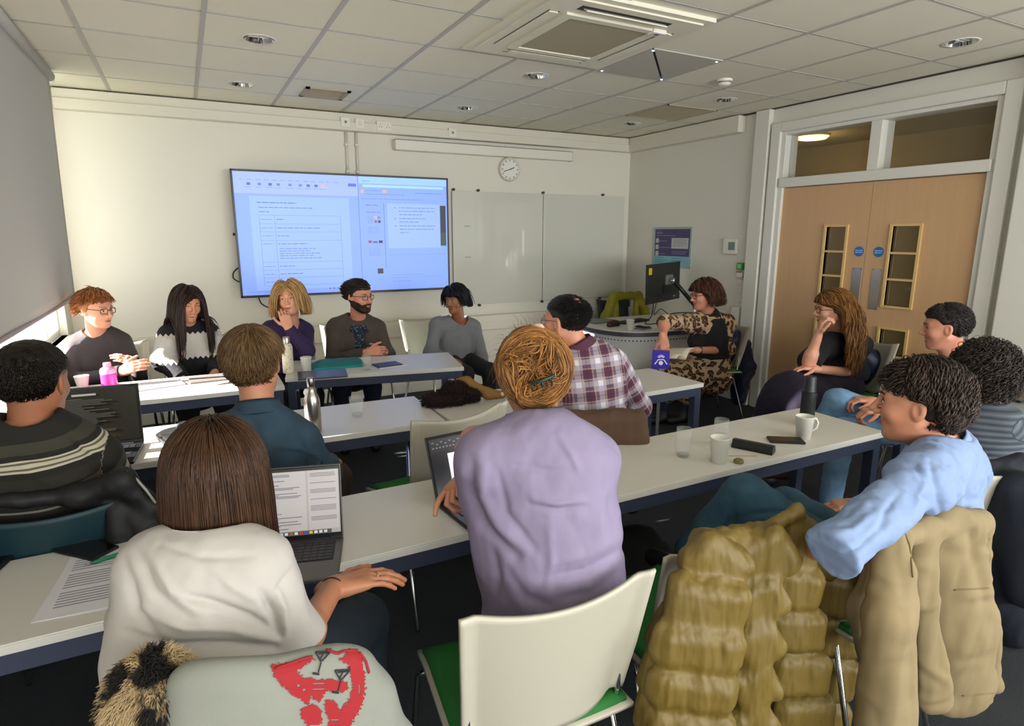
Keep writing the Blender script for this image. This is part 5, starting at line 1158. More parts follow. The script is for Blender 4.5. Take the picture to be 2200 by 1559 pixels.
# P3: blonde hair, purple top, hand on the mouth
h = at(622, 642, 4.76); N = at(626, 700, 4.86)
B = mkB(h, -12, 4, -6, s=.97, N=N, SA=at(580, 708, 4.88), SB=at(656, 712, 4.86), EA=at(566, 775, 4.78), WA=at(620, 792, 4.60), EB=at(658, 752, 4.64), WB=at(620, 703, 4.60), pelvis=(N[0], 4.98, .53), skin=SK1, w=.145, ww=.135, bust=1, face=dict(wide=.96),
        PA=dict(f=RT+UP*.05, n=-UP, td=dn(h), curl=.3), PB=dict(f=at(602, 650, 4.66)-at(620, 703, 4.60), n=-dn(h)*.8-UP*.2, td=RT*-1, curl=.55))
person('person', 'person with shoulder length blonde hair in a purple top, hand over the mouth', B)
face(B, brow='#8a6a48', lip='#a8635a', smile=.3)
hair(B, 's', '#8a6238', '#dcb27a', n=900, w=.005, comb=comb_part(.05, .4), length=.20, lift=.35, grav=.35, steps=10, jitter=.14, bulk=.035, front=.48, nape=-.5, clear=(.064, .062, .05), zcut=-.125, shell_kw=dict(t=.012, low=-.07))
wear(B, 'top', shirt(B, st=.015, neck=.062, vneck=(.11, .12)), cloth('top_purple', '#33224e', var=.12), disp=folds(B, .005, 10, 7))
wear(B, 'trousers', trousers(B), M('trousers_black'), h=.012); shoes(B, M('shoe_black'))
br = [B['WB']+(B['EB']-B['WB'])*.13]; d = unit(B['EB']-B['WB']); e1 = unit(np.cross(d, UP)); e2 = np.cross(d, e1)
B['put'](obj('bracelet', G().tube([br[0]+(e1*math.cos(a)+e2*math.sin(a))*.031 for a in np.linspace(0, 2*PI, 21)], .005, 6, cap=False), M('gold', '#d8a845', .2, metal=1), parent=B['root'], smooth=True))
# P4: beard, glasses, brown blazer over patterned shirt
h = at(772, 637, 4.86); N = at(768, 690, 4.95)
t = NT('shirt_floral'); c_ = t.coord(); v_ = t.vor(c_, 55); t.l.new(t.ramp(v_.outputs[0], [(.0, S('#8da6bd')), (.22, S('#5d7590')), (.4, S('#18233c')), (1, S('#0e1526'))]), t.b.inputs['Base Color']); t.b.inputs['Roughness'].default_value = .8; m_flo = t.m
B = mkB(h, 42, -2, 0, s=1.03, N=N, SA=at(722, 704, 5.0), SB=at(812, 708, 4.93), EA=at(716, 775, 4.86), WA=at(790, 757, 4.62), EB=at(834, 762, 4.86), WB=at(822, 755, 4.66), pelvis=(N[0]-.02, 5.03, .54), skin=SK4, w=.17, ww=.165, hw=.17, belly=1, face=dict(wide=1.05, jaw=1.12, smile=.8),
        PA=dict(f=RT+UP*.15, n=dn(h)*-.7-UP*.3, td=UP, curl=.7), PB=dict(f=-RT+UP*.1+dn(h)*.2, n=-dn(h)*.6-UP*.4, td=UP, curl=.8))
person('person', 'bearded person with dark glasses in a brown blazer, hands clasped below the display', B)
face(B, brow='#2a1d18', lip='#b0605a', glasses=('#2c1620', .023, .016, .0021), smile=.9, teeth=1, closed=.5, browt=.0045)
hair(B, 's', '#140e0c', '#3b2a22', n=900, w=.004, comb=comb_back, length=.045, lift=.35, stay=.3, jitter=.2, bulk=.014, front=.52, nape=-.55, shell_kw=dict(t=.010, low=-.045))
mt = hair_mat('beard', '#1a100c', '#4a3024'); c, R, s = B['head'], B['R'], B['s']; L = lambda x, y, z: c+R@(np.array([x, y, z])*s)
bp = list(B['hp'][:-2])+[C(L(-.026, .088, -.053), L(.026, .088, -.053), .006*s, k=.01)]
rn = lambda *v: R@unit(v)
bp += [HS(L(0, .0, -.022), rn(0, .30, 1), k=.006), HS(L(0, -.012, 0), rn(0, -1, 0), k=.006), E(L(0, .098, -.064), np.array([.020, .03, .0075])*s, k=.006, op='s', R=R), HS(L(0, .02, -.128), rn(0, -.35, -1), k=.01)]
for q in (-1, 1): bp.append(E(L(q*.040, .078, -.034), np.array([.022, .04, .022])*s, k=.01, op='s', R=R))
bp.append(E(L(0, .112, -.030), np.array([.028, .03, .018])*s, k=.006, op='s', R=R))
me = nmesh('beard', [nets(bp, .0045, inflate=.0035)], mt, lambda V: .002*fbm(V*150, 2), {'hc': lambda V: np.abs(fbm(V*120, 2))[:, None]*np.ones(3)}); B['put'](obj('beard', me, None, parent=B['root']))
B2 = dict(B); wear(B, 'shirt', shirt(B, t=.003, st=.004, neck=.058), m_flo, h=.007)
P = shirt(B, t=.020, st=.020, neck=.064, cutA=.97, cutB=.97); n_ = B['front']; sd = unit(B['SB']-B['SA'])
m_ = (B['SA']+B['SB'])/2; P += [C(m_+n_*.135-UP*.0+sd*.015, m_+n_*.155-UP*.30+sd*.03, .060, .045, k=.01, op='s')]
wear(B, 'blazer', P, cloth('blazer_brown', '#4a4038', var=.14), disp=folds(B, .005, 9, 9))
cl = [m_+n_*.095+UP*.02-sd*.05, m_+n_*.115-UP*.10-sd*.045]; B['put'](obj('collar', G().tube([N+UP*.02-sd*.055+n_*.02, N+n_*.075-UP*.01-sd*.03, N+n_*.11-UP*.07-sd*.05], .014, 6, sq=.5).tube([N+UP*.02+sd*.055+n_*.02, N+n_*.075-UP*.01+sd*.04, N+n_*.11-UP*.07+sd*.07], .014, 6, sq=.5), m_flo, parent=B['root'], smooth=True))
wear(B, 'trousers', trousers(B), cloth('trousers_navy', '#1a2036'), h=.012); shoes(B, M('shoe_black'))
# P5: short black bob, grey jumper, sitting sideways
h = at(978, 644, 5.0); N = at(986, 690, 5.07)
B = mkB(h, -32, -4, -4, s=.95, N=N, SA=at(938, 698, 5.08), SB=at(1018, 702, 5.10), EA=at(924, 756, 5.00), WA=at(968, 772, 4.80), EB=at(1034, 765, 5.05), WB=at(1050, 818, 4.98), pelvis=(N[0]-.02, 5.1, .50), skin=skin_mat('skin_brown', '#9a6244'), w=.145, ww=.13, hw=.155, face=dict(wide=.95, smile=.3),
        PA=dict(f=RT*.9-UP*.3, n=-UP, td=dn(h), curl=.4), PB=dict(f=-UP+RT*.1, n=-RT, td=dn(h), curl=.4))
person('person', 'person with short black bobbed hair in a plain grey jumper, one arm hanging', B)
face(B, brow='#15100f', lip='#8a4038', iris='#140c08', smile=.4)
hair(B, 's', '#07070a', '#20202a', n=900, w=.0055, comb=comb_part(.35, .35), length=.13, lift=.45, grav=.3, steps=9, jitter=.2, bulk=.03, front=.5, nape=-.5, back=(.040, .045), zcut=-.07, shell_kw=dict(t=.013, low=-.06))
wear(B, 'jumper', shirt(B, neck=.075, t=.012, st=.014), cloth('jumper_grey', '#77787a', var=.06), disp=folds(B, .006, 9, 12))
wear(B, 'trousers', trousers(B), M('trousers_black'), h=.012); shoes(B, M('shoe_black'))
def FR(pos, a): return look(np.asarray(pos), a)[:, 1]
def rows_fn(scale, stops): pass
# ---- patterned cloths
t = NT('jumper_striped'); g_ = t.attr('gc'); s_ = t.sep(g_.outputs['Vector']); z = t.math('ADD', s_[2], .065)
def band(a, b): return t.math('MULTIPLY', t.math('GREATER_THAN', z, a), t.math('LESS_THAN', z, b))
col = S('#1d1a14'); c1 = t.mix(band(.055, .085), col, S('#38362a')); fine = t.math('GREATER_THAN', t.math('PINGPONG', t.math('MULTIPLY', z, 130), 1), .35)
c2 = t.mix(t.math('MULTIPLY', band(.10, .132), fine), t.mix(band(.10, .132), c1, S('#5a5748')), S('#b9b39c')); c3 = t.mix(band(.19, .205), c2, S('#4a4638')); c4 = t.mix(band(.207, .222), c3, S('#b06a34')); c5 = t.mix(band(.245, .252), c4, S('#77756a')); c6 = t.mix(band(.15, .185), c5, S('#26231b'))
t.l.new(c6, t.b.inputs['Base Color']); t.b.inputs['Roughness'].default_value = .9; t.bump(t.noise(t.coord(), 260, 3), .25, .002); m_str = t.m
t = NT('shirt_plaid'); g_ = t.attr('gc'); s_ = t.sep(g_.outputs['Vector']); u = s_[0]; v = s_[2]
def per(x, p, a, b, off=0.0): m = t.math('FRACT', t.math('MULTIPLY', t.math('ADD', x, off+10.0), 1/p)); return t.math('MULTIPLY', t.math('GREATER_THAN', m, a), t.math('LESS_THAN', m, b))
base = t.mix(.5, S('#8d8196'), S('#9a90a4')); bu = per(u, .105, .08, .46); bv = per(v, .105, .08, .46); mar = S('#4a1230'); p1 = t.mix(t.math('MULTIPLY', bu, .78), base, mar); p2 = t.mix(t.math('MULTIPLY', bv, .72), p1, mar)
wh = t.math('MULTIPLY', per(u, .105, .60, .84), per(v, .105, .60, .84)); lu = t.math('MULTIPLY', t.math('MAXIMUM', per(u, .105, .58, .86), per(v, .105, .60, .84)), .32); p2 = t.mix(lu, p2, S('#cfc9d2')); p3 = t.mix(t.math('MULTIPLY', wh, .90), p2, S('#d9d4da')); tn = t.math('MAXIMUM', t.math('MAXIMUM', per(u, .105, .50, .535), per(u, .105, .005, .04)), t.math('MAXIMUM', per(v, .105, .50, .535), per(v, .105, .005, .04))); p4 = t.mix(t.math('MULTIPLY', tn, .7), p3, S('#b59a78')); dk = t.math('MAXIMUM', per(u, .105, .26, .29), per(v, .105, .26, .29)); p5 = t.mix(t.math('MULTIPLY', dk, .5), p4, S('#24182c'))
t.l.new(p5, t.b.inputs['Base Color']); t.b.inputs['Roughness'].default_value = .85; m_plaid = t.m
t = NT('dress_leopard'); c_ = t.coord(); n_ = t.node('ShaderNodeTexNoise'); t.inp(n_, 'Vector', c_); n_.inputs['Scale'].default_value = 14; mv = t.node('ShaderNodeMixRGB'); mv.inputs[0].default_value = .06; t.l.new(c_, mv.inputs[1]); t.l.new(n_.outputs[1], mv.inputs[2])
v_ = t.vor(mv.outputs[0], 26); spot = t.ramp(v_.outputs[0], [(.0, S('#7a4d2a')), (.30, S('#6a4024')), (.34, S('#1c120e')), (.50, S('#241611')), (.54, S('#b89a78')), (1, S('#c4a888'))]); t.l.new(spot, t.b.inputs['Base Color']); t.b.inputs['Roughness'].default_value = .85; m_leo = t.m
def denim(name, col): return M(name, col, .85, bump=(500, .35, .001), var=.22, vscale=14)
# P6: dark short hair, striped jumper, facing away at the left edge
h = at(72, 822, 2.30); N = at(66, 925, 2.22); f = FR(h, 172)
B = mkB(h, 150, -8, 0, s=1.02, N=N, SA=at(-70, 968, 2.20), SB=at(212, 985, 2.25), EA=at(-110, 1120, 2.3), WA=at(60, 1020, 2.75), EB=at(290, 1115, 2.42), WB=at(205, 985, 2.84), pelvis=(N[0], 2.36, .52), front=f, skin=SK3, w=.175, ww=.165, q=.7, res=.005, hres=.004,
        PA=dict(f=(.5, .8, 0), n=-UP, td=RT, curl=.3), PB=dict(f=(-.1, 1, .0), n=-UP, td=-RT, curl=.3))
person('person', 'person with short dark hair in a dark striped jumper, from behind, left edge', B)
hair(B, 's', '#0a0705', '#211810', n=5200, w=.0020, comb=comb_crown(), length=.020, lift=.35, stay=.3, jitter=.18, bulk=.004, hug=.3, front=.5, nape=-.80, low=-.35, steps=5, shell_kw=dict(t=.007, ears=True, low=-.085))
SF = pxf([([(150, 935), (180, 960), (215, 975)], 8, -.008), ([(190, 985), (215, 1010), (225, 1060)], 8, -.010), ([(20, 985), (90, 1000), (160, 990)], 10, -.005), ([(60, 1020), (120, 1040), (190, 1030)], 10, .006), ([(235, 990), (262, 1030), (280, 1080)], 9, .007)])
wear(B, 'jumper', shirt(B, t=.016, st=.018, neck=.062), m_str, h=.005, disp=lambda V: folds(B, .006, 7, 31)(V)+SF(V), attrs={'gc': bone_coords([(N, B['pelvis'], f, .16), (B['SB'], B['EB'], f, .055), (B['EB'], B['WB'], f, .05), (B['SA'], B['EA'], f, .055)])})
B['put'](obj('collar', G().tube([N+unit(h-N)*.018+(RT*math.cos(a)+f*math.sin(a))*.070-UP*.004*math.sin(a) for a in np.linspace(0, 2*PI, 29)], .006, 6, cap=False), M('collar_brown', '#6b3d22', .8), parent=B['root'], smooth=True))
wear(B, 'trousers', trousers(B), cloth('trousers_olive', '#26251c'), h=.012); shoes(B, M('shoe_black'))
# P7: brown hair, denim shirt, facing away
h = at(546, 782, 2.36); N = at(556, 893, 2.30); f = FR(h, 178)
B = mkB(h, 164, -6, 3, s=1.03, N=N, SA=at(478, 930, 2.30), SB=at(650, 948, 2.27), EA=at(448, 1080, 2.30), WA=at(520, 1060, 2.62), EB=at(702, 1020, 2.34), WB=at(708, 990, 2.56), pelvis=(N[0]+.02, 2.36, .50), front=f, skin=SK2, w=.160, ww=.150, q=.7, res=.005, hres=.004,
        PB=dict(f=(.3, .7, -.35), n=-UP, td=-RT, curl=.4), KB=at(742, 1000, 2.60))
B['KB'] = np.array([.50, 2.62, .58]); B['FB'] = np.array([.52, 2.64, .10])
person('person', 'person with tousled light brown hair in a blue denim shirt, seen from behind', B)
hair(B, 's', '#3a2616', '#8f6f48', n=9000, w=.0013, comb=comb_crown(.45, .15), length=.050, lift=.22, stay=.35, jitter=.12, bulk=.017, hug=.45, front=.5, nape=-.86, low=-.35, steps=7, shell_kw=dict(t=.012, ears=True, low=-.10))
DF = pxf([([(470, 930), (500, 960), (520, 1000)], 8, -.009), ([(635, 925), (650, 965), (640, 1000)], 8, -.009), ([(660, 950), (680, 985), (676, 1010)], 8, .008), ([(545, 905), (560, 950), (555, 990)], 9, -.005), ([(600, 960), (640, 962), (672, 975)], 5, .006)])
m_den = denim('shirt_denim', '#2c4355')
wear(B, 'shirt', shirt(B, t=.010, st=.014, neck=.060), m_den, h=.0045, disp=lambda V: folds(B, .006, 8, 17)(V)+DF(V))
cr = [N+unit(h-N)*z_+(RT*math.cos(a)+f*math.sin(a))*r_ for a in [0] for z_, r_ in [(0, 0)]]
def collar(B, r=.064, hgt=.034, mt=None, tilt=0.0, n=40, gap=.35):
    N, h, f = B['N'], B['head'], B['front']; ax_ = unit(unit(h-N)+f*tilt); s_ = unit(np.cross(f, ax_)); f2 = np.cross(ax_, s_)
    def fn(u, v):
        a = -PI/2-PI+gap+(2*PI-2*gap)*u; a = PI/2+gap+(2*PI-2*gap)*u; rr_ = r+.004+(.012*math.sin(v*PI*.5) if v > .5 else 0)*0+.008*(1-abs(2*v-1)); zz_ = .005+hgt*(1-abs(2*v-1)); rr_ = r+(.0 if v < .5 else .010*(v-.5)*2); return N+ax_*zz_+(s_*math.cos(a)+f2*math.sin(a))*rr_
    B['put'](obj('collar', G().sheet(fn, n, 8, .0025), mt, parent=B['root'], smooth=True))
collar(B, .074, .050, m_den)
B['put'](obj('shoulder_seam', G().tube([B['SA']*(1-u_)+B['SB']*u_-f*(.105+.02*math.sin(u_*PI))-UP*.12 for u_ in np.linspace(.05, .95, 16)], .0022, 5), M('denim_stitch', '#182e44', .8), parent=B['root'], smooth=True))
wear(B, 'trousers', trousers(B), cloth('trousers_brown', '#3d2c20', var=.15), h=.009, disp=folds(B, .005, 9, 3)); shoes(B, M('shoe_black'))
# P8: balding dark hair, glasses, plaid shirt
h = at(1214, 690, 2.50); N = at(1246, 752, 2.46); f = FR(h, -165)
B = mkB(h, -122, -4, 0, s=1.03, N=N, SA=at(1190, 785, 2.52), SB=at(1322, 780, 2.42), EA=at(1180, 870, 2.55), WA=at(1240, 850, 2.80), EB=at(1374, 872, 2.44), WB=at(1300, 850, 2.72), pelvis=(N[0]+.02, 2.38, .52), front=f, skin=SK4, w=.185, ww=.18, hw=.18, q=.72, belly=1, hres=.0045)
person('person', 'balding dark haired person with thin glasses in a maroon plaid shirt', B)
face(B, brow='#2a2422', lip='#a8655c', glasses=('#3a3436', .022, .016, .0014), smile=.1)
def bald(n, seed):
    rg = np.random.default_rng(seed); d = scalp(n*2, rg, .42, -.35, -.78); b_ = unit(np.array([.05, -.62, .78])); ok = (d@b_ < .90)|(rg.uniform(0, 1, len(d)) < .22); return d[ok][:n]
hair(B, 's', '#0d0c0c', '#3a3838', n=3400, w=.0022, comb=comb_back, length=.028, lift=.30, stay=.3, jitter=.16, bulk=.006, steps=5, roots=bald(3400, 5), shell=False)
L = lambda x, y, z: B['head']+B['R']@(np.array([x, y, z])*B['s'])
hp = hair_shell(B['head'], B['R'], B['s'], t=.0045, low=-.082, ears=True); hp.append(E(L(0, -.066, .115), np.array([.036, .046, .034])*B['s'], k=.012, op='s', R=B['R'])); me = nmesh('hair', [nets(hp, .004)], hair_mat('hair_0d0c0c3a3838', '#0d0c0c', '#3a3838'), None, {'hc': lambda V: np.full((len(V), 3), .2)}); B['put'](obj('hair', me, None, parent=B['root']))
bl = [(N, B['pelvis'], f, .17), (B['SB'], B['EB'], f, .055), (B['EB'], B['WB'], f, .05), (B['SA'], B['EA'], f, .055)]
wear(B, 'shirt', shirt(B, t=.010, st=.018, neck=.064), m_plaid, h=.0045, disp=folds(B, .005, 8, 41), attrs={'gc': bone_coords(bl)}); collar(B, .078, .046, m_plaid)
wear(B, 'trousers', trousers(B), M('trousers_black'), h=.012); shoes(B, M('shoe_black'))
# P9: leopard dress, reading at the lectern
h = at(1513, 634, 3.85); N = at(1522, 680, 3.88); f = FR(h, -52)
B = mkB(h, -62, -6, 0, s=1.0, N=N, SA=at(1474, 694, 3.84), SB=at(1562, 694, 3.92), EA=at(1428, 692, 3.66), WA=at(1424, 724, 3.52), EB=at(1566, 752, 3.84), WB=at(1496, 752, 3.64), pelvis=at(1530, 800, 3.92), front=f, skin=SK4, w=.165, ww=.155, hw=.185, bust=1, belly=1, face=dict(wide=1.03, smile=.7),
        PA=dict(f=-UP+RT*.25, n=-RT*.2-dn(h)*.5, td=dn(h), curl=.35), PB=dict(f=-RT+UP*.05, n=-UP*.6+dn(h)*.2, td=UP, curl=.6))
B['KA'] = B['pelvis']+f*.44+UP*.02-RT*.02; B['KB'] = B['pelvis']+f*.40+RT*.14+UP*.01; B['FA'] = np.array([*(B['KA']+f*.03)[:2], .09]); B['FB'] = np.array([*(B['KB']+f*.05)[:2], .09])
person('person', 'person with a brown bob and glasses in a leopard print dress and dark waistcoat', B)
face(B, brow='#4a2c20', lip='#b0605a', glasses=('#5a2a1c', .023, .017, .0022), smile=.8, closed=.4)
hair(B, 's', '#24130e', '#6a3f2c', n=1300, w=.0045, comb=comb_part(.1, .4), length=.15, lift=.4, grav=.3, steps=9, jitter=.12, bulk=.03, front=.5, nape=-.55, back=(.015, .045), zcut=-.085, curl=.004, freq=50, shell_kw=dict(t=.014, low=-.065))
P = torso_prims(B, .012)+[C(B['SA'], B['EA'], .062, .058, k=.03), C(B['EA'], B['EA']+(B['WA']-B['EA'])*.15, .056, .05, k=.02), C(B['SB'], B['EB'], .062, .058, k=.03), C(B['EB'], B['EB']+(B['WB']-B['EB'])*.25, .056, .045, k=.02)]
P += [C(B['pelvis'], B['KA'], .16, .09, k=.07), C(B['pelvis'], B['KB'], .16, .10, k=.07), C(B['KA'], B['KA']+UP*-.16+f*.01, .09, .10, k=.06), C(B['KB'], B['KB']+UP*-.16+f*.01, .10, .11, k=.06), C(N+UP*.02, h-UP*.1, .060, .060, k=.01, op='s'), C(N+f*.07+UP*.03, N+f*.14-UP*.14, .045, .012, k=.01, op='s')]
wear(B, 'dress', P, m_leo, h=.006, disp=folds(B, .006, 8, 51))
m = (B['SA']+B['SB'])/2; P = [p_ for p_ in torso_prims(B, .020) if True]; P = P[1:]+[C(N+UP*.02, h-UP*.1, .066, .070, k=.01, op='s'), C(N+f*.08+UP*.04, N+f*.15-UP*.15, .055, .018, k=.01, op='s'), HS(m-UP*.30, -UP, k=.01)]
for s_, sh in ((-1, 'SA'), (1, 'SB')): P.append(C(B[sh]+unit(B['SB']-B['SA'])*s_*.01+UP*.02, B[sh]+unit(B['SB']-B['SA'])*s_*.03-UP*.12, .060, .055, k=.01, op='s'))
wear(B, 'waistcoat', P, cloth('waistcoat_black', '#141216'), disp=folds(B, .003, 10, 52))
wear(B, 'stockings', [C(B['KA'], B['FA'], .05, .035), C(B['KB'], B['FB'], .05, .035)], cloth('navy_stocking', '#1c2440'), h=.01); shoes(B, M('shoe_black'))
d = unit(B['EB']-B['WB']); q_ = B['WB']+d*.035; e1 = unit(np.cross(d, UP)); e2 = np.cross(d, e1); B['put'](obj('watch_strap', G().tube([q_+(e1*math.cos(a)+e2*math.sin(a))*.034 for a in np.linspace(0, 2*PI, 21)], .005, 6, cap=False), m_blk, parent=B['root'], smooth=True))
BK = dict(B)
# open book on the lap and a rolled page
bk = thing('book', 'open pale paperback held on the lap of the person in leopard print', 'book', at(1446, 772, 3.52))
def pg(sgn):
    def fn(u, v): a = u*1.15; return (sgn*(.0+.15*u), (v-.5)*.21, .045*math.sin(a*2.2)+ (.05*u if sgn > 0 else -.01*u))
    return fn
for sgn in (-1, 1): obj('pages', G().sheet(pg(sgn), 12, 4, .010), M('book_page', '#cfc8ae', .7), parent=bk, smooth=True)
obj('cover', G().sheet(lambda u, v: ((u-.5)*.31, (v-.5)*.215, -.012+.02*abs(u-.5)), 8, 2, .003), M('book_cover', '#8f5a48', .5), parent=bk); bk.rotation_euler = (-.15, .1, .35)
# P10: long wavy red-brown hair, laughing, hand at the chin
h = at(1788, 664, 2.76); N = at(1806, 718, 2.78); f = FR(h, -62)
B = mkB(h, -72, -4, 4, s=1.0, N=N, SA=at(1768, 744, 2.74), SB=at(1852, 742, 2.78), EA=at(1738, 778, 2.60), WA=at(1757, 722, 2.56), EB=at(1848, 802, 2.74), WB=at(1752, 792, 2.56), pelvis=(4.27, 2.84, .50), front=f, skin=SK1, w=.15, ww=.145, hw=.17, bust=1, face=dict(smile=1, open_=1, wide=.95),
        PA=dict(f=UP+RT*.15, n=RT*.7+dn(h)*.2, td=dn(h), curl=.9), PB=dict(f=-RT+UP*.1, n=-UP, td=dn(h), curl=.5))
B['KA'] = at(1690, 845, 2.62); B['KB'] = at(1700, 872, 2.54); B['FA'] = np.array([*(B['KA']+f*.08)[:2], .09]); B['FB'] = np.array([*(B['KB']+f*.12)[:2], .09])
person('person', 'laughing person with long wavy auburn hair and glasses, hand at the mouth', B)
face(B, brow='#5a3824', lip='#b0504c', glasses=('#2c2226', .024, .020, .0020), smile=1, teeth=1, open_=1, closed=.6)
hair(B, 's', '#3a1e10', '#a87238', n=2400, w=.0038, comb=lambda d, p: np.stack([d[:, 0]*.5, -.55-.2*d[:, 1], -.35-.3*np.abs(d[:, 2])], 1), length=.40, lift=.35, grav=.30, steps=16, jitter=.10, bulk=.028, front=.5, nape=-.5, back=(-.035, .05), curl=.007, freq=42, collide=[(np.array([-.12, 0, -.2]), np.array([.12, 0, -.2]), .07), (np.array([0, 0, -.12]), np.array([0, .02, -.45]), .12)], shell_kw=dict(t=.010, low=-.075))
cb = obj('hair_clip', G().tube([L_ for L_ in [h+B['R']@np.array(q_) for q_ in ((.080, -.02, .075), (.086, -.035, .06), (.084, -.05, .045))]], .006, 6), M('clip_white', '#d9d4d0', .3), parent=B['root'], smooth=True); B['put'](cb)
P = torso_prims(B, .010)+[C(N+UP*.02, h-UP*.1, .062, .062, k=.01, op='s'), C(N+f*.07+UP*.03, N+f*.14-UP*.10, .055, .012, k=.01, op='s')]; wear(B, 'top', P, cloth('top_maroon', '#2a1018', var=.4), disp=folds(B, .003, 10, 61))
P = shirt(B, t=.017, st=.014, neck=.068, cutA=.50, cutB=.62); m = (B['SA']+B['SB'])/2; P.append(C(m+f*.12+UP*.02, m+f*.14-UP*.34, .062, .055, k=.01, op='s')); wear(B, 'cardigan', P, cloth('cardigan_black', '#131318'), disp=folds(B, .004, 9, 62))
wear(B, 'skirt', [C(B['pelvis']+UP*.03, B['KA'], .17, .12, k=.08), C(B['pelvis'], B['KB'], .17, .13, k=.08), C(B['KA'], B['KA']+f*.07-UP*.30, .13, .17, k=.08), C(B['KB'], B['KB']+f*.05-UP*.30, .13, .17, k=.08)], cloth('skirt_purple', '#170c26', var=.15), h=.01, disp=folds(B, .010, 7, 63)); shoes(B, M('shoe_black'))
# P11: short dark hair, laughing, jeans, by the door frame
h = at(2032, 703, 1.90); N = at(2052, 772, 1.90); f = FR(h, -72)
B = mkB(h, -84, -6, 0, s=1.03, N=N, SA=at(2010, 800, 1.94), SB=at(2110, 805, 1.86), EA=at(1978, 880, 1.96), WA=at(1872, 862, 2.02), EB=at(2060, 905, 1.76), WB=at(1890, 882, 1.92), pelvis=(3.98, 1.88, .48), front=f, skin=SK4, w=.17, ww=.165, hres=.0038, face=dict(smile=1, open_=.5, jaw=1.08, wide=1.02),
        PA=dict(f=-RT+UP*.15, n=-UP, td=dn(h), curl=.85), PB=dict(f=-RT*1-UP*.05, n=-UP, td=UP+dn(h), curl=1.0))
B['KA'] = at(1800, 862, 2.16); B['KB'] = at(1812, 925, 2.06); B['FA'] = np.array([B['KA'][0]-.06, B['KA'][1]+.22, .22]); B['FB'] = np.array([B['KB'][0]-.05, B['KB'][1], .09]); B['toe'] = f
person('person', 'laughing person with short dark hair in a dark jumper and pale jeans beside the doors', B)
face(B, brow='#241a16', lip='#b0625a', smile=1, teeth=1, open_=.5, closed=.9)
hair(B, 's', '#0e0c0c', '#3a3432', n=2600, w=.0026, comb=lambda d, p: np.stack([d[:, 0]*.3, np.where(d[:, 1] > .2, .5, -.6), .1-.5*(d[:, 2] < .2)], 1), length=.034, lift=.35, stay=.25, jitter=.18, bulk=.010, hug=.4, front=.46, nape=-.72, low=-.3, steps=6, shell_kw=dict(t=.010, ears=True, low=-.075))
wear(B, 'jumper', shirt(B, t=.012, st=.014, neck=.066, cutA=.94, cutB=.94), cloth('jumper_ink', '#17171f'), h=.006, disp=folds(B, .005, 8, 71))
wear(B, 'jeans', trousers(B, t=.012), denim('jeans_pale', '#6c8fb0'), h=.006, disp=folds(B, .006, 10, 72)); shoes(B, M('shoe_brown', '#3a2a20', .5))
# P12: big dark curls, grey ribbed cardigan, seen from behind at the right edge
h = at(2112, 812, 1.36); N = at(2122, 893, 1.32); f = FR(h, -165)
B = mkB(h, -150, 0, 0, s=.98, N=N, SA=at(2082, 912, 1.36), SB=at(2172, 915, 1.22), EA=at(2078, 985, 1.50), WA=at(2040, 975, 1.62), EB=at(2192, 958, 1.28), WB=at(2202, 962, 1.40), pelvis=(N[0]+.02, 1.30, .50), front=f, skin=SK1, w=.130, ww=.125, q=.75, PB=dict(f=(.2, .8, -.5), n=-UP, td=-RT, curl=.6))
person('person', 'person with voluminous dark curly hair in a grey ribbed top at the right edge', B)
hair(B, 's', '#0d0b0a', '#4a4038', n=3600, w=.0028, comb=lambda d, p: d*.8+np.array([0, -.1, .1]), length=.075, lift=.3, grav=.10, steps=13, jitter=.35, hug=.4, bulk=.040, front=.5, nape=-.72, low=-.4, curl=.010, freq=110, shell_kw=dict(t=.028, low=-.080, noise_=.01))
t = NT('top_ribbed_grey'); g_ = t.attr('gc'); s_ = t.sep(g_.outputs['Vector']); rb = t.math('PINGPONG', t.math('MULTIPLY', s_[2], 75), 1); t.l.new(t.mix(rb, S('#3b424c'), S('#69717c')), t.b.inputs['Base Color']); t.b.inputs['Roughness'].default_value = .9; t.bump(rb, .9, .006); m_rib = t.m
P = shirt(B, t=.014, st=.016, neck=.050, cutA=.9, cutB=.70); P += [HS(N-UP*.30, -UP, k=.01)]
wear(B, 'top', P, m_rib, h=.0045, disp=folds(B, .004, 8, 81), attrs={'gc': bone_coords([(N, B['pelvis'], f, .14), (B['SB'], B['EB'], f, .055), (B['SA'], B['EA'], f, .055), (B['EB'], B['WB'], f, .05), (B['EA'], B['WA'], f, .05)])})
wear(B, 'trousers', trousers(B)+[C(N-UP*.25, B['pelvis'], .12, .15, k=.05, q=.75, n=f)], M('trousers_black'), h=.012); shoes(B, M('shoe_black'))
# ================================================================ presenter's desk in the right front corner
m_dtop = M('desk_top', '#dad7cc', .35); m_dedge = M('desk_edge_dark', '#4a464a', .4); m_dpan = M('desk_panel', '#d8d7d4', .45)
OX, OY = 4.1, 4.8
outer = [(3.52, 5.42), (3.47, 5.20), (3.45, 4.98), (3.47, 4.76), (3.53, 4.58), (3.64, 4.46), (3.80, 4.40), (4.02, 4.375), (4.30, 4.37), (4.72, 4.38), (4.72, 5.42)]
def sm(poly, n=2):
    for _ in range(n):
        o = [poly[0]]
        for a, b in zip(poly[:-3], poly[1:-2]): o += [(a[0]*.75+b[0]*.25, a[1]*.75+b[1]*.25), (a[0]*.25+b[0]*.75, a[1]*.25+b[1]*.75)]
        poly = o+poly[-3:]
    return poly
outer = sm(outer); ctr_ = np.array([4.2, 4.95]); loc_ = lambda P, k: [((x-ctr_[0])*k, (y-ctr_[1])*k) for x, y in P]
dk = thing('presenter_desk', 'curved white presenter desk with perforated panels and a dark rim', 'desk', (ctr_[0], ctr_[1], 0))
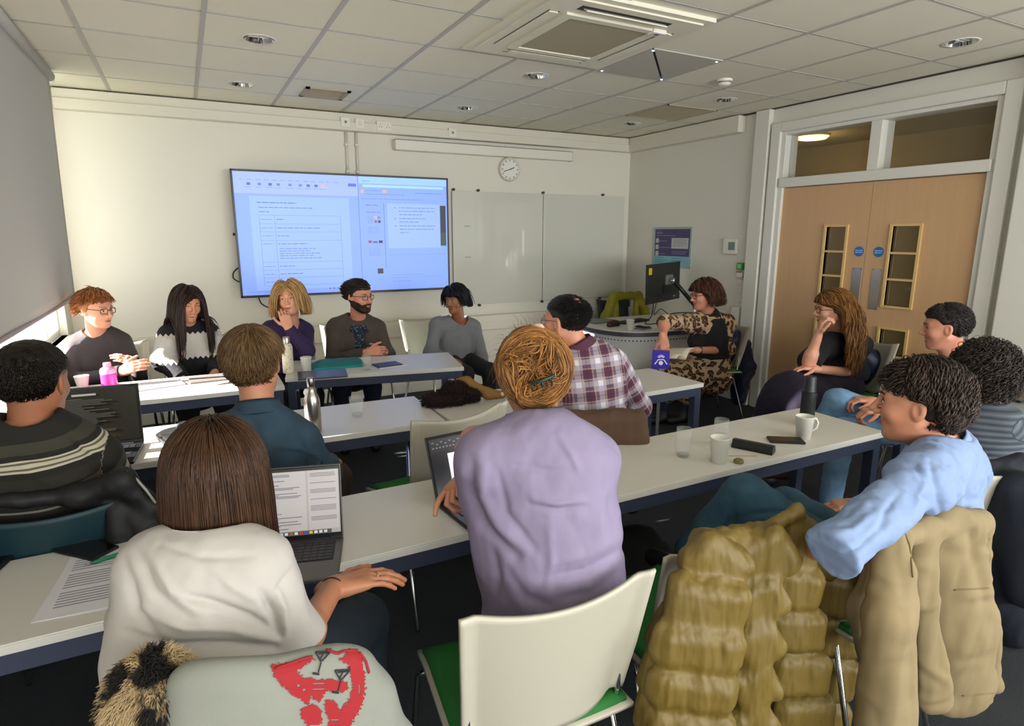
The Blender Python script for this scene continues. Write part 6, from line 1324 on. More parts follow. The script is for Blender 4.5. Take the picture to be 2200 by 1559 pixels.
obj('desktop', G().prism(loc_(outer, .985)[::-1], .735, .745), m_dtop, parent=dk); obj('edge_band', G().prism(loc_(outer, 1.0)[::-1], .700, .738), m_dedge, parent=dk)
inn = loc_(outer, .94); n_i = len(inn)-2
segs = [(0, n_i//3), (n_i//3, 2*n_i//3), (2*n_i//3, n_i)]
for a, b in segs:
    P = [np.array(q) for q in inn[a:b+1]]; g = G(); vs = []; 
    for q in P: 
        d_ = q/np.linalg.norm(q)*.012
        for w_ in (q-d_, q): vs += [(w_[0], w_[1], .06), (w_[0], w_[1], .695)]
    f = []
    for i in range(len(P)-1):
        k = i*4; f += [(k+2, k+6, k+7, k+3), (k, k+1, k+5, k+4), (k+1, k+3, k+7, k+5), (k, k+4, k+6, k+2)]
    g.add(vs, f); pn_ = obj('front_panel', g, m_dpan, parent=dk)
    hg = G(); Ls = 0; acc = .03
    for i in range(len(P)-1):
        q0, q1 = P[i], P[i+1]; L_ = np.linalg.norm(q1-q0); u_ = (q1-q0)/L_; nn_ = np.array([u_[1], -u_[0]]); nn_ = nn_ if nn_@q0 > 0 else -nn_
        while acc < L_:
            c_ = q0+u_*acc; T_ = np.array([[u_[0], 0, nn_[0]], [u_[1], 0, nn_[1]], [0, 1, 0.]]); hg.lathe([(.0068, 0), (.0068, .0015)], 8, (c_[0]+nn_[0]*.001, c_[1]+nn_[1]*.001, .655), T=T_); acc += .036
        acc -= L_
    tag(obj('perforation', hg, m_dark, parent=pn_), kind='stuff')
obj('plinth', G().prism(loc_(outer, .90)[::-1], 0, .06), m_dark, parent=dk)
DT = .745
cup((3.70, 4.60, DT), 'white paper cup on the curved presenter desk', .027, .040, .10)
c_ = thing('glasses_pouch', 'dark red and black pouch beside the paper cup on the presenter desk', 'case', (3.70, 4.86, DT), .2)
obj('pouch', nmesh('pouch', [nets([C((-.06, 0, .022), (.06, 0, .022), .028, k=.02), C((-.04, .02, .04), (.03, .02, .045), .016, k=.02)], .006)], M('pouch_red', '#35181c', .6)), None, parent=c_); obj('strap', G().tube([(-.05, .02, .05), (0, .03, .062), (.05, .02, .05)], .006, 6), M('pouch_pink', '#8f6a66', .6), parent=c_, smooth=True)
lp = box_thing('laptop', 'thin closed grey laptop at the back of the presenter desk', 'laptop', (3.78, 5.20, DT), .1, .33, .23, .016, M('laptop_grey2', '#70756f', .4), 'lid', .004); obj('base', G().box((-.16, -.11, 0), (.16, .11, .005)), M('laptop_base'), parent=lp)
kbd = box_thing('keyboard', 'slim black keyboard on the presenter desk under the monitor', 'keyboard', (4.06, 5.02, DT), .25, .43, .13, .016, m_blk, 'case'); km = mesh('key', G().box((-.0085, -.0085, 0), (.0085, .0085, .004)), M('key_dark', '#26262a', .4))
for j in range(5):
    for i in range(19): obj('key', km, None, parent=kbd, T=Matrix.Translation((-.196+i*.0218, -.046+j*.0225, .016)))
box_thing('notebook', 'dark spiral notebook and phone-sized pad beside the cup on the presenter desk', 'notebook', (3.86, 4.60, DT), .3, .15, .10, .014, M('pad_grey', '#6d6d74', .5), 'cover'); phone((3.86, 4.61, DT+.015), .4, 'small black phone on the notebook on the presenter desk', .07, .13)
box_thing('paper', 'loose sheet of white paper on the presenter desk left of the leopard print sleeve', 'paper', (4.0, 4.78, DT), -.2, .21, .29, .0015, m_paper, 'sheet', .0004)
# monitor on an arm
BL, BR, TL = at(1390, 655, 4.72), at(1459, 640, 5.02), at(1411, 578, 4.80); ex = BR-BL; ez = TL-BL; w_, h_ = np.linalg.norm(ex), np.linalg.norm(ez); ex = unit(ex); ez = unit(ez-ex*(ez@ex)); ey = np.cross(ez, ex)
mo = thing('monitor', 'black computer monitor seen from behind with a yellow note on its corner', 'monitor', BL); Rm = np.stack([ex, ey, ez], 1); TM = (Rm, (0, 0, 0))
w_ = w_/.78
obj('rear_case', G().box((0, 0, 0), (w_*.78, .022, h_), T=TM, bev=.004), M('monitor_black', '#1c1d1c', .45), parent=mo); obj('lower_strip', G().box((.0, -.004, 0), (w_*.78, .0, .07), T=TM, bev=.002), M('monitor_strip', '#111111', .3), parent=mo)
obj('screen', G().box((.006, .022, .03), (w_*.78-.006, .024, h_-.006), T=TM), M('screen_off', '#08080a', .1), parent=mo); obj('vesa_plate', G().box((w_*.40, -.022, .17), (w_*.56, 0, .27), T=TM, bev=.004), M('vesa_grey', '#8f8f8a', .35, metal=.5), parent=mo); obj('port_cover', G().box((w_*.36, -.010, .09), (w_*.54, 0, .15), T=TM, bev=.004), m_dark, parent=mo)
obj('sticky_note', G().box((.02, -.003, h_-.10), (.085, -.0005, h_-.035), T=TM), M('note_yellow', '#d8c41e', .7), parent=mo); obj('logo', G().box((w_*.60, -.006, .028), (w_*.66, -.004, .048), T=TM), m_grey, parent=mo)
a0 = BL+Rm@np.array([w_*.48, -.03, .21]); a1 = a0+np.array([.10, -.06, .0]); a2 = np.array([4.60, 4.78, DT+.30]); a2 = at(1492, 655, 4.80); a3 = np.array([a2[0]+.02, a2[1], DT])
ar = thing('support_arm', 'black and silver gas monitor arm clamped to the presenter desk', 'arm', a3); o_ = a3
obj('joint', G().tube([a0-o_, a0-o_+np.array([.03, -.03, 0])], .025, 14), m_chrome, parent=ar, smooth=True); obj('upper_arm', G().tube([a1*.25+a0*.75-o_, a2-o_], .022, 10), m_blk, parent=ar, smooth=True); obj('arm_cover', G().tube([a1*.2+a0*.8-o_+UP*.02, a2-o_+UP*.02], .012, 8), M('arm_silver', '#a3a6a8', .3, metal=.8), parent=ar, smooth=True); obj('pole', G().tube([a2-o_, (0, 0, 0)], .018, 12), m_chrome, parent=ar, smooth=True)
cable([BL+Rm@np.array([.15, 0, .02]), BL+Rm@np.array([.16, .02, -.10]), np.array([4.2, 4.9, DT+.05]), np.array([4.05, 4.8, DT+.01]), np.array([4.15, 4.7, DT+.03]), np.array([4.35, 4.75, DT+.1]), a2+UP*-.08], .005, 'black cable looping from the monitor over the presenter desk')
cable([BL+Rm@np.array([.22, 0, .02]), BL+Rm@np.array([.20, .02, -.12]), np.array([4.3, 4.85, DT+.14]), np.array([4.42, 4.8, DT+.03]), np.array([4.5, 4.85, DT+.004])], .004, 'second thin black cable hanging below the monitor')
# purple box with a white crown-like emblem, standing at the end of the middle table
pb = thing('purple_sign', 'small purple sign with a white emblem standing behind the middle table', 'sign', (2.93, 3.42, TH-.06)); pb.rotation_euler = (0, 0, -.55); pb.location = [float(q) for q in at(1419, 792, 3.42)]
obj('panel', G().box((-.062, 0, 0), (.062, .03, .135), bev=.003), M('vivid_purple', '#2c07a8', .5), parent=pb); wm = G()
for a_ in (-60, -36, -12, 12, 36, 60): c2_, s2_ = math.cos(math.radians(90-a_)), math.sin(math.radians(90-a_)); wm.tube([(c2_*.012, -.002, .078+s2_*.012), (c2_*.030, -.002, .078+s2_*.030)], .0035, 5)
obj('emblem', wm, m_wt, parent=pb); obj('emblem', G().tube([(-.045, -.002, .035), (-.02, -.002, .07), (.02, -.002, .07), (.045, -.002, .035)], .005, 6), m_wt, parent=pb); obj('emblem', G().lathe([(.016, 0), (.016, .002)], 16, (0, -.003, .045), T=rot('X', PI/2)), m_wt, parent=pb)
obj('leg', G().box((-.01, .005, -.6), (.01, .025, 0)), m_grey, parent=pb)
# olive jacket hanging over a dark chair behind the desk
oc = at(1345, 665, 5.72); cx_, cy_ = oc[0], 5.72
ch = chair_proto(M('chair_shell_dark', '#23262a', .5), M('chair_pad_dark', '#26282c', .8), name='chair'); ch.location = (cx_, cy_, 0); ch.rotation_euler = (0, 0, PI); tag(ch, 'dark office chair behind the presenter desk under the olive jacket', 'chair'); ch.scale = (1, 1, 1.02)
oj = thing('jacket', 'olive yellow jacket hung over the dark chair behind the presenter desk', 'jacket', (cx_, cy_, 0)); inv_ = Matrix.Translation((-cx_, -cy_, 0))
Q = lambda u, v, y=5.60: at(u, v, y)
P = [C(Q(1318, 636), Q(1372, 634), .045, .045, k=.03), C(Q(1318, 638), Q(1303, 682), .05, .06, k=.03), C(Q(1372, 636), Q(1388, 680), .05, .06, k=.03), C(Q(1322, 640), Q(1322, 690, 5.56), .03, .04, k=.02), C(Q(1366, 640), Q(1366, 690, 5.56), .03, .04, k=.02), C(Q(1303, 682), Q(1300, 700), .06, .05, k=.03), C(Q(1388, 680), Q(1392, 700), .05, .05, k=.03)]
o_ = obj('jacket_body', nmesh('jacket_body', [nets(P, .008)], cloth('jacket_olive', '#8a8414', .6, var=.15), folds(None, .008, 12, 5)), None, parent=oj); o_.matrix_parent_inverse = inv_
# ================================================================ the near row
# P13: curly mullet, pale blue shirt, in profile
h = at(1976, 866, 1.00); N = at(2022, 962, .97); f = FR(h, -108)
B = mkB(h, -94, -3, 0, s=1.02, N=N, SA=at(1972, 1036, .86), SB=at(2072, 1006, 1.10), EA=at(1812, 1172, .84), WA=at(1722, 1182, 1.04), EB=at(1960, 1090, 1.30), WB=at(1840, 1085, 1.36), pelvis=(at(2010, 1100, .96)[0]-.05, 1.05, .50), front=f, skin=SK2, w=.165, ww=.15, q=.7, res=.004, hres=.003, arm=(.045, .038, .027),
        face=dict(smile=.8, nose=1.04, jaw=1.02), PA=dict(f=-RT+UP*.2, n=-UP, td=dn(h), curl=.5), PB=dict(f=-RT, n=-UP, curl=.5))
B['KA'] = at(1598, 1066, 1.42); B['FA'] = at(1470, 1200, 1.55); B['KB'] = at(1690, 1090, 1.50); B['FB'] = np.array([B['KB'][0]-.05, B['KB'][1], .09])
person('person', 'person in profile with dark curly hair and a pale blue shirt, arm over the chair', B)
face(B, brow='#241812', lip='#a8665a', smile=.8, browt=.0042, closed=.3)
rgc = np.random.default_rng(77)
def flow(d, p): return np.stack([d[:, 0]*.5, -.35-.5*(d[:, 1] < 0)+.75*(d[:, 1] > .35), np.where(d[:, 2] > .35, .12, -.45)-.1], 1)
hair(B, 's', '#0f0a08', '#4a3a30', n=3600, w=.0026, comb=flow, length=lambda d, r_: (np.where(d[:, 1] > .3, .040, np.where((d[:, 1] < -.2) & (d[:, 2] < .2), .135, .052)))*r_.uniform(.75, 1.2, len(d)), lift=.25, grav=.12, stay=.12, hug=.35, steps=18, jitter=.20, bulk=.014, front=.42, nape=-.85, low=-.2, curl=.0085, freq=115, back=(-.030, .030), shell_kw=dict(t=.010, ears=True, low=-.090), collide=[(np.array([0, -.03, -.06]), np.array([0, -.04, -.3]), .062)])
m_bs = cloth('shirt_pale_blue', '#7f93b8', .8, b=(420, .15, .001), var=.05)
JF = pxf([([(1600, 1110), (1660, 1098), (1720, 1110)], 8, -.010), ([(1590, 1130), (1650, 1150), (1700, 1140)], 9, .009), ([(1575, 1060), (1570, 1120), (1545, 1160)], 9, -.008), ([(1680, 1060), (1700, 1090), (1730, 1105)], 8, -.009), ([(1620, 1160), (1600, 1190), (1560, 1210)], 10, -.009)])
BF = pxf([([(1925, 985), (1965, 1000), (1990, 1030)], 8, -.009), ([(1900, 1010), (1960, 1025), (2010, 1060)], 8, .007), ([(1890, 1030), (1950, 1050), (1990, 1075)], 7, -.008), ([(1998, 990), (2015, 1050), (2020, 1110)], 8, -.009), ([(1985, 1030), (1975, 1070), (1955, 1110)], 7, .008), ([(2040, 1000), (2070, 1040), (2080, 1090)], 9, -.007), ([(1860, 1070), (1820, 1100), (1780, 1110)], 9, -.008), ([(1880, 1100), (1830, 1140), (1790, 1150)], 9, .007), ([(1900, 1120), (1850, 1170), (1810, 1190)], 8, -.007), ([(2000, 1110), (2050, 1125), (2100, 1100)], 9, .009), ([(1930, 1060), (1900, 1100), (1890, 1140)], 8, -.007)])
P = shirt(B, t=.016, st=.009, neck=.060, cutA=.56, cutB=.5, cuff=.003)
wear(B, 'shirt', P, m_bs, h=.004, disp=lambda V: folds(B, .009, 8, 91)(V)+folds(B, .003, 22, 9)(V)+BF(V)); collar(B, .074, .052, m_bs, tilt=-.1)
wear(B, 'jeans', trousers(B, t=.018), denim('jeans_blue', '#2c5064'), h=.005, disp=lambda V: folds(B, .006, 9, 92)(V)+JF(V)); shoes(B, M('shoe_black'))
# P15: lilac shirt, messy strawberry blonde bun
h = at(1146, 812, 1.42); N = at(1156, 934, 1.33); f = FR(h, 172)
B = mkB(h, 178, -10, 0, s=1.0, N=N, SA=at(1050, 990, 1.30), SB=at(1276, 986, 1.20), EA=at(1058, 1115, 1.42), WA=at(1012, 1008, 1.60), EB=at(1195, 985, 1.50), WB=at(1066, 930, 1.50), pelvis=at(1185, 1330, 1.26), front=f, skin=SK2, w=.160, ww=.165, hw=.175, q=.72, res=.004, hres=.0035, handres=.003, arm=(.048, .038, .026),
        PA=dict(f=at(948, 1066, 1.56)-at(1012, 1008, 1.60), n=-UP*.6+RT*.6, td=-dn(h), curls=(.25, .95, 1.1, 1.2), thumb=.4), PB=dict(f=-RT, n=-UP, curl=1.5))
B['pelvis'][2] = .52
person('person', 'person in a lilac shirt with a messy strawberry blonde bun, seen from behind', B)
knot = np.array([.012, -.105, .060])
mt_h = hair_mat('hair_3c200ea96a32', '#3c200e', '#a96a32')
def up(d, p): k = knot-p; return k/np.linalg.norm(k, axis=1)[:, None]+np.stack([0*d[:, 0], -.15+0*d[:, 0], 0*d[:, 0]], 1)
hair(B, 's', '#2c160a', '#c98c4c', n=5200, w=.0015, comb=up, length=.11, lift=.03, stay=.7, steps=10, jitter=.08, hug=.7, bulk=.018, front=.5, nape=-.85, low=-.45, curl=.002, freq=60, shell_kw=dict(t=.013, low=-.092))
rg = np.random.default_rng(8); d = rg.normal(size=(2600, 3)); d /= np.linalg.norm(d, axis=1)[:, None]; bax = np.array([.075, .040, .078]); d = d[(d[:, 1] < .45)]
hb = dict(B); hb['head'] = h+B['R']@np.array([.006, -.090, .002])
T, nr, rg2 = locks(hb['head'], B['R'], 1.0, len(d), comb=lambda d, p: np.stack([-d[:, 2]+.5*np.sin(d[:, 0]*6), 0*d[:, 0]-.05, d[:, 0]+.5*np.sin(d[:, 2]*7)], 1), length=.13, steps=12, seed=4, curl=.003, freq=40, lift=.05, stay=.5, jitter=.35, hug=.55, bulk=.026, roots=d, ax=bax)
B['put'](lock_mesh('hair_bun', T+0, nr, rg2, hb['head'], B['R'], .0019, hair_mat('hair_2c160ac98c4c', '#2c160a', '#c98c4c'), B['root']))
me = nmesh('hair_bun_core', [nets([E(hb['head']+B['R']@np.array([0, -.0, .03]), bax*.96, R=B['R'])], .006)], hair_mat('hair_2c160ac98c4c', '#2c160a', '#c98c4c'), folds(None, .006, 30, 2), {'hc': lambda V: np.full((len(V), 3), .2)}); B['put'](obj('hair_bun_core', me, None, parent=B['root']))
# stray hairs round the head
T, nr, rg2 = locks(h, B['R'], 1.0, 160, comb=lambda d, p: d*.7+np.array([0, -.2, -.3]), length=.06, steps=10, seed=14, curl=.006, freq=45, lift=.4, grav=.18, jitter=.5, bulk=.03, nape=-.8, low=-.6); B['put'](lock_mesh('stray_hairs', T, nr, rg2, h, B['R'], .0005, hair_mat('hair_2c160ac98c4c', '#2c160a', '#c98c4c'), B['root']))
sc0 = h+B['R']@np.array([.012, -.098, .118]); 
B['put'](obj('scrunchie', nmesh('scrunchie', [nets([C(sc0+np.array([0, 0, .012]), sc0+np.array([.002, 0, .012]), .017, k=.01), C(sc0+np.array([.006, -.012, -.012]), sc0+np.array([.022, -.016, -.020]), .015, k=.012)], .003)], M('scrunchie_pink', '#cfa89a', .7), folds(None, .002, 60, 2)), None, parent=B['root']))
cl0 = hb['head']+B['R']@np.array([.018, -.072, .000]); sd_ = B['R'][:, 0]; clp = G(); clp.tube([cl0-sd_*.030+UP*-.004, cl0+B['R'][:, 1]*-.012, cl0+sd_*.034+UP*.016], [.006, .009, .007], 8, sq=.6)
for k in range(5): q_ = cl0+sd_*(-.02+.012*k)+UP*(.004*k-.002); clp.tube([q_, q_-UP*.016-B['R'][:, 1]*.006, q_-UP*.026+B['R'][:, 1]*.004], [.0025, .002, .0012], 5)
B['put'](obj('claw_clip', clp, M('clip_green', '#27332a', .3), parent=B['root'], smooth=True))
ea = h+B['R']@np.array([-.084, .0, -.045]); B['put'](obj('earring', G().sphere(ea, .006, 10), M('pearl', '#e6dfd6', .2), parent=B['root'], smooth=True))
m_li = cloth('shirt_lilac', '#8a7f9b', .82, b=(380, .12, .001), var=.035)
P = shirt(B, t=.016, st=.018, neck=.062, cutA=.62, cutB=.55, hem=(B['pelvis']-UP*.02, -UP)); n_ = B['front']
def lil(V):                                        # broad drapes of the loose shirt
    d = folds(B, .011, 5, 101, (1, 1, .6))(V)+folds(B, .003, 17, 12, (1, 1, .7))(V)
    return d+LF(V)
LF = pxf([([(1018, 985), (1012, 1040), (1045, 1130), (1110, 1195)], 12, -.014), ([(1040, 1000), (1040, 1060), (1075, 1130), (1130, 1180)], 12, .010), ([(1070, 1010), (1090, 1100), (1150, 1180)], 9, -.007), ([(1150, 1072), (1190, 1080), (1250, 1074)], 9, .007), ([(1140, 1084), (1200, 1094), (1260, 1086)], 7, -.006),
    ([(1335, 1140), (1260, 1190), (1160, 1215)], 14, .008), ([(1340, 1170), (1260, 1225), (1170, 1240)], 10, -.008), ([(1345, 1210), (1270, 1270), (1200, 1285)], 12, -.008), ([(1090, 1220), (1130, 1280), (1190, 1300)], 12, -.008), ([(1110, 1000), (1190, 1012), (1280, 1008)], 7, -.004), ([(1200, 935), (1225, 975), (1245, 1015)], 8, .006),
    ([(1060, 1180), (1070, 1240), (1060, 1300)], 10, -.008), ([(1180, 1110), (1185, 1200), (1170, 1290)], 10, .004), ([(1290, 1010), (1310, 1080), (1320, 1150)], 12, -.005)])
wear(B, 'shirt', P, m_li, h=.0042, disp=lil); collar(B, .078, .060, m_li, tilt=-.35)
B['put'](obj('necklace', G().tube([N+unit(h-N)*.012+(RT*math.cos(a)+n_*math.sin(a))*.060 for a in np.linspace(PI*.9, 2.4*PI, 24)], .0012, 5), M('gold'), parent=B['root'], smooth=True))
wear(B, 'trousers', trousers(B), M('trousers_black'), h=.012); shoes(B, M('shoe_black'))
# P14: white T-shirt, long brown bob
h = at(470, 1030, 1.30); N = at(468, 1196, 1.24); f = FR(h, 176)
B = mkB(h, 160, -12, 5, s=.93, N=N, SA=at(330, 1216, 1.22), SB=at(556, 1232, 1.14), EA=at(312, 1335, 1.40), WA=at(360, 1230, 1.66), EB=at(630, 1396, 1.12), WB=at(716, 1262, 1.36), pelvis=at(455, 1500, 1.16), front=f, skin=skin_mat('skin_warm', '#b07a58'), w=.138, ww=.140, hw=.165, q=.72, res=.004, hres=.0035, handres=.003, arm=(.042, .035, .025),
        PB=dict(f=RT*.95+unit(np.cross(UP, RT))*.5+UP*.02, n=-UP, td=np.cross(UP, RT), curl=.28, thumb=.1), PA=dict(f=(.5, .8, 0), n=-UP, td=RT, curl=.3))
B['pelvis'][2] = .50; B['KB'] = at(775, 1335, 1.52); B['KB'][2] = min(B['KB'][2], .64); B['FB'] = np.array([B['KB'][0], B['KB'][1]+.02, .10])
person('person', 'person in a white T-shirt with straight brown shoulder length hair, seen from behind', B)
lo_ = lambda P: B['R'].T@(np.asarray(P)-h)
cm = comb_crown(.75, .1, -.1, .99)
hair(B, 's', '#180c06', '#543620', n=13000, w=.0012, comb=cm, length=.33, lift=.05, grav=1.3, steps=16, jitter=.03, stay=.03, bulk=.012, front=.5, nape=-.80, low=-.45, zcut=lambda d: -.215+.018*np.sin(d[:, 0]*9)+.012*np.sin(d[:, 1]*23+d[:, 0]*31), collide=[(np.array([0, -.035, -.04]), np.array([0, -.05, -.22]), .056), (np.array([0, .02, -.05]), np.array([0, .02, -.20]), .055)], ro=.011, shell_kw=dict(t=.010, low=-.095), curl=.0012, freq=25)
m_tee = cloth('tshirt_white', '#b4aea8', .85, b=(420, .12, .001), var=.02)
P = shirt(B, t=.010, st=.012, neck=.066, cutA=.44, cutB=.46, cuff=.004, hem=(B['pelvis']-UP*.0, -UP))
def tee(V):
    d = folds(B, .010, 4.5, 111, (.8, .8, 1.2))(V)+folds(B, .0025, 16, 12)(V)
    return d+TF(V)
TF = pxf([([(600, 1368), (540, 1325), (440, 1290), (380, 1280)], 10, -.010), ([(600, 1380), (500, 1352), (400, 1345), (300, 1310)], 12, .009), ([(590, 1392), (480, 1385), (360, 1385), (270, 1360)], 10, -.011), ([(585, 1410), (480, 1412), (380, 1415)], 10, .008), ([(560, 1270), (585, 1310), (602, 1365)], 9, -.014), ([(590, 1260), (612, 1310), (615, 1370)], 9, .008),
    ([(290, 1180), (330, 1270), (420, 1340)], 12, -.008), ([(265, 1200), (290, 1310), (350, 1380)], 12, -.008), ([(320, 1190), (370, 1270), (440, 1320)], 10, .006), ([(630, 1215), (590, 1270), (560, 1335)], 6, -.005), ([(345, 1165), (430, 1195), (540, 1195)], 10, -.005), ([(450, 1210), (500, 1260), (560, 1290)], 10, .004)])
wear(B, 'tshirt', P, m_tee, h=.0042, disp=tee)
B['put'](obj('neckband', G().tube([N+unit(h-N)*.012+(RT*math.cos(a)+f*math.sin(a))*.074 for a in np.linspace(0, 2*PI, 33)], .006, 6, cap=False), m_tee, parent=B['root'], smooth=True))
d = unit(B['EB']-B['WB']); q_ = B['WB']+d*.012; e1 = unit(np.cross(d, UP)); e2 = np.cross(d, e1); B['put'](obj('bracelet', G().tube([q_+(e1*math.cos(a)+e2*math.sin(a))*.030 for a in np.linspace(0, 2*PI, 25)], .0016, 5, cap=False), m_blk, parent=B['root'], smooth=True))
hd = unit(B['PB']['f']); rp = B['WB']+hd*.105; B['put'](obj('ring', G().tube([rp+(UP*math.cos(a)+np.cross(hd, UP)*math.sin(a))*.0095 for a in np.linspace(0, 2*PI, 17)], .0014, 5, cap=False), m_steel, parent=B['root'], smooth=True))
wear(B, 'jeans', trousers(B, t=.012), denim('jeans_dark', '#16222e'), h=.007); shoes(B, M('shoe_black'))
# ================================================================ chairs of the audience and the coats on them
def coat(name, label, cat, mat, prims, loc, h=.006, disp=None, part='body', extra=None):
    t_ = thing(name, label, cat, (loc[0], loc[1], 0)); inv_ = Matrix.Translation((-t_.location[0], -t_.location[1], 0)); o = obj(part, nmesh(part, [nets(prims, h)], mat, disp), None, parent=t_); o.matrix_parent_inverse = inv_; return t_, inv_, o
chair(.03, 1.24, 86, 'white shell chair of the person in the white T-shirt, under the printed sweatshirt').scale = (.86, 1, .97)
chair(1.27, 1.37, 90, 'white shell chair under the mustard puffer jacket').scale = (.95, 1, .93)
chair(1.88, 1.17, 88, 'white shell chair of the person in the blue shirt, under the beige jacket').scale = (.80, 1, .93)
chair(2.62, 1.30, 100, 'white shell chair of the curly haired person in grey at the right edge').scale = (.9, 1, .92)
chair(1.50, 2.42, 84, 'white shell chair of the person in the plaid shirt')
chair(B9[0], B9[1], 160, 'white shell chair with green seat of the person in leopard print') if False else None
p = BK['pelvis']; chair(p[0]-.02, p[1]+.04, 160, 'white shell chair with green seat of the person in leopard print')
chair(4.30, 2.84, 165, 'white shell chair of the laughing person with auburn hair'); chair(3.98, 1.90, 165, 'white shell chair of the laughing person in pale jeans')
ct = chair_proto(m_teal, M('teal_pad', '#10343a', .8)); ct.location = (-.42, 2.335, 0); tag(ct, 'dark teal chair of the person in the striped jumper at the left edge', 'chair')
dup(ct, (.14, 2.335, 0), .03, 'dark teal chair of the person in the denim shirt').scale = (.82, 1, 1)
Q = at
# black jacket on the teal chair
P = [C(Q(0, 1078, 2.10), Q(160, 1066, 2.10), .016, .026, k=.03), C(Q(160, 1066, 2.10), Q(262, 1030, 2.08), .028, .034, k=.03), C(Q(200, 1065, 2.10), Q(310, 1075, 2.10), .032, .036, k=.03, q=.6, n=np.array([0, 1., 0])), C(Q(262, 1040, 2.08), Q(330, 1090, 2.08), .034, .03, k=.03), C(Q(250, 1100, 2.09), Q(262, 1180, 2.08), .030, .036, k=.03), C(Q(300, 1110, 2.10), Q(330, 1180, 2.10), .05, .05, k=.03), C(Q(330, 1150, 2.08), Q(345, 1300, 2.09), .05, .05, k=.03)]
t_, iv, o = coat('jacket', 'black jacket with a pale piped edge hung on the dark teal chair', 'jacket', cloth('jacket_black', '#0f0f12', .6), P, Q(250, 1060, 2.08), .006, folds(None, .006, 12, 3))
o2 = obj('piping', G().tube([Q(272, 1012, 2.065), Q(294, 1030, 2.065), Q(316, 1055, 2.065), Q(334, 1080, 2.065)], .004, 6), M('piping_grey', '#a39f96', .6), parent=t_, smooth=True); o2.matrix_parent_inverse = iv
# mustard puffer jacket: quilted chambers
PY = [.985, .965, .955, .95, .95, .95]
def puff(u, v, hw, hh, y, dz=.045, k=.012, yaw=0.0, roll=0.0):
    c = Q(u, v, y); dep = (c-CAM)@CF; m_ = dep/FPX; R_ = np.stack([CR, np.cross(UP, CR), UP], 1)@rot('Y', roll); return BX(c, (hw*m_*1.12, dz*.8, hh*m_*1.02), k=k, rd=1.0, R=R_)
m_puf = cloth('puffer_mustard', '#6b5822', .55, b=(30, .25, .006), var=.07)
P = [C(Q(1508, 1160, 1.03), Q(1625, 1150, 1.02), .030, .028, k=.03), C(Q(1625, 1150, 1.02), Q(1712, 1098, 1.0), .026, .014, k=.03), C(Q(1712, 1100, 1.0), Q(1742, 1170, 1.02), .015, .035, k=.03)]
for (u, v, a, b, y, dz, r_) in ((1540, 1205, 66, 52, .99, .05, .5), (1520, 1292, 82, 56, .97, .055, .15), (1500, 1385, 88, 54, .96, .06, .12), (1486, 1475, 84, 50, .955, .06, .12), (1480, 1560, 84, 50, .95, .06, .1), (1478, 1640, 80, 48, .95, .06, 0),
        (1632, 1200, 70, 58, .985, .045, -.45), (1630, 1290, 52, 50, .965, .045, -.4), (1625, 1378, 46, 50, .955, .045, -.4), (1618, 1468, 46, 52, .95, .045, -.4), (1612, 1556, 48, 52, .945, .045, -.4), (1610, 1640, 48, 50, .945, .045, -.3),
        (1712, 1175, 40, 60, 1.0, .04, .2), (1708, 1262, 52, 48, .985, .045, .08), (1712, 1350, 56, 50, .975, .05, .04), (1718, 1442, 58, 50, .97, .05, .04), (1722, 1536, 60, 50, .965, .05, .04), (1722, 1626, 60, 50, .965, .05, 0),
        (1772, 1190, 38, 50, 1.04, .04, .25), (1788, 1275, 46, 48, 1.05, .045, .15), (1802, 1362, 48, 48, 1.05, .045, .1), (1790, 1455, 44, 50, 1.05, .045, .1), (1778, 1550, 40, 52, 1.05, .045, .05),
        (1450, 1350, 44, 52, 1.03, .04, .3), (1428, 1440, 44, 50, 1.02, .04, .2), (1420, 1530, 44, 50, 1.01, .04, .1)):
    P.append(puff(u, v, a, b, y, dz*.9, .022, roll=r_*1.2))
def pufd(V): return folds(None, .0042, 24, 7, (1.7, 1.7, .30))(V)+folds(None, .003, 9, 8)(V)
coat('jacket', 'mustard quilted puffer jacket hung over a white chair in the foreground', 'jacket', m_puf, P, Q(1600, 1300, 1.0), .0042, pufd)
# beige jacket
m_bei = cloth('jacket_beige', '#8a7958', .85, b=(420, .2, .0015), var=.06)
CB = lambda a, b, ra, rb, q=.6, k=.03: C(a, b, ra, rb, k=k, q=q, n=unit(np.cross(UP, CR)))
P = [CB(Q(1930, 1148, .86), Q(2100, 1118, .84), .030, .032, .9), CB(Q(1925, 1155, .84), Q(1912, 1330, .80), .040, .062, .75), CB(Q(1912, 1330, .80), Q(1905, 1640, .78), .062, .080, .7), CB(Q(1985, 1150, .85), Q(1990, 1290, .83), .045, .030, .6), CB(Q(2040, 1150, .85), Q(2060, 1340, .84), .085, .105, .42, .04), CB(Q(2060, 1340, .84), Q(2066, 1470, .84), .105, .112, .40, .04),
     CB(Q(2104, 1125, .84), Q(2130, 1470, .84), .030, .034, .8), CB(Q(1992, 1290, .84), Q(2006, 1500, .83), .030, .052, .5), CB(Q(1895, 1175, .90), Q(1862, 1300, .92), .030, .045, .7), CB(Q(1862, 1300, .92), Q(1868, 1400, .92), .045, .035, .7), CB(Q(2098, 1470, .92), Q(2102, 1640, .92), .048, .050, .8),
     HS(Q(2000, 1512, .82), -UP+RT*.0, k=.01)][:-1]
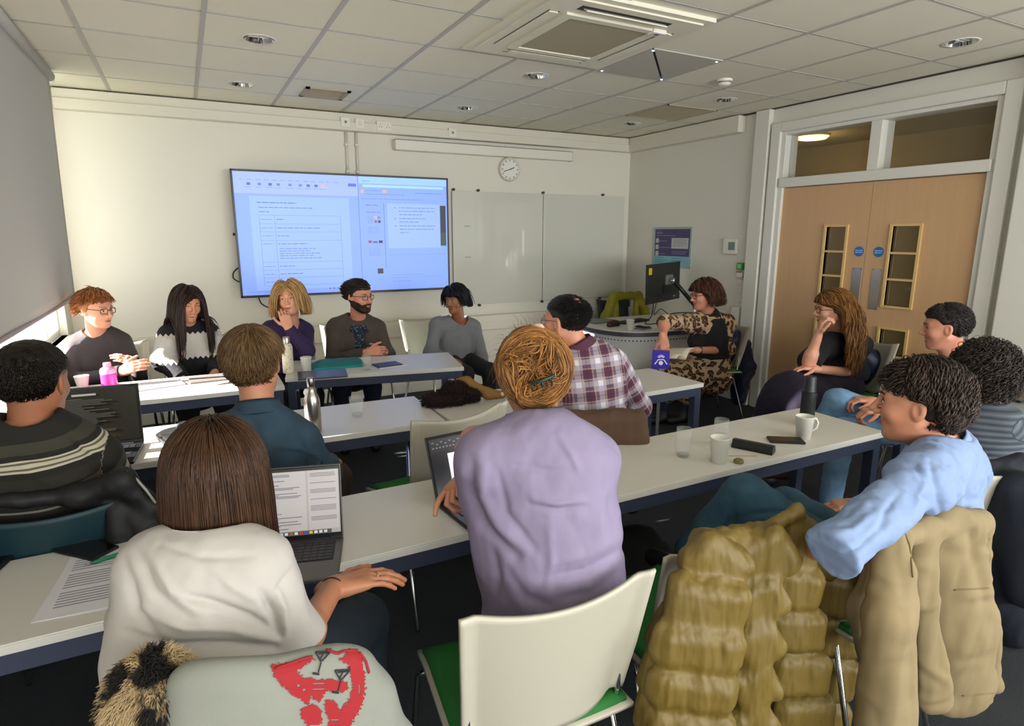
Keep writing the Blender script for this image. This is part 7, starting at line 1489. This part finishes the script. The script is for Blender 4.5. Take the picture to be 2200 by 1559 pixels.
def beid(V):
    d = folds(None, .007, 7, 13, (1.8, 1.8, .4))(V)+.002*np.sin(fbm(V*6, 2)*8)
    for a, b, w_, s_ in ((Q(1968, 1135, .80), Q(1985, 1320, .78), .010, -.022), (Q(2040, 1160, .80), Q(2000, 1400, .78), .014, -.012), (Q(2090, 1150, .80), Q(2120, 1470, .80), .010, -.012), (Q(1940, 1180, .80), Q(1955, 1500, .74), .012, -.010), (Q(1895, 1300, .80), Q(1885, 1560, .74), .014, .008), (Q(2060, 1200, .78), Q(2080, 1440, .78), .020, .010), (Q(1985, 1320, .78), Q(1975, 1540, .76), .012, -.022)):
        ba = b-a; hh = np.clip((V-a)@ba/(ba@ba), 0, 1); dd = np.linalg.norm(V-a-hh[:, None]*ba, axis=1); d = d+s_*np.exp(-(dd/w_/1.6)**2*.5)
    return d
t_, iv, o = coat('jacket', 'beige cotton jacket with a patch pocket hung over a chair, right foreground', 'jacket', m_bei, P, Q(2000, 1300, .85), .0045, beid)
def seam(pts, r=.0022, nm='seam', mt=None): o_ = obj(nm, G().tube(pts, r, 5), mt or M('seam_beige', '#7d6c4c', .9), parent=t_, smooth=True); o_.matrix_parent_inverse = iv
tree = BVHTree.FromPolygons([v.co[:] for v in o.data.vertices], [p_.vertices[:] for p_ in o.data.polygons])
def onto(tree, u, v, off=.002):
    r_ = Vector(unit(ray(u, v))); hit = tree.ray_cast(Vector(CAM), r_); return None if hit[0] is None else np.array(hit[0])-np.array(r_)*off
def path(tree, pts, n=24, off=.002):
    P_ = np.array(pts, float); tt = np.linspace(0, len(P_)-1, n); out = [onto(tree, *(P_[int(x)]*(1-(x-int(x)))+P_[min(int(x)+1, len(P_)-1)]*(x-int(x))), off) for x in tt]; return [q for q in out if q is not None]
for pts in ([(2050, 1267), (2125, 1263)], [(1938, 1128), (1955, 1170), (1962, 1240)], [(2068, 1494), (2140, 1488)]):
    q_ = path(tree, pts)
    if len(q_) > 3: seam(q_, .0024)
# navy coat at the right edge
P = [C(Q(2110, 1015, 1.10), Q(2190, 1005, 1.04), .045, .05, k=.03), C(Q(2125, 1050, 1.08), Q(2140, 1250, 1.04), .06, .07, k=.04), C(Q(2140, 1250, 1.04), Q(2158, 1370, 1.04), .07, .045, k=.04), C(Q(2185, 1100, 1.0), Q(2180, 1360, 1.0), .06, .05, k=.03), C(Q(2190, 1050, .98), Q(2200, 1250, .95), .07, .085, k=.04)]
coat('coat', 'long navy coat hanging over the chair at the right edge', 'coat', cloth('coat_navy', '#0f1522', .8), P, Q(2160, 1200, 1.0), .007, folds(None, .008, 8, 21, (1.5, 1.5, .4)))
# navy coat on the leopard print person's chair
P = [C(Q(1578, 730, 3.86), Q(1590, 790, 3.86), .09, .10, k=.05), C(Q(1590, 790, 3.86), Q(1588, 855, 3.86), .10, .07, k=.05), C(Q(1600, 740, 3.84), Q(1604, 800, 3.84), .06, .07, k=.05)]
coat('coat', 'dark navy padded coat over the chair back of the person in leopard print', 'coat', cloth('coat_navy2', '#141a38', .5), P, Q(1595, 780, 4.15), .01, folds(None, .010, 9, 23))
# dark jacket on the auburn haired person's chair
P = [C(Q(1872, 775, 2.74), Q(1886, 845, 2.72), .085, .09, k=.05), C(Q(1856, 765, 2.76), Q(1866, 800, 2.76), .06, .06, k=.05), C(Q(1892, 770, 2.72), Q(1900, 850, 2.72), .06, .06, k=.05)]
coat('jacket', 'dark navy jacket over the chair of the laughing person with auburn hair', 'jacket', M('coat_navy2'), P, Q(1870, 800, 2.88), .01, folds(None, .008, 9, 24))
# brown coat behind the plaid shirt
R9 = np.stack([CR, np.cross(UP, CR), UP], 1); P = [BX(Q(1300, 925, 2.14), (.185, .055, .095), k=.03, rd=.8, R=R9), BX(Q(1300, 1010, 2.14), (.17, .06, .20), k=.05, rd=.8, R=R9), BX(Q(1372, 925, 2.10), (.040, .05, .10), k=.012, rd=.9, R=R9), C(Q(1372, 925, 2.10), Q(1376, 1000, 2.10), .045, .04, k=.02)]
coat('coat', 'brown corduroy coat over the chair of the person in the plaid shirt', 'coat', cloth('coat_brown', '#574030', .85, var=.15), P, Q(1310, 950, 2.13), .007, folds(None, .007, 8, 25, (1.5, 1.5, .4)))
# printed sweatshirt over the nearest left chair
YS = .90
top = [(372, 1560), (376, 1480), (392, 1448), (430, 1440), (520, 1438), (600, 1420), (660, 1402), (720, 1388), (760, 1390), (792, 1408), (830, 1465), (862, 1530), (885, 1620)]
mS = cloth('sweatshirt_grey', '#83857c', .9, b=(600, .4, .0015), var=.03)
nb_ = unit(np.cross(UP, CR)); P = []
for (u0, v0, u1, v1, ra, rb, y0, y1, q) in ((405, 1475, 400, 1700, .030, .034, .92, .89, .8), (470, 1480, 470, 1700, .045, .05, .905, .88, .6), (550, 1475, 550, 1700, .045, .05, .90, .875, .6), (625, 1462, 628, 1700, .042, .05, .90, .87, .6), (690, 1440, 690, 1700, .040, .045, .90, .87, .65), (745, 1430, 752, 1700, .036, .045, .90, .87, .7), (770, 1432, 850, 1600, .028, .030, .915, .90, .9), (800, 1490, 800, 1700, .03, .05, .90, .88, .8), (850, 1600, 880, 1750, .03, .03, .90, .9, .9)):
    P.append(C(Q(u0, v0, y0), Q(u1, v1, y1), ra, rb, k=.035, q=q, n=nb_))
t_, iv, o = coat('sweatshirt', 'light grey sweatshirt with a red lobster and cocktail glass print over the nearest left chair', 'sweatshirt', mS, P, Q(560, 1500, .9), .0042, folds(None, .0025, 8, 31))
tree = BVHTree.FromPolygons([v.co[:] for v in o.data.vertices], [p_.vertices[:] for p_ in o.data.polygons])
def decal(name, shapes, mt, off, step=5, jag=0.0, holes=()):
    """fills 2D outlines (photo coordinates) with small squares laid onto the cloth surface"""
    g_ = G(); rj = random.Random(9); vid = {}
    def inside_(p_, poly):
        c = False; n = len(poly)
        for i in range(n):
            (x1, y1), (x2, y2) = poly[i], poly[(i+1) % n]
            if (y1 > p_[1]) != (y2 > p_[1]) and p_[0] < (x2-x1)*(p_[1]-y1)/(y2-y1)+x1: c = not c
        return c
    V = []; F = []
    for poly in shapes:
        xs_ = [q[0] for q in poly]; ys_ = [q[1] for q in poly]
        for i in range(int(min(xs_)//step), int(max(xs_)//step)+1):
            for j in range(int(min(ys_)//step), int(max(ys_)//step)+1):
                cx_, cy_ = (i+.5)*step, (j+.5)*step
                if (i, j, 'f') in vid: continue
                if inside_((cx_+rj.uniform(-jag, jag), cy_+rj.uniform(-jag, jag)), poly) and not any(inside_((cx_, cy_), h_) for h_ in holes):
                    ids = []
                    for a, b in ((i, j), (i+1, j), (i+1, j+1), (i, j+1)):
                        if (a, b) not in vid:
                            q = onto(tree, a*step, b*step, off); vid[(a, b)] = None if q is None else len(V)
                            if q is not None: V.append(q)
                        ids.append(vid[(a, b)])
                    if None not in ids: F.append(ids); vid[(i, j, 'f')] = 1
    g_.add(V, F); o_ = obj(name, g_, mt, parent=t_); o_.matrix_parent_inverse = iv; o_['kind'] = 'stuff'; return o_
m_red = M('print_red', '#94131c', .8)
lob = [[(583, 1428), (640, 1420), (680, 1412), (655, 1428), (640, 1440), (650, 1455), (672, 1457), (672, 1490), (662, 1515), (640, 1500), (612, 1478), (590, 1455)], [(668, 1458), (742, 1462), (752, 1480), (735, 1486), (700, 1482), (688, 1508), (672, 1500)],
       [(752, 1392), (775, 1402), (782, 1440), (786, 1480), (776, 1520), (752, 1560), (706, 1562), (706, 1535), (730, 1528), (752, 1500), (758, 1465), (750, 1430), (726, 1414), (740, 1410)], [(648, 1520), (672, 1512), (692, 1526), (690, 1556), (664, 1560), (646, 1542)], [(700, 1500), (725, 1508), (730, 1530), (705, 1540), (698, 1520)]]
hol = [[(640+k*9, 1436+k*2), (645+k*9, 1436+k*2), (645+k*9, 1441+k*2), (640+k*9, 1441+k*2)] for k in range(3)]+[[(672, 1466), (700, 1468), (700, 1471), (672, 1469)], [(672, 1478), (698, 1480), (698, 1483), (672, 1481)], [(640, 1470), (645, 1470), (645, 1475), (640, 1475)], [(652, 1480), (657, 1480), (657, 1485), (652, 1485)], [(770, 1470), (775, 1470), (775, 1490), (770, 1490)], [(712, 1545), (730, 1545), (730, 1549), (712, 1549)]]
decal('lobster_print', lob, m_red, .0022, 3.0, 2.5, hol)
m_ik = M('print_ink', '#26222c', .8)
def ink(pts, r=.0011):
    q_ = path(tree, pts, 14, .0028)
    if len(q_) > 3: o_ = obj('glass_outline', G().tube(q_, r, 5), m_ik, parent=t_, smooth=True); o_.matrix_parent_inverse = iv
for dx, dy, k_ in ((0, 0, 1), (42, 40, 1.05)):
    ink([(678+dx, 1400+dy), (712+dx, 1398+dy), (690+dx, 1422+dy), (678+dx, 1400+dy)]); ink([(684+dx, 1404+dy), (704+dx, 1402+dy)]); ink([(690+dx, 1422+dy), (684+dx, 1444+dy)]); ink([(672+dx, 1446+dy), (686+dx, 1448+dy)], .0016); ink([(688+dx, 1416+dy), (696+dx, 1402+dy)]); ink([(705+dx, 1402+dy), (710+dx, 1392+dy)])
for pts in ([(700, 1395), (726, 1404), (740, 1398), (768, 1396)], [(772, 1400), (786, 1420), (793, 1445)], [(590, 1436), (660, 1412), (672, 1410)]):
    q_ = path(tree, pts, 12, .0025)
    if len(q_) > 3: o_ = obj('antenna_print', G().tube(q_, .0022, 5), m_red, parent=t_, smooth=True); o_.matrix_parent_inverse = iv
# shaggy fleece jacket beside it
t = NT('fleece_fur'); a_ = t.attr('hc'); s_ = t.sep(a_.outputs['Vector']); c_ = t.coord('Object'); n_ = t.noise(t.mapping(c_, (1.0, 1.0, .8)), 17, 2, .4)
t.l.new(t.ramp(n_, [(.46, S('#0d0c0b')), (.50, S('#b39a72')), (.8, S('#c2ab86'))]), t.b.inputs['Base Color']); t.b.inputs['Roughness'].default_value = .9; m_fle = t.m
P = [C(Q(290, 1478, .98), Q(350, 1484, .96), .014, .014, k=.03), C(Q(290, 1480, .98), Q(284, 1640, .96), .022, .032, k=.04), C(Q(320, 1480, .97), Q(320, 1640, .96), .035, .04, k=.04), C(Q(365, 1480, .96), Q(365, 1640, .95), .03, .03, k=.04)]
t_, iv, o = coat('fleece_jacket', 'shaggy cream and black patterned fleece jacket hanging at the left of the nearest chairs', 'jacket', m_fle, P, Q(300, 1500, .95), .006, folds(None, .006, 20, 33))
vs = np.array([v.co[:] for v in o.data.vertices]); ns = np.array([v.normal[:] for v in o.data.vertices]); rg = np.random.default_rng(3); pick = rg.choice(len(vs), 14000, replace=True); p_ = vs[pick]; n_ = ns[pick]; pts_ = [p_]; v_ = n_*.9+rg.normal(size=p_.shape)*.35
for k in range(5): v_ = v_+np.array([0, 0, -.28]); p_ = p_+v_/np.linalg.norm(v_, axis=1)[:, None]*.0042; pts_.append(p_.copy())
o_ = lock_mesh('fur', np.stack(pts_, 1), n_, rg, np.zeros(3), np.eye(3), .0009, m_fle, t_); o_.matrix_parent_inverse = iv
# brown fluffy scarf with a tan strap on the middle table
sc_l = (1.27, 3.03); P = [E((1.20, 3.03, TH+.03), (.13, .075, .036), k=.03), E((1.25, 3.05, TH+.06), (.07, .06, .045), k=.03), E((1.12, 3.02, TH+.022), (.05, .05, .028), k=.02), E((1.32, 3.02, TH+.035), (.06, .06, .035), k=.02)]
t_, iv, o = coat('fluffy_scarf', 'dark brown fluffy scarf heaped on the middle table', 'scarf', M('fluff_brown', '#22100e', .9), P, sc_l, .006, folds(None, .006, 25, 35))
vs = np.array([v.co[:] for v in o.data.vertices]); ns = np.array([v.normal[:] for v in o.data.vertices]); ok = vs[:, 2] > TH+.012; vs = vs[ok]; ns = ns[ok]; pick = rg.choice(len(vs), 3500); p_ = vs[pick]; n_ = ns[pick]; pts_ = [p_]; v_ = n_*.9+rg.normal(size=p_.shape)*.9
for k in range(5): v_ = v_+np.array([0, 0, -.15]); p_ = p_+v_/np.linalg.norm(v_, axis=1)[:, None]*.0048; p_[:, 2] = np.maximum(p_[:, 2], TH+.003); pts_.append(p_.copy())
o_ = lock_mesh('fluff', np.stack(pts_, 1), n_, rg, np.zeros(3), np.eye(3), .0018, M('fluff_brown'), t_); o_.matrix_parent_inverse = iv
o.location.z += 0.004
P = [C((1.29, 3.10, TH+.09), (1.33, 3.07, TH+.10), .028, .026, k=.03, q=.6, n=np.array([0, 1., 0])), C((1.33, 3.07, TH+.10), (1.42, 2.99, TH+.04), .026, .028, k=.03), C((1.42, 2.99, TH+.04), (1.50, 2.96, TH+.03), .028, .022, k=.03)]
coat('suede_strap', 'folded tan suede bag strap lying beside the brown scarf', 'strap', cloth('suede_tan', '#8a6430', .8), P, (1.36, 3.04), .005, folds(None, .003, 20, 36))
# snack table with a food tray at the right edge
p = atz(2185, 862, .80); st = thing('side_table', 'grey topped side table with food at the right edge', 'table', (p[0]+.30, p[1]+.05, 0))
obj('tabletop', G().box((-.5, -.45, .76), (.5, .45, .785), bev=.004), M('table_grey', '#7f8584', .4), parent=st)
for x in (-.46, .46):
    for y in (-.41, .41): obj('leg', G().box((x-.02, y-.02, 0), (x+.02, y+.02, .76)), m_tfr, parent=st)
q = atz(2180, 845, .80); tr = thing('food_tray', 'black tray of sandwiches and orange snacks at the right edge', 'tray', (q[0]+.06, q[1]+.06, .787)); 
obj('tray', G().box((-.2, -.15, 0), (.2, .15, .012), bev=.004), m_blk, parent=tr); ro = random.Random(4)
for k in range(26):
    col_ = ro.choice(['#c9781e', '#d8a83a', '#8a3a1e', '#d9c9a0', '#5a2a1a']); r_ = ro.uniform(.016, .028)
    obj('snack', nmesh('snack', [nets([E((0, 0, 0), (r_, r_*ro.uniform(.6, 1), r_*.7))], .006)], M('snack_'+col_[1:], col_, .6), folds(None, .003, 60, k)), None, parent=tr, T=Matrix.Translation((ro.uniform(-.17, .17), ro.uniform(-.12, .12), .026+.012*(k % 2))))
# black bag / coat on the floor beneath the near table
P = [E(Q(1490, 1150, 1.75), (.16, .13, .20), k=.05), E(Q(1560, 1120, 1.8), (.13, .10, .16), k=.05)]; P = [E((1.62, 1.95, .20), (.17, .13, .20), k=.05), E((1.75, 2.0, .14), (.14, .12, .14), k=.05)]
coat('backpack', 'black backpack on the floor under the near table', 'bag', cloth('bag_black', '#08080a', .8), P, (1.66, 1.95), .01, folds(None, .01, 8, 41))
